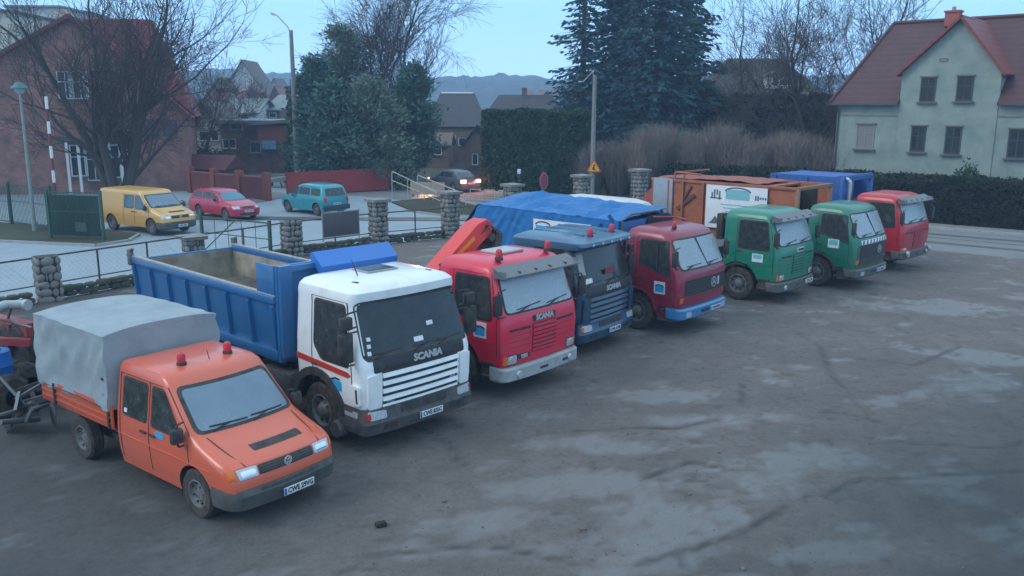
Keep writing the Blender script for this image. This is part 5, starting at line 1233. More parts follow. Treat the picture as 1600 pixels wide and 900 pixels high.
# red panels and wall
def board_fence(name, label, P, h, m, cat='fence', th=.06):
    a, b = P; d = b-a; t = thing(name, label, cat, (a.x, a.y, 0), math.atan2(d.y, d.x)); L_ = d.length
    mb = MB(); n = int(L_/.16)
    for k in range(n): mb.box((L_*(k+.5)/n, 0, h/2+.08), (L_/n-.008, .025, h+.015*(k % 3)))
    mb.build('boards', m, t)
    for k in range(int(L_/2.2)+1): MB().box((min(L_, 2.2*k), .06, h/2), (.1, .08, h+.1)).build('fence_post', m, t)
    MB().box((L_/2, .04, h*.85), (L_, .04, .09)).box((L_/2, .04, h*.25), (L_, .04, .09)).build('fence_rail', m, t)
board_fence('board_fence', 'solid red board fence behind the teal car, below the conifers', (gr(450, 307), gr(608, 297)), 1.45, mat('fence_red', (.34, .035, .03), .65, c2=(.2, .04, .035), amt=.6))
BR = brick('red_brick', (.22, .075, .05), (.30, .11, .07), (.22, .19, .17))
BR2 = brick('dull_brick', (.15, .065, .055), (.20, .085, .07), (.17, .15, .14))
a, b = gr(300, 300), gr(418, 313); d = b-a
t = thing('brick_wall', 'low dark red brick garden wall with piers behind the pink car', 'wall', (a.x, a.y, 0), math.atan2(d.y, d.x))
MB().box((d.length/2, 0, .65), (d.length, .25, 1.3)).build('brickwork', mat('wall_red', (.17, .04, .035), .8, c2=(.11, .04, .035), scale=3, amt=.8), t)
for k in range(4):
    MB().box((d.length*k/3, -.02, .85), (.42, .42, 1.75), ch=.02).build('pier', mat('pier_red', (.22, .06, .05), .8), t)
MB().box((d.length/2, 0, 1.36), (d.length, .34, .1)).build('coping', mat('coping_red', (.2, .05, .045), .7), t)
# shed roof / garden clutter beside it
t = thing('garden_shed', 'low shed with a sloping dark red roof behind the brick garden wall', 'shed', (*gr(335, 292)[:2], 0), R(-20))
MB().box((0, 0, .7), (3.6, 2.2, 1.4)).build('wall', BR2, t); MB().prism([(-1.4, 1.35), (1.4, 1.35), (0, 2.3)], 'X', -2.1, 2.1).build('roof', mat('shed_roof', (.15, .035, .04), .7, c2=(.1, .04, .04), amt=.6), t)
t = thing('wheelbarrow', 'pale metal cart standing on the street beside the brick garden wall', 'cart', (*gr(436, 292)[:2], 0), R(20))
MB().prism([(-.6, .35), (.5, .45), (.6, .75), (-.7, .6)], 'Y', -.35, .35).build('tray', mat('cart_metal', (.3, .32, .33), .5, .3), t)
MB().tube([(.5, -.3, .45), (1.5, -.3, .85)], .025, 6).tube([(.5, .3, .45), (1.5, .3, .85)], .025, 6).tube([(.1, -.3, .4), (.2, -.3, 0)], .025, 6).tube([(.1, .3, .4), (.2, .3, 0)], .025, 6).build('cart_frame', STEEL, t)
MB().lathe([(.2, -.04), (.22, 0), (.2, .04), (.08, .03), (.08, -.03), (.2, -.04)], (-.6, 0, .22), 'Y', 16).build('cart_wheel', RUB, t)
# bicycle by the pole
t = thing('bicycle', 'pale bicycle leaning against the concrete lamp pole', 'bicycle', (*at(483, 262, 61)[:2], 0), R(10)); z0 = .95
for x in (-.55, .55):
    mb = MB()
    for k in range(20):
        a, b = 2*math.pi*k/20, 2*math.pi*(k+1)/20; mb.cone((x+.34*math.cos(a), 0, z0+.34*math.sin(a)), (x+.34*math.cos(b), 0, z0+.34*math.sin(b)), .03, .03, 6, cap=False)
    for k in range(8): a = 2*math.pi*k/8; mb.cone((x, 0, z0), (x+.34*math.cos(a), 0, z0+.34*math.sin(a)), .006, .006, 4)
    mb.build('wheel', mat('bike_pale', (.45, .44, .43), .5), t)
MB().tube([(-.55, 0, z0), (-.15, 0, z0+.05), (.1, 0, z0+.55), (-.3, 0, z0+.5), (-.55, 0, z0)], .022, 6).tube([(-.15, 0, z0), (-.32, 0, z0+.62)], .022, 6).tube([(.55, 0, z0), (.38, 0, z0+.7), (.2, 0, z0+.75)], .022, 6).tube([(-.15, 0, z0+.05), (.42, 0, z0+.55)], .022, 6).build('frame', mat('bike_frame', (.25, .22, .22), .4), t)
MB().box((-.34, 0, z0+.66), (.22, .12, .05), ch=.02).build('saddle', BLK, t)
MB().box((0, .05, z0/2-.2), (1.5, .06, .1)).box((-.5, .05, .3), (.06, .06, .7)).box((.5, .05, .3), (.06, .06, .7)).build('display_stand', STEEL, t)

# ================================================================== BUILDINGS
def xf(o, ang): pass
def window(parent, x, y, z, w_, h, ang=0, frame=None, glass=None, sill=True, bars=True, recess=.12):
    "window in a wall whose outside faces -y before turning by ang; (x,y,z) = middle of the opening on the wall plane"
    M = Matrix.Rotation(ang, 4, 'Z'); frame = frame or mat('frame_dark', (.05, .058, .058), .5); glass = glass or mat('window_glass', (.010, .018, .02), .25, c2=(.03, .045, .045), scale=1.5, amt=.7, spec=.35)
    def B(mb, c, d): return mb.box(Vector((x, y, z))+M @ Vector(c), d, M=M)
    f = MB()
    for s in (-1, 1): B(f, (s*(w_/2-.035), -.012, 0), (.07, .06, h))
    for s in (-1, 1): B(f, (0, -.012, s*(h/2-.035)), (w_-.14, .06, .07))
    if bars: B(f, (0, -.010, h*.12), (w_-.14, .045, .045)); B(f, (0, -.008, -.0), (.045, .05, h-.14))
    f = f.build('window', frame, parent)
    B(MB(), (0, .0, 0), (w_-.04, .022, h-.04)).build('pane', glass, f)
    rv = mat('reveal', (.20, .22, .2), .8)
    if sill: B(MB(), (0, -.09, -h/2-.05), (w_+.24, .22, .07)).build('sill', mat('sill_stone', (.12, .13, .13), .7), f)
    B(MB(), (0, -.05, h/2+.04), (w_+.12, .12, .07)).build('lintel', mat('lintel_grey', (.14, .15, .14), .8), f)  # lintel bar in one plain grey-green
    return f
def wall_box(parent, x0, x1, y0, y1, z0, z1, m, name='wall'): return MB().box(((x0+x1)/2, (y0+y1)/2, (z0+z1)/2), (x1-x0, y1-y0, z1-z0)).build(name, m, parent, smooth=False)
def slab(pts, th, m, name, parent):
    "thick sheet over a planar polygon (roof slope)"
    P = [Vector(p) for p in pts]; n = (P[1]-P[0]).cross(P[2]-P[0]).normalized()
    if n.z < 0: n = -n
    k = len(P); vs = P+[p-n*th for p in P]
    return MB().add(vs, [tuple(range(k)), tuple(range(k, 2*k))[::-1]]+[(i, (i+1) % k, k+(i+1) % k, k+i) for i in range(k)]).build(name, m, parent, smooth=False)
def tiles(name, c1, c2, row=.32):
    if name in MATS: return MATS[name]
    m = bpy.data.materials.new(name); m.use_nodes = True; n = m.node_tree; b = n.nodes['Principled BSDF']; b.inputs['Roughness'].default_value = .6
    tc = n.nodes.new('ShaderNodeTexCoord'); wv = n.nodes.new('ShaderNodeTexWave'); wv.bands_direction = 'Z'; wv.wave_profile = 'SAW'; wv.inputs['Scale'].default_value = .5/row/1.6; wv.inputs['Distortion'].default_value = .3
    no = n.nodes.new('ShaderNodeTexNoise'); no.inputs['Scale'].default_value = 2.2; no.inputs['Detail'].default_value = 9; no.inputs['Roughness'].default_value = .7
    n.links.new(tc.outputs['Object'], wv.inputs[0]); n.links.new(tc.outputs['Object'], no.inputs[0])
    mr = n.nodes.new('ShaderNodeMapRange'); mr.inputs[1].default_value = .3; mr.inputs[2].default_value = .7; n.links.new(no.outputs[0], mr.inputs[0])
    mx = n.nodes.new('ShaderNodeMix'); mx.data_type = 'RGBA'; mx.inputs[6].default_value = (*c1, 1); mx.inputs[7].default_value = (*c2, 1); n.links.new(mr.outputs[0], mx.inputs[0])
    m2 = n.nodes.new('ShaderNodeMapRange'); m2.inputs[3].default_value = .78; m2.inputs[4].default_value = 1.1; n.links.new(wv.outputs[1], m2.inputs[0])
    sc2 = n.nodes.new('ShaderNodeVectorMath'); sc2.operation = 'SCALE'; n.links.new(mx.outputs[2], sc2.inputs[0]); n.links.new(m2.outputs[0], sc2.inputs['Scale']); n.links.new(sc2.outputs[0], b.inputs['Base Color'])
    bp = n.nodes.new('ShaderNodeBump'); bp.inputs['Strength'].default_value = .5; bp.inputs['Distance'].default_value = .03; n.links.new(wv.outputs[1], bp.inputs['Height']); n.links.new(bp.outputs[0], b.inputs['Normal'])
    MATS[name] = m; return m
# ---- plastered house on the right. local x along the facade, facade at y=0, outside is -y
A = Vector((18.6, 50.2)); B = Vector((25.8, 43.7)); ang = math.atan2(B.y-A.y, B.x-A.x)
hs = thing('plaster_house', 'pale green plastered house with a pointed gable and tiled red roof', 'house', (A.x, A.y, 0), ang)
PL = mat('green_plaster', (.29, .345, .305), .9, c2=(.17, .235, .22), scale=.8, amt=1, bump=.15, bscale=30, detail=10)
RT_ = tiles('dark_red_tiles', (.068, .026, .028), (.10, .036, .034)); RT2 = tiles('bright_red_tiles', (.20, .042, .040), (.25, .06, .05))
def hz(px, py, lx):     # height of a photo row on the facade at local x
    P = A+(B-A).normalized()*lx; return at(px, py, P.y).z
def hx(px):
    best = None
    for k in range(-20, 400):
        lx = k*.05; P = A+(B-A).normalized()*lx; d = at(px, 200, P.y); e = abs(d.x-P.x)
        if best is None or e < best[0]: best = (e, lx)
    return best[1]
EZ = hz(1400, 158, hx(1400)); PKX = hx(1487); PKZ = hz(1487, 27, PKX); GX0, GX1 = hx(1403), hx(1556); LEN = 17.0; DEP = 10.5
wall_box(hs, 0, LEN, 0, DEP, -.3, EZ, PL)
shl = hz(1403, 112, GX0)
# gable wall, a few centimetres proud of the facade
MB().prism([(GX0, -.3), (GX1, -.3), (GX1, shl), (PKX, PKZ), (GX0, shl)], 'Y', -.06, .18).build('gable_wall', PL, hs, smooth=False)
MB().prism([(GX0+.05, EZ-.2), (GX1-.05, EZ-.2), (GX1-.05, shl-.1), (PKX, PKZ-.12), (GX0+.05, shl-.1)], 'Y', .18, DEP*.5).build('gable_dormer', PL, hs, smooth=False)
RZ = hz(1430, 27, hx(1430))+.25; ov = .35
ry = DEP/2; rx0 = .9
ez = EZ-.1
msl = (RZ-ez)/(ry+ov)
slab([(-ov, -ov, ez), (GX0, -ov, ez), (GX0, ry, RZ), (rx0, ry, RZ)], .16, RT_, 'roof', hs)
slab([(GX0, .2, ez+msl*(.2+ov)), (GX1, .2, ez+msl*(.2+ov)), (GX1, ry, RZ), (GX0, ry, RZ)], .16, RT_, 'roof', hs)
slab([(GX1, -ov, ez), (LEN+ov, -ov, ez), (LEN+ov, ry, RZ), (GX1, ry, RZ)], .16, RT_, 'roof', hs)
slab([(-ov, DEP+ov, ez), (LEN+ov, DEP+ov, ez), (LEN+ov, ry, RZ), (rx0, ry, RZ)][::-1], .16, RT_, 'roof', hs)
slab([(-ov, -ov, ez), (rx0, ry, RZ), (-ov, DEP+ov, ez)], .16, RT_, 'roof', hs)
sl = (PKZ-shl)/(PKX-GX0); o_ = .28
slR = (PKZ-shl)/(GX1-PKX)
yb = ry*.98
slab([(GX0-o_, -.42, shl-o_*sl+.12), (PKX, -.42, PKZ+.12), (PKX, yb, PKZ+.12), (GX0-o_, (shl-ez)/(RZ-ez)*ry, shl-o_*sl+.12)], .14, RT2, 'gable_roof', hs)
slab([(PKX, -.42, PKZ+.12), (GX1+o_, -.42, shl-o_*slR+.12), (GX1+o_, (shl-ez)/(RZ-ez)*ry, shl-o_*slR+.12), (PKX, yb, PKZ+.12)], .14, RT2, 'gable_roof', hs)
MB().bar((-ov, -ov-.06, ez-.06), (GX0, -ov-.06, ez-.06), .13, .12).bar((GX1+.1, -ov-.06, ez-.06), (LEN+ov, -ov-.06, ez-.06), .13, .12).tube([(.05, -.35, ez-.1), (.1, -.08, ez-.5), (.1, -.08, 0)], .05, 8).build('gutter', mat('gutter', (.07, .07, .075), .5), hs)
MB().cone((rx0, ry, RZ+.03), (LEN+ov, ry, RZ+.03), .12, .12, 8).cone((-ov, -ov, ez+.04), (rx0, ry, RZ+.03), .10, .10, 8).build('ridge_tiles', RT_, hs)
ch = MB().box((PKX-1.9, ry-.3, RZ+.05), (.75, .6, .8)).box((PKX-1.9, ry-.3, RZ+.45), (.88, .72, .1)).build('chimney', mat('chimney_red', (.34, .10, .08), .8), hs)
MB().cone((PKX-1.9, ry-.3, RZ+.5), (PKX-1.9, ry-.3, RZ+.72), .12, .1, 10).build('chimney_pot', mat('pot', (.3, .25, .25), .6), ch)
for (pc, y0, y1, wd) in ((1445, 121, 159, .78), (1502, 119, 158, .80), (1437, 197, 237, .76), (1492, 198, 241, .80), (1592, 202, 247, .85)):
    lx = hx(pc); za, zb = hz(pc, y1, lx), hz(pc, y0, lx); window(hs, lx, -.062 if GX0 < lx < GX1 else -.002, (za+zb)/2, wd, zb-za, 0, sill=True)
lx = hx(1353); window(hs, lx, -.002, (hz(1353, 232, lx)+hz(1353, 195, lx))/2, 1.0, 1.35, 0, glass=mat('boarded', (.2, .2, .19), .6), frame=mat('pale_frame', (.25, .24, .22), .6))
MB().box((PKX-.7, -.07, (hz(1450, 94, 5))), (.4, .03, .18), ch=.05).build('vent', mat('vent', (.2, .22, .2), .8), hs)
MB().box((LEN/2, -.04, hz(1450, 180, 5)), (LEN-.4, .03, .09)).build('string_course', mat('course', (.28, .30, .25), .9, c2=(.18, .2, .17), scale=2, amt=.9), hs)

# ---- brick house on the left
def L3(px, py, Y): return at(px, py, Y)
CB = at(290, 170, 59); DB = Vector((math.cos(R(17)), math.sin(R(17)))); W_ = 16.8
AB = Vector((CB.x, CB.y))-DB*W_
def bx(px):
    r_ = at(px, 150, 10); t = (AB.x*r_.y-AB.y*r_.x)/(DB.y*r_.x-DB.x*r_.y); return t
def bz_(py, px=150): q = AB+DB*bx(px); return at(px, py, q.y).z
bh = thing('brick_house', 'large brick house with steep dark red roof behind the bare tree', 'house', (AB.x, AB.y, 0), R(17))
eaz = bz_(178, 290); apx = bx(122); apz = bz_(26, 122)
BRH = brick('house_brick', (.30, .10, .075), (.37, .14, .105), (.26, .2, .18)); RH_ = tiles('plum_tiles', (.20, .026, .038), (.27, .042, .05))
MB().prism([(0, -.3), (W_, -.3), (W_, eaz), (apx, apz), (0, eaz)], 'Y', 0, 7).build('wall', BRH, bh, smooth=False)
MB().prism([(W_-6.8, -.3), (W_, -.3), (W_, eaz), (W_-6.8, eaz)], 'Y', 7, 12).build('wall', BRH, bh, smooth=False)
s1 = (apz-eaz)/apx; s2 = (apz-eaz)/(W_-apx)
slab([(-.5, -.5, eaz-.5*s1+.1), (apx, -.5, apz+.1), (apx, 9, apz+.1), (-.5, 9, eaz-.5*s1+.1)], .2, RH_, 'roof', bh)
slab([(apx, -.5, apz+.1), (W_+.4, -.5, eaz-.4*s2+.1), (W_+.4, 3, eaz-.4*s2+.1), (apx+.2, 3, apz+.08)], .2, RH_, 'roof', bh)
rx_ = bx(226)+.3; rz_ = bz_(30, 226)+.45
slab([(apx+.2, 3, apz+.1), (W_+.5, 2.9, eaz-.2), (rx_, 5, rz_), (apx+.1, 5, rz_)], .2, RH_, 'roof', bh)
slab([(rx_, 5, rz_), (W_+.5, 2.9, eaz-.2), (W_+.6, 12.5, eaz-.2), (rx_, 7, rz_)], .2, RH_, 'roof', bh)
slab([(apx, 5, rz_), (rx_, 5, rz_), (rx_, 7, rz_), (apx, 7, rz_)], .15, RH_, 'roof', bh)
MB().bar((apx, -.55, apz+.05), (W_+.4, -.55, eaz-.4*s2+.05), .1, .22).bar((apx, -.55, apz+.05), (-.5, -.55, eaz-.5*s1+.05), .1, .22).build('barge_board', mat('barge', (.14, .04, .04), .6), bh)
WF = mat('white_frame', (.62, .64, .63), .6); VG = mat('window_glass2', (.02, .035, .035), .12)
wb = thing
for pc in (104, 127): 
    f = window(bh, bx(pc), -.01, (bz_(112)+bz_(155))/2, .95, bz_(112)-bz_(155), 0, frame=WF, glass=VG)
    MB().box((bx(pc)+.28, -.075, (bz_(112)+bz_(155))/2), (.2, .03, 1.6)).build('curtain_panel', mat('striped_curtain', (.55, .58, .57), .7, c2=(.05, .08, .08), scale=9, amt=1), f)
f = window(bh, bx(152), -.01, bz_(128), .5, 1.6, 0, frame=WF, glass=VG)
for pc, w_, h0, h1 in ((112, .9, 226, 275), (138, 1.0, 228, 282), (178, 1.1, 226, 278)):
    window(bh, bx(pc), -.01, (bz_(h0)+bz_(h1))/2, w_, bz_(h0)-bz_(h1), 0, frame=WF, glass=VG)
MB().box((bx(140), -.5, bz_(216)), (4.6, 1.1, .14)).build('porch_roof', mat('porch_roof', (.09, .10, .09), .7), bh)
for pc in (100, 118, 165, 184): MB().box((bx(pc), -.9, bz_(216)/2), (.16, .16, bz_(216))).build('porch_post', WF, bh)
for pc in (232, 262): window(bh, bx(pc), -.01, bz_(200), .9, 1.0, 0, frame=mat('frame_dark', (0, 0, 0)), glass=mat('window_pink', (.12, .09, .10), .4))
MB().box((bx(98), 3, apz+.15), (.8, .7, 1.1)).build('chimney', mat('chimney_pale', (.5, .42, .38), .8), bh)
MB().box((W_/2, -.03, bz_(168)), (W_-.5, .05, .18)).build('string_course', mat('brick_band', (.3, .15, .11), .85), bh)

def block(name, label, px0, px1, pyt, Y, dep, m, roof=None, rm=None, wins=(), rz=0, rh=1.5, pyb=None, ov=.3, axis='x', cat='house', group=None, ridge=None, wm=None, hip=0):
    "simple house volume whose facade spans photo columns px0..px1 at distance Y"
    a, b = at(px0, 200, Y), at(px1, 200, Y); w_ = b.x-a.x; zt = at(px0, pyt, Y).z
    t = thing(name, label, cat, (a.x, Y, 0), rz, group); wall_box(t, 0, w_, 0, dep, -.5, zt, m)
    if roof == 'gable':
        if axis == 'x':
            slab([(-ov, -ov, zt-.1), (w_+ov, -ov, zt-.1), (w_+ov-hip, dep/2, zt+rh), (-ov+hip, dep/2, zt+rh)], .15, rm, 'roof', t); slab([(-ov, dep+ov, zt-.1), (w_+ov, dep+ov, zt-.1), (w_+ov-hip, dep/2, zt+rh), (-ov+hip, dep/2, zt+rh)][::-1], .15, rm, 'roof', t)
            for s in (0, 1): 
                x = s*w_; MB().add([(x, 0, zt), (x, dep, zt), (x, dep/2, zt+rh-.25)], [(0, 1, 2)]).build('gable_end', m, t) if not hip else slab([(x+(ov if s else -ov), -ov, zt-.1), (x+(ov if s else -ov), dep+ov, zt-.1), (x+(ov-hip if s else hip-ov), dep/2, zt+rh)], .12, rm, 'roof', t)
        else:
            rx = w_*(ridge or .5)
            MB().prism([(0, zt-.01), (w_, zt-.01), (rx, zt+rh-.15)], 'Y', 0.01, dep-.01).build('gable_wall', m, t, smooth=False)
            s_ = rh/rx; slab([(-ov, -ov, zt-ov*s_), (rx, -ov, zt+rh), (rx, dep+ov, zt+rh), (-ov, dep+ov, zt-ov*s_)], .14, rm, 'roof', t)
            s_ = rh/(w_-rx); slab([(rx, -ov, zt+rh), (w_+ov, -ov, zt-ov*s_), (w_+ov, dep+ov, zt-ov*s_), (rx, dep+ov, zt+rh)], .14, rm, 'roof', t)
    elif roof == 'flat': MB().box((w_/2, dep/2, zt+.12), (w_+2*ov, dep+2*ov, .22)).build('roof', rm, t)
    for (pc, p0, p1, ww) in wins:
        x = at(pc, 200, Y).x-a.x; z0, z1 = at(pc, p1, Y).z, at(pc, p0, Y).z
        window(t, x, -.01, (z0+z1)/2, ww, z1-z0, 0, frame=wm or WF, bars=False)
    return t
CRM = mat('cream_render', (.55, .52, .42), .85, c2=(.42, .42, .36), scale=1, amt=.5); CRW = mat('block_white', (.55, .56, .56), .85, c2=(.42, .44, .45), scale=.8, amt=.5)
GRF = mat('grey_green_roof', (.13, .17, .165), .6, c2=(.2, .23, .22), scale=1.2, amt=.8); DRF = tiles('dark_barn_tiles', (.030, .030, .036), (.048, .045, .05)); BRF = mat('brown_roof', (.10, .07, .06), .7, c2=(.15, .1, .08), amt=.7)
block('apartment_block', 'cream apartment block end rising at the far left edge behind the brick house', -60, 31, 18, 85, 12, CRM, 'flat', BRF, rz=R(3))
block('apartment_block', 'pale grey apartment block top showing behind the brick house ridge', 33, 112, 12, 95, 10, CRW, 'flat', GRF)
block('cottage', 'cream cottage with a brown pitched roof left of the flat-roofed brick building', 290, 344, 195, 76, 7, CRM, 'gable', BRF, [(318, 205, 220, .9), (335, 205, 220, .7)], axis='y', rh=2.2, ov=.5)
bb_ = block('brick_building', 'dark brick building with overhanging grey-green flat roofs and a blue sign', 347, 452, 192, 74, 9, BR2, 'flat', GRF, [(366, 193, 203, .7), (376, 193, 203, .5), (352, 217, 232, .6), (362, 217, 232, .6), (394, 221, 239, .5), (402, 221, 239, .5)], ov=.7)
a_ = at(347, 200, 74).x
MB().box((at(430, 205, 74).x-a_, -.35, (at(430, 222, 74).z+at(430, 196, 74).z)/2), (2.6, .7, 1.5)).build('front_bay', mat('bay_red', (.27, .08, .055), .8, c2=(.2, .07, .05), amt=.7), bb_)
MB().prism([(at(395, 0, 74).x-a_-.9, at(430, 196, 74).z), (at(455, 0, 74).x-a_+.6, at(430, 190, 74).z), (at(455, 0, 74).x-a_+.6, at(430, 184, 74).z), (at(400, 0, 74).x-a_, at(430, 190, 74).z)], 'Y', -1.2, 4).build('canopy', GRF, bb_, smooth=False)
sg = MB().box((at(424, 226, 74).x-a_, -.74, at(424, 226, 74).z), (1.15, .05, .72)).build('shop_sign', mat('sign_blue', (.04, .28, .45), .5, c2=(.3, .5, .6), scale=5, amt=.7), bb_)
MB().lathe([(.001, .02), (.2, .02), (.2, 0)], (at(428, 226, 74).x-a_, -.77, at(424, 226, 74).z), 'Y', 14).build('sign_disc', mat('sign_navy', (.02, .07, .2), .5), sg)
# far houses on the slope
far = [('far_house', 'far house with a wide dark roof and pinkish gable on the hillside', 356, 414, 140, 150, CRW, BRF, 'y', 5), ('far_house', 'far small brick house with a red roof below the hillside forest', 420, 447, 158, 140, BR, tiles('bright_red_tiles', 0, 0), 'y', 2.4), ('far_house', 'far pale white building left of the concrete lamp pole', 432, 452, 160, 112, CRW, GRF, 'x', 1),
       ('far_house', 'far pale tall house showing left of the wide-roofed hillside house', 340, 356, 132, 145, CRW, BRF, 'y', 1.2), ('far_house', 'far reddish low house behind the flat-roofed brick building', 402, 438, 170, 105, BR2, GRF, 'x', 1), ('far_house', 'far grey-green long roof below the wide-roofed hillside house', 345, 400, 175, 100, CRW, GRF, 'x', 1.6)]
far += [('far_house', 'far small house with a bright red roof right below the wide-roofed hillside house', 374, 396, 160, 126, CRW, tiles('bright_red_tiles', 0, 0), 'x', 1.8), ('far_house', 'far cream gabled house behind the leafless tree, above the cottage', 318, 342, 168, 118, CRM, tiles('bright_red_tiles', 0, 0), 'y', 2.4), ('far_house', 'farthest tiny pale house high on the slope left of the lamp pole', 424, 440, 138, 190, CRW, BRF, 'y', 2.2)]
for nm, lab, x0, x1, yt, Y, m, rm, ax, rh in far:
    block(nm, lab, x0, x1, yt, Y, 8, m, 'gable', rm, [((x0*.7+x1*.3), yt+6, yt+14, .9), ((x0*.3+x1*.7), yt+6, yt+14, .9)], axis=ax, rh=rh, group='far houses on the slope', ov=.6)
# barns in the centre
BW = mat('barn_wall', (.16, .11, .09), .85, c2=(.24, .17, .14), scale=1, amt=.8)
b1 = block('barn', 'brown barn with a steep dark roof and pale ridge behind the road', 668, 752, 196, 92, 12, BW, 'gable', DRF, [(705, 210, 222, .9), (722, 215, 228, .8)], axis='x', rh=3.4, hip=1.2)
a_ = at(668, 0, 92).x; b_ = at(752, 0, 92).x-a_
MB().cone((1.0, 6, at(668, 196, 92).z+3.43), (b_-1.0, 6, at(668, 196, 92).z+3.43), .12, .12, 8).build('ridge_cap', mat('pale_ridge', (.6, .62, .65), .6), b1)
b2 = block('barn', 'long barn with a big dark hipped roof behind the clipped dark hedge', 745, 900, 200, 78, 12, BW, 'gable', DRF, axis='x', rh=3.0, hip=2.2)
for k, pc in enumerate((822, 832, 850, 862, 874)): MB().box((at(pc, 0, 80).x-at(745, 0, 78).x, 6.3, at(pc, 200, 78).z+3.2), (.5, .4, .5 if k else .9)).build('chimney', mat('chimney_pale', (.5, .42, .38), .8) if k else BW, b2)
block('outbuilding', 'small brick outbuilding with a tiled lean-to beside the clipped dark hedge', 724, 768, 222, 70, 5, BW, 'gable', DRF, [(742, 240, 258, .5)], axis='y', rh=1.4)
block('ruined_wall_house', 'low pinkish brick house right of the conifers with boarded windows', 640, 700, 225, 84, 7, mat('pink_brick', (.24, .15, .13), .85, c2=(.17, .11, .1), scale=1, amt=.8), 'gable', BRF, [(655, 232, 242, .8), (684, 232, 242, .7)], axis='x', rh=1.0)
block('thatched_house', 'dark hipped roof house half hidden behind the leafless trees at right', 1108, 1285, 148, 82, 11, BW, 'gable', mat('thatch', (.055, .06, .06), .9, c2=(.08, .08, .075), scale=2, amt=.7), [(1222, 124, 134, 1.2)], axis='x', rh=3.6, hip=3.0)
d_ = at(1222, 128, 81)
t = thing('roof_dormer', 'small pale dormer on the dark roof behind the leafless trees', 'dormer', (d_.x, 83.2, d_.z)); MB().box((0, 0, 0), (1.9, 1.5, 1.1)).build('dormer_wall', WHITE, t); window(t, 0, -.76, .05, .8, .7, bars=True, sill=False); MB().prism([(-1.2, .5), (1.2, .5), (0, 1.1)], 'Y', -.9, 1.4).build('dormer_roof', BRF, t)

# ================================================================== TREES AND HEDGES
BARK = mat('bark', (.055, .045, .038), .9, c2=(.09, .075, .065), scale=6, amt=.7, bump=.6, bscale=12); TWIG = mat('twig', (.06, .047, .042), .9); BARKP = mat('pale_bark', (.17, .14, .12), .9, c2=(.08, .07, .06), scale=5, amt=.7)
def bare_tree(name, label, x, y, h, seed, stems=1, r0=.2, spread=.5, gens=6, group=None, lean=0, first=.3, bark=None, twig=None, droop=0, kids_=(3, 4)):
    rr = random.Random(seed); t = thing(name, label, 'tree', (x, y, -.1), 0, group); TR, CR_ = MB(), MB()
    def grow_(p, d, L_, r, g):
        n = 4 if g < 2 else 3; mb = TR if g < 2 else CR_; seg = L_/n; pts = [(p.copy(), r)]
        for k in range(n):
            d = (d+Vector((rr.uniform(-1, 1), rr.uniform(-1, 1), rr.uniform(-.5, .9)-(droop if g >= 3 else 0)))*(.10 if g < 2 else .2)).normalized()
            q = p+d*seg; r2 = max(.011, r*(1-.42*(k+1)/n) if g < gens else r*(1-.8*(k+1)/n))
            mb.cone(p, q, pts[-1][1], r2, 8 if g < 1 else 5 if g < 3 else 3, cap=False); p = q; pts.append((p.copy(), r2))
        if g >= gens: return
        m = rr.choice(kids_) if g else rr.choice((4, 5))
        for k in range(m):
            f = rr.uniform(first if g == 0 else .25, 1); i = min(n, max(1, int(round(f*n)))); q, rq = pts[i]
            a = rr.uniform(0, 6.283); u = d.orthogonal().normalized(); w2 = d.cross(u); e = (u*math.cos(a)+w2*math.sin(a))
            s = spread*rr.uniform(.6, 1.3); nd = (d*(1-.3*s)+e*s+Vector((0, 0, .12 if not droop else .05))).normalized()
            grow_(q, nd, L_*rr.uniform(.52, .78), rq*rr.uniform(.42, .62), g+1)
        grow_(p, (d+Vector((rr.uniform(-.2, .2), rr.uniform(-.2, .2), .1))).normalized(), L_*.72, pts[-1][1]*.95, g+1)
    for s in range(stems):
        a = 2*math.pi*s/max(1, stems)+rr.uniform(-.3, .3); o = .0 if stems == 1 else .28
        d = Vector((math.cos(a)*(.34 if stems > 1 else .03)+lean, math.sin(a)*(.2 if stems > 1 else .03), 1)).normalized()
        grow_(Vector((o*math.cos(a), o*math.sin(a), 0)), d, h*.36*rr.uniform(.85, 1.1), r0*rr.uniform(.8, 1.1), 0)
    TR.build('trunk', bark or BARK, t, fix=False); c = CR_.build('crown', twig or TWIG, t, fix=False); return t
def leafcloud(n, fn, size, rr, flat=.0):
    "many small two-triangle leaf clumps; fn returns a point"
    vs, fs = [], []
    for _ in range(n):
        p = fn()
        if p is None: continue
        s = size*rr.uniform(.5, 1.4); a = Vector((rr.gauss(0, 1), rr.gauss(0, 1), rr.gauss(0, 1)*(1-flat))).normalized(); b = a.orthogonal().normalized(); b = (b*math.cos(rr.uniform(0, 6))+a.cross(b)*math.sin(rr.uniform(0, 6)))
        k = len(vs); vs += [p-a*s*.5, p+b*s*.32, p+a*s*.6, p-b*s*.28]; fs.append((k, k+1, k+2, k+3))
    return vs, fs
def leafmat(name, c, c2, sc_=.8):
    return mat(name, c, .8, c2=c2, scale=sc_, amt=1, thr=(.35, .65), detail=3, spec=.2)
SPR = leafmat('spruce_needles', (.022, .072, .085), (.045, .11, .12)); CON = leafmat('conifer_green', (.045, .115, .09), (.085, .17, .135), 1.2); HEG = leafmat('hedge_green', (.018, .050, .030), (.045, .085, .045), 1.5); OLV = leafmat('olive_green', (.10, .155, .12), (.17, .22, .165), 1.5)
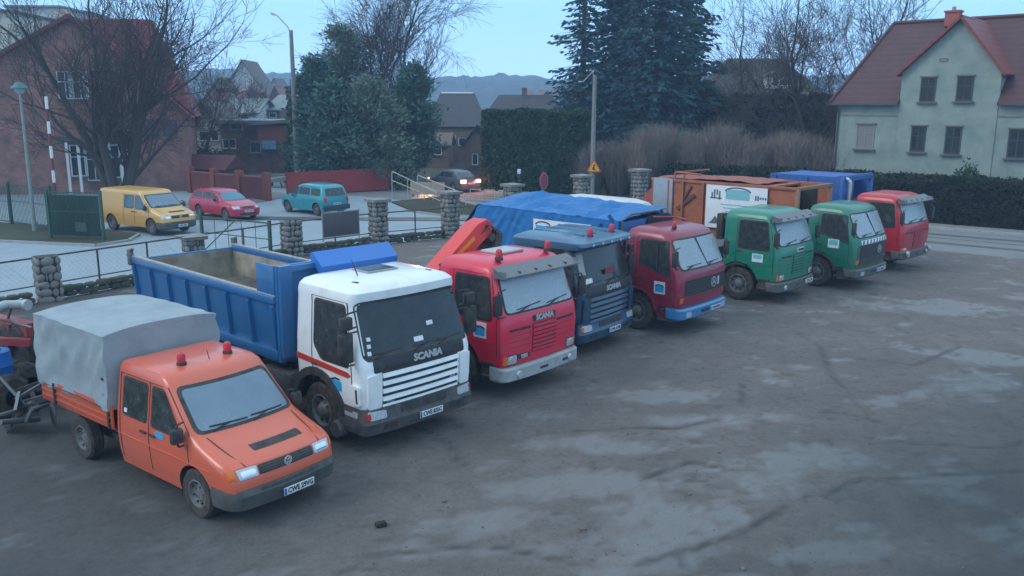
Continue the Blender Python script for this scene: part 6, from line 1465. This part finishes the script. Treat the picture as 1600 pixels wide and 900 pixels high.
def spruce(name, label, x, y, h, rad, seed, zb=2.0, m=None, group=None, step=.27, dens_=1.5, card=.46, irregular=.25):
    rr = random.Random(seed); t = thing(name, label, 'tree', (x, y, -.1), 0, group)
    vs, fs = [], []; z = zb; BRN = MB().cone((0, 0, 0), (0, 0, h), h*.018, .02, 10)
    while z < h-.3:
        f = 1-(z-zb)/(h-zb); L0 = rad*(f**.85)*(1-irregular/2+irregular*noise.noise(Vector((z*1.1, seed, 0)))*2); nb = 7 if f > .2 else 5
        for k in range(nb):
            a = 2*math.pi*(k+rr.random())/nb; L_ = max(.25, L0*rr.uniform(.7, 1.15)); dr = Vector((math.cos(a), math.sin(a), 0)); n = max(4, int(L_*8*dens_)); sd_ = Vector((-dr.y, dr.x, 0))
            BRN.cone((0, 0, z), dr*L_*.9+Vector((0, 0, z-.22*L_+.12*L_*.9)), .03, .01, 3, cap=False)
            for i in range(n):
                u = (i+rr.random())/n; p = dr*(L_*u)+Vector((0, 0, z-.35*L_*u+.20*L_*u*u+rr.uniform(-.1, .06)))+sd_*rr.uniform(-1, 1)*(.10+.38*L_*.35*(1-u))
                s = card*rr.uniform(.6, 1.35); e = (dr*rr.uniform(.3, 1)+sd_*rr.uniform(-.9, .9)+Vector((0, 0, rr.uniform(-.6, .05)))).normalized(); b = Vector((rr.gauss(0, 1), rr.gauss(0, 1), rr.gauss(0, 1))).cross(e).normalized()
                q = len(vs); vs += [p, p+e*s*.6+b*s*.22, p+e*s*1.25, p+e*s*.55-b*s*.22]; fs.append((q, q+1, q+2, q+3))
        z += step*rr.uniform(.8, 1.2)
    BRN.build('trunk', BARK, t, fix=False); MB().add(vs, fs).build('crown', m or SPR, t, fix=False); return t
def shrub(name, label, x, y, sx, sy, h, n, size, m, seed, cat='bush', z0=.1, group=None, lump=.35, trunk=True, shell=.75):
    rr = random.Random(seed); t = thing(name, label, cat, (x, y, -.05), 0, group)
    def f():
        a = rr.uniform(0, 6.283); c = rr.uniform(-1, 1); r_ = rr.uniform(0, 1)**(1-shell) if shell < 1 else 1
        u = Vector((math.cos(a)*math.sqrt(1-c*c), math.sin(a)*math.sqrt(1-c*c), c)); k = 1+lump*noise.noise(u*2.2+Vector((seed, 0, 0)))*1.6+lump*.5*noise.noise(u*6+Vector((0, seed, 0)))
        return Vector((u.x*sx*r_*k, u.y*sy*r_*k, z0+h*.5+u.z*h*.5*r_*k))
    v, q = leafcloud(n, f, size, rr); MB().add(v, q).build('crown', m, t, fix=False)
    if trunk:
        mb = MB()
        for k in range(5): a = rr.uniform(0, 6.28); mb.cone((0, 0, 0), (math.cos(a)*sx*.5, math.sin(a)*sy*.5, h*.7), .05+.01*h, .015, 5)
        mb.build('trunk', BARK, t)
    return t
def hedge(name, label, a, b, th, h, n, size, m, seed, z0=0, top=.1, group=None, slope=0):
    rr = random.Random(seed); a, b = Vector((a[0], a[1])), Vector((b[0], b[1])); d = b-a; L_ = d.length; t = thing(name, label, 'hedge', (a.x, a.y, -.05), math.atan2(d.y, d.x), group)
    def f():
        k = rr.random(); u = rr.uniform(0, L_); hh = h*(1+top*noise.noise(Vector((u*.5, seed, 0)))+top*.5*noise.noise(Vector((u*1.9, seed, 0)))); bul = .12*noise.noise(Vector((u*.9, seed+4, rr.random()*.1)))
        if k < .5: return Vector((u, -th/2-bul*2+rr.gauss(0, .07), rr.uniform(z0, hh)))
        if k < .85: v = rr.uniform(-th/2, th/2); return Vector((u, v, hh+slope*(v+th/2)+rr.gauss(0, .07)))
        if k < .93: return Vector((rr.choice((0, L_))+rr.gauss(0, .08), rr.uniform(-th/2, th/2), rr.uniform(z0, hh)))
        return Vector((u, rr.uniform(-th/2, th/2), rr.uniform(z0, hh)))
    v, q = leafcloud(n, f, size, rr); MB().add(v, q).build('foliage', m, t, fix=False)
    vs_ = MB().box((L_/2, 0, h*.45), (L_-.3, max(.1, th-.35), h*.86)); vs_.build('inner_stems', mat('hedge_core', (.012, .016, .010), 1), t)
    return t
def brush(name, label, a, b, th, h, n, m, seed, hv=.3, group=None):
    "leafless thicket: thousands of thin upright twigs"
    rr = random.Random(seed); a, b = Vector((a[0], a[1])), Vector((b[0], b[1])); d = b-a; L_ = d.length; t = thing(name, label, 'bush', (a.x, a.y, -.05), math.atan2(d.y, d.x), group); mb = MB(); st = MB()
    ncl = max(2, int(L_/.5))
    for c in range(ncl):
        cx_, cy_ = L_*(c+rr.random())/ncl, rr.uniform(-th/2, th/2); hh = h*(1+hv*noise.noise(Vector((cx_*.35, seed, 0)))*1.5)*(.45+.55*math.sin(math.pi*min(1, max(0, (cx_+.6)/(L_+1.2))))**.5)
        for k in range(n//ncl):
            an = rr.uniform(0, 6.28); sp = abs(rr.gauss(0, .30)); p = Vector((cx_, cy_, 0)); dd = Vector((math.cos(an)*sp, math.sin(an)*sp, 1)).normalized(); Lk = hh*rr.uniform(.45, 1.05); q = p+dd*Lk*.55; dd2 = (dd+Vector((rr.gauss(0, .3), rr.gauss(0, .3), .1))).normalized(); e = q+dd2*Lk*.45
            w2 = Vector((math.sin(an), -math.cos(an), 0))*.018; i = len(mb.v); mb.v += [tuple(p-w2), tuple(p+w2), tuple(q+w2*.8), tuple(q-w2*.8), tuple(e)]; mb.f += [(i, i+1, i+2, i+3), (i+3, i+2, i+4)]; mb.mi += [0, 0]
            for _ in range(3):
                f = rr.uniform(.3, .95); s0 = p.lerp(e, f); g_ = s0+Vector((rr.gauss(0, .35), rr.gauss(0, .35), rr.uniform(.1, .6))); i = len(mb.v); mb.v += [tuple(s0-w2*.6), tuple(s0+w2*.6), tuple(g_)]; mb.f.append((i, i+1, i+2)); mb.mi.append(0)
    mb.build('twigs', m, t, fix=False); return t
q = gr(190, 296)
bare_tree('bare_tree', 'large leafless many-stemmed tree in front of the brick house', at(185, 280, 50).x, 50, 15.0, 21, stems=4, r0=.36, spread=.8, gens=5, kids_=(3,), group='leafless trees', first=.15)
bare_tree('bare_tree', 'leafless upright tree with drooping twigs rising behind the right half of the conifer clump', at(618, 250, 68).x, 68, 17.5, 5, stems=1, r0=.26, spread=.6, gens=5, kids_=(4,5), first=.35, group='leafless trees', droop=.7, bark=BARKP)
bare_tree('bare_tree', 'leafless tree directly behind the tallest loose conifer of the middle clump', at(583, 250, 68).x, 68.5, 16, 8, stems=1, r0=.22, spread=.55, gens=5, group='leafless trees', bark=BARKP, first=.4)
bare_tree('bare_tree', 'leafless tree left of the plaster house, straight trunk, left of the forked one', at(1243, 250, 60).x, 60, 15.5, 11, r0=.26, spread=.85, gens=5, group='leafless trees', first=.35)
bare_tree('bare_tree', 'leafless forked tree beside the left corner of the plaster house', at(1297, 250, 58).x, 58, 16, 33, stems=2, r0=.26, spread=.85, gens=5, group='leafless trees')
bare_tree('bare_tree', 'thin leafless tree between the big spruces and the straight-trunked tree', at(1165, 250, 66).x, 66, 15.5, 44, r0=.2, spread=.85, gens=5, group='leafless trees', first=.2)
bare_tree('bare_tree', 'small leafless tree left of the big spruces above the barn roof', at(885, 250, 72).x, 72, 9, 52, r0=.16, spread=.6, gens=5, group='leafless trees', first=.2)
bare_tree('bare_tree', 'small bushy leafless tree right of the brick house', at(305, 250, 72).x, 72, 11.5, 62, r0=.18, spread=.85, gens=5, group='leafless trees', first=.12, stems=2)
bare_tree('bare_tree', 'far tree among the hillside houses left of the tall lamp pole', at(384, 200, 105).x, 105, 10, 72, r0=.2, spread=.7, gens=5, group='leafless trees', first=.3)
spruce('spruce', 'big dark spruce with its top beyond the frame, the left of the pair', at(908, 250, 68).x, 68, 21, 4.3, 3, zb=2.2, step=.42, card=.38, dens_=1.25, irregular=.5, group='tall dark spruces')
spruce('spruce', 'widest dark spruce, the middle tall one behind the bare bushes', at(1025, 250, 66).x, 66, 25, 5.8, 4, zb=2.0, step=.33, card=.42, irregular=.4, group='tall dark spruces')
spruce('spruce', 'dark spruce behind, filling the gap right of the widest one', at(1070, 250, 72).x, 72, 20, 5.0, 9, zb=2.0, step=.36, card=.42, irregular=.45, group='tall dark spruces')
spruce('spruce', 'dark spruce set back between the left and the widest spruces', at(968, 250, 74).x, 74, 23, 5.6, 14, zb=2.0, group='tall dark spruces')
spruce('columnar_conifer', 'narrow column-shaped dark conifer beside the tall lamp pole', at(459, 250, 64).x, 64, 7.6, .75, 23, zb=.2, m=HEG, step=.2, card=.25, dens_=2.6, irregular=.1)
def pine(label, px, Y, pyt, rad, seed, m, n=9000):
    x = at(px, 250, Y).x; h = at(px, pyt, Y).z
    rr = random.Random(seed); t = thing('conifer', label, 'tree', (x, Y, -.1), 0, 'mixed conifers in the middle'); BR_ = MB().cone((0, 0, 0), (.1, 0, h*.95), .16, .03, 8)
    vs, fs = [], []
    for k in range(int(h*9)):
        z = h*rr.uniform(.10, .98); f = (1-(z/h))**.75*(.75+.25*min(1, z/h*4)); a = rr.uniform(0, 6.283); L_ = rad*f*rr.uniform(.45, 1.2)+.2; d = Vector((math.cos(a), math.sin(a), rr.uniform(.15, .75))).normalized(); e = Vector((0, 0, z))+d*L_
        BR_.cone((0, 0, z), e, .03, .008, 3, cap=False)
        for i in range(int(n/(h*9))):
            u = rr.uniform(.25, 1.08); p = Vector((0, 0, z))+d*L_*u+Vector((rr.gauss(0, .32), rr.gauss(0, .32), rr.gauss(0, .28))); s = .26*rr.uniform(.6, 1.4); g_ = (d+Vector((rr.gauss(0, .6), rr.gauss(0, .6), rr.gauss(.1, .5)))).normalized(); b = Vector((rr.gauss(0, 1), rr.gauss(0, 1), rr.gauss(0, 1))).cross(g_).normalized(); q = len(vs)
            vs += [p, p+g_*s*.6+b*s*.25, p+g_*s*1.2, p+g_*s*.5-b*s*.25]; fs.append((q, q+1, q+2, q+3))
    BR_.build('trunk', BARK, t, fix=False); MB().add(vs, fs).build('crown', m, t, fix=False)
pine('dark green conifer at the left of the middle clump, beside the column conifer', 498, 63, 92, 2.7, 1, CON, 14000)
pine('tallest loose conifer of the middle clump with an airy pointed top', 540, 66, 42, 3.6, 2, OLV, 11000)
pine('bushy olive conifer low in the front of the middle clump', 582, 61, 128, 4.0, 6, OLV, 18000)
pine('dark rounded conifer at the right end of the middle clump', 648, 64, 104, 2.6, 8, CON, 14000)
pine('dark conifer low at the left foot of the middle clump', 520, 60, 130, 2.8, 12, CON, 9000)
shrub('laurel', 'dark low shrub under the cream cottage', at(322, 240, 70).x, 70, 1.9, 1.2, 2.4, 2500, .22, HEG, 3, group='garden shrubs')
shrub('laurel', 'small dark shrub beside the cream cottage corner', at(352, 245, 69).x, 69, 1.1, .9, 1.9, 1500, .2, HEG, 5, group='garden shrubs')
hedge('clipped_hedge', 'tall dark clipped conifer hedge in front of the long barn', (at(758, 0, 60).x, 60.5), (at(925, 0, 60).x, 59.5), 2.6, 5.4, 26000, .26, HEG, 2, top=.04)
hedge('clipped_hedge', 'low green hedge behind the solid red board fence', (at(500, 0, 62).x, 60.2), (at(640, 0, 60).x, 60.6), 1.0, 1.9, 5000, .18, OLV, 5, top=.05)
BRN_ = mat('brown_twigs', (.25, .20, .172), .9, c2=(.15, .13, .115), scale=1.2, amt=.8)
brush('bare_thicket', 'wide brownish leafless thicket in front of the spruces, tallest in its middle', (at(985, 0, 56).x, 56.5), (at(1215, 0, 54).x, 53.5), 3.6, 5.2, 15000, BRN_, 3, group='leafless thickets')
brush('bare_thicket', 'brownish leafless thicket against the left corner of the plaster house', (at(1190, 0, 54).x, 53.8), (at(1318, 0, 51).x, 50.8), 3.0, 4.6, 9000, BRN_, 7, group='leafless thickets')
brush('bare_thicket', 'low greyish thicket right of the utility pole', (at(925, 0, 56).x, 57.5), (at(1000, 0, 56).x, 56.5), 2.4, 4.0, 5000, mat('grey_twigs', (.18, .155, .14), .9), 9, group='leafless thickets')
DKH = leafmat('dark_evergreen', (.008, .024, .016), (.018, .038, .024), .8)
hedge('evergreen_belt', 'dark evergreen belt below the half-hidden dark roof at right', (at(1085, 0, 68).x, 68), (at(1330, 0, 66).x, 66), 3, 6.6, 16000, .34, DKH, 12, top=.18)
# roadside hedge: one clipped band and a lower front band
HG2 = leafmat('roadside_hedge', (.016, .028, .018), (.032, .042, .028), 1.2)
ha, hb = Vector(rp(-16, -3.6)), Vector(rp(14, -3.6))
hedge('roadside_hedge', 'broad dark evergreen hedge along the road in front of the plaster house', ha, hb, 2.6, 2.25, 30000, .17, HG2, 4, top=.07, slope=.0)
ha, hb = Vector(rp(-16, -2.0)), Vector(rp(14, -2.0))
hedge('roadside_hedge', 'lower darker hedge strip at the kerb below the broad hedge', ha, hb, .7, 1.15, 12000, .14, leafmat('low_hedge', (.012, .020, .014), (.022, .032, .022), 1.5), 6, top=.08)
sp_ = at(1518, 262, 43.5)
shrub('garden_bush', 'small dark bush poking above the roadside hedge before the plaster house', sp_.x, 43.8, .65, .6, 3.05, 1400, .16, HEG, 17)
# ================================================================== MACHINERY AT THE LEFT EDGE
mach = 'farm machinery at the left edge'
JR = mat('implement_red', (.36, .035, .04), .5, c2=DUST, scale=5, amt=.4); JG = mat('implement_grey', (.11, .13, .14), .5, .2, c2=(.15, .13, .11), scale=6, amt=.6)
def J(px, py, z): return gr(px, py, z)
c = J(10, 560, 1.0)
t = thing('field_sprayer', 'red framed field machine with a fat pale pipe, cut off by the left edge', 'farm machine', (c.x, c.y, 0), R(-20), mach)
def LJ(px, py, z): 
    p = J(px, py, z)-Vector((c.x, c.y, 0)); a = R(20); return Vector((p.x*math.cos(a)-p.y*math.sin(a), p.x*math.sin(a)+p.y*math.cos(a), p.z))
P_ = [LJ(-90, 560, 1.9), LJ(-30, 490, 1.9), LJ(8, 476, 1.85), LJ(38, 476, 1.8)]
MB().tube(P_, .085, 12).cone(P_[-1], P_[-1]+Vector((.10, 0, 0)), .11, .11, 12).build('discharge_pipe', mat('pale_pipe', (.42, .46, .46), .5), t)
MB().bar(LJ(-80, 485, 1.4), LJ(50, 515, 1.4), .22, .26).bar(LJ(-60, 530, 1.3), LJ(48, 535, 1.2), .12, .14).bar(LJ(15, 505, 1.5), LJ(10, 600, .2), .1, .1).build('frame', JR, t)
for P in ([LJ(-50, 485, 1.75), LJ(50, 512, 1.55)], [LJ(-50, 560, 1.2), LJ(0, 590, .9), LJ(45, 640, .4)], [LJ(20, 470, 1.9), LJ(12, 500, 1.5)]): MB().tube(P, .027, 6).build('support_tube', JG, t)
MB().lathe([(.22, -.18), (.46, -.17), (.56, -.1), (.56, .1), (.46, .17), (.22, .18)], LJ(30, 545, .95), 'Y', 28).build('tyre', RUB, t)
MB().lathe([(.24, -.12), (.2, 0), (.08, .05), (.001, .05)], LJ(30, 545, .95), 'Y', 20).build('rim', RIM, t)
for (px, py, z) in ((40, 600, .45), (12, 620, .4)): MB().lathe([(.16, -.14), (.34, -.13), (.42, -.07), (.42, .07), (.34, .13), (.16, .14)], LJ(px, py, z), 'X', 24).build('tyre', RUB, t)
MB().tube([LJ(12, 668, .3), LJ(28, 648, .35), LJ(45, 638, .35), LJ(62, 640, .3)], .05, 8).tube([LJ(40, 660, .3), LJ(50, 640, .5), LJ(75, 632, .4)], .04, 8).tube([LJ(0, 660, .5), LJ(60, 655, .2)], .05, 8).tube([LJ(-20, 655, .45), LJ(30, 640, .4), LJ(52, 628, .6)], .04, 8).build('hitch_linkage', JG, t)
c2_ = J(3, 590, 0)
b_ = thing('blue_barrel', 'bright blue plastic barrel between the machine tyres at the left edge', 'barrel', (J(-8, 570, .95).x, J(-8, 570, .95).y, .35), 0)
MB().lathe([(.001, 0), (.27, 0), (.29, .05), (.29, .28), (.30, .30), (.29, .32), (.29, .58), (.30, .60), (.29, .62), (.27, .86), (.24, .88), (.001, .88)], n=28).build('drum', mat('barrel_blue', (.01, .13, .42), .4), b_)
MB().cone((.1, 0, .88), (.1, 0, .91), .04, .04, 10).build('bung', BLK, b_)
pw = J(30, 660, .2)
t = thing('plough', 'grey steel plough with a broad worn share lying beside the pickup bed', 'plough', (pw.x, pw.y, 0), R(-50), mach)
MB().add([(-.55, -.05, .05), (-.1, -.2, .02), (.35, -.12, .55), (-.15, .05, .72), (-.55, 0, .05), (-.1, -.15, .02), (.35, -.07, .55), (-.15, .1, .72)], [(0, 1, 2, 3), (4, 7, 6, 5), (0, 4, 5, 1), (1, 5, 6, 2), (2, 6, 7, 3), (3, 7, 4, 0)]).build('share', mat('share_steel', (.27, .30, .32), .45, .5, c2=(.14, .10, .08), scale=5, amt=.6), t)
MB().bar((-.2, .05, .45), (.2, 1.1, .7), .08, .12).bar((.2, 1.1, .7), (.3, 1.6, .25), .06, .1).bar((-.1, 0, .6), (-.5, .9, .85), .05, .05).tube([(-.5, .9, .85), (-.2, 1.3, .4), (.2, 1.5, .3)], .035, 8).build('beam', JG, t)
MB().lathe([(.001, .01), (.22, .01), (.24, 0), (.22, -.01), (.001, -.01)], (.25, .5, .3), 'Y', 20).build('coulter_disc', STEEL, t)
t = thing('junk_heap', 'heap of dark mud-caked machine parts behind the plough at the left edge', 'junk', (J(20, 640, 0).x, J(20, 640, 0).y+.6, 0), 0)
rr = random.Random(4); mb = MB()
for k in range(26):
    p = Vector((rr.uniform(-1.6, .7), rr.uniform(-.5, 1.4), rr.uniform(.08, .45))); M = Matrix.Rotation(rr.uniform(0, 3), 4, 'Z') @ Matrix.Rotation(rr.uniform(-.6, .6), 4, 'X'); mb.box(p, (rr.uniform(.15, .7), rr.uniform(.06, .25), rr.uniform(.05, .3)), M=M, ch=.015)
mb.build('scrap_pile', mat('scrap', (.045, .045, .045), .7, c2=(.10, .08, .065), scale=5, amt=.8), t)
mb = MB()
for k in range(10):
    p = Vector((rr.uniform(-1.5, .6), rr.uniform(-.5, 1.2), rr.uniform(.1, .6))); mb.tube([p, p+Vector((rr.uniform(-.5, .5), rr.uniform(-.5, .5), rr.uniform(-.1, .3)))], .03, 6)
mb.build('loose_pipes', JG, t)
rr = random.Random(9); mb = MB()
for k in range(40):
    p = Vector((rr.uniform(-1.7, 1.0), rr.uniform(-.9, 2.4), rr.uniform(.05, .95))); q = p+Vector((rr.gauss(0, .3), rr.gauss(0, .3), rr.gauss(0, .25))); q.z = max(.04, q.z); mb.bar(p, q, rr.uniform(.02, .09), rr.uniform(.02, .12))
mb.build('machine_bars', mat('bar_dark', (.05, .055, .06), .7, c2=(.16, .15, .14), scale=5, amt=.9), t)
# pebbles and clods on the yard
rr = random.Random(12); mb = MB()
for k in range(420):
    px, py = rr.uniform(450, 1590), rr.uniform(470, 895); p = gr(px, py)
    s = rr.uniform(.006, .02) if rr.random() > .02 else .05; M = Matrix.Rotation(rr.uniform(0, 3), 4, 'Z'); mb.box((p.x, p.y, s*.25), (s*rr.uniform(1, 2), s*rr.uniform(.8, 1.4), s*.8), M=M, ch=s*.22)
tag(mb.build('pebbles', mat('pebble', (.16, .15, .14), .9, c2=(.07, .06, .05), scale=3, amt=.8)), None, None, kind='stuff')
p = gr(595, 822)
tag(MB().box((p.x, p.y, .03), (.16, .11, .07), rz=.5, ch=.025).build('mud_clod', mat('clod', (.03, .027, .025), .95, bump=.5, bscale=30)), 'dark clod of mud lying on the yard in front of the orange pickup', 'clod')

# ------------------------------------------------------------------ air
hzm = bpy.data.materials.new('haze'); hzm.use_nodes = True; n = hzm.node_tree; n.nodes.clear()
vo = n.nodes.new('ShaderNodeVolumePrincipled'); vo.inputs['Color'].default_value = (.50, .72, 1, 1); vo.inputs['Density'].default_value = .0013; vo.inputs['Anisotropy'].default_value = .2
oo = n.nodes.new('ShaderNodeOutputMaterial'); n.links.new(vo.outputs[0], oo.inputs[1])
hb_ = MB().box((0, 0, 39.5), (1460, 1460, 83)).build('haze', hzm, smooth=False); hb_['kind'] = 'stuff'
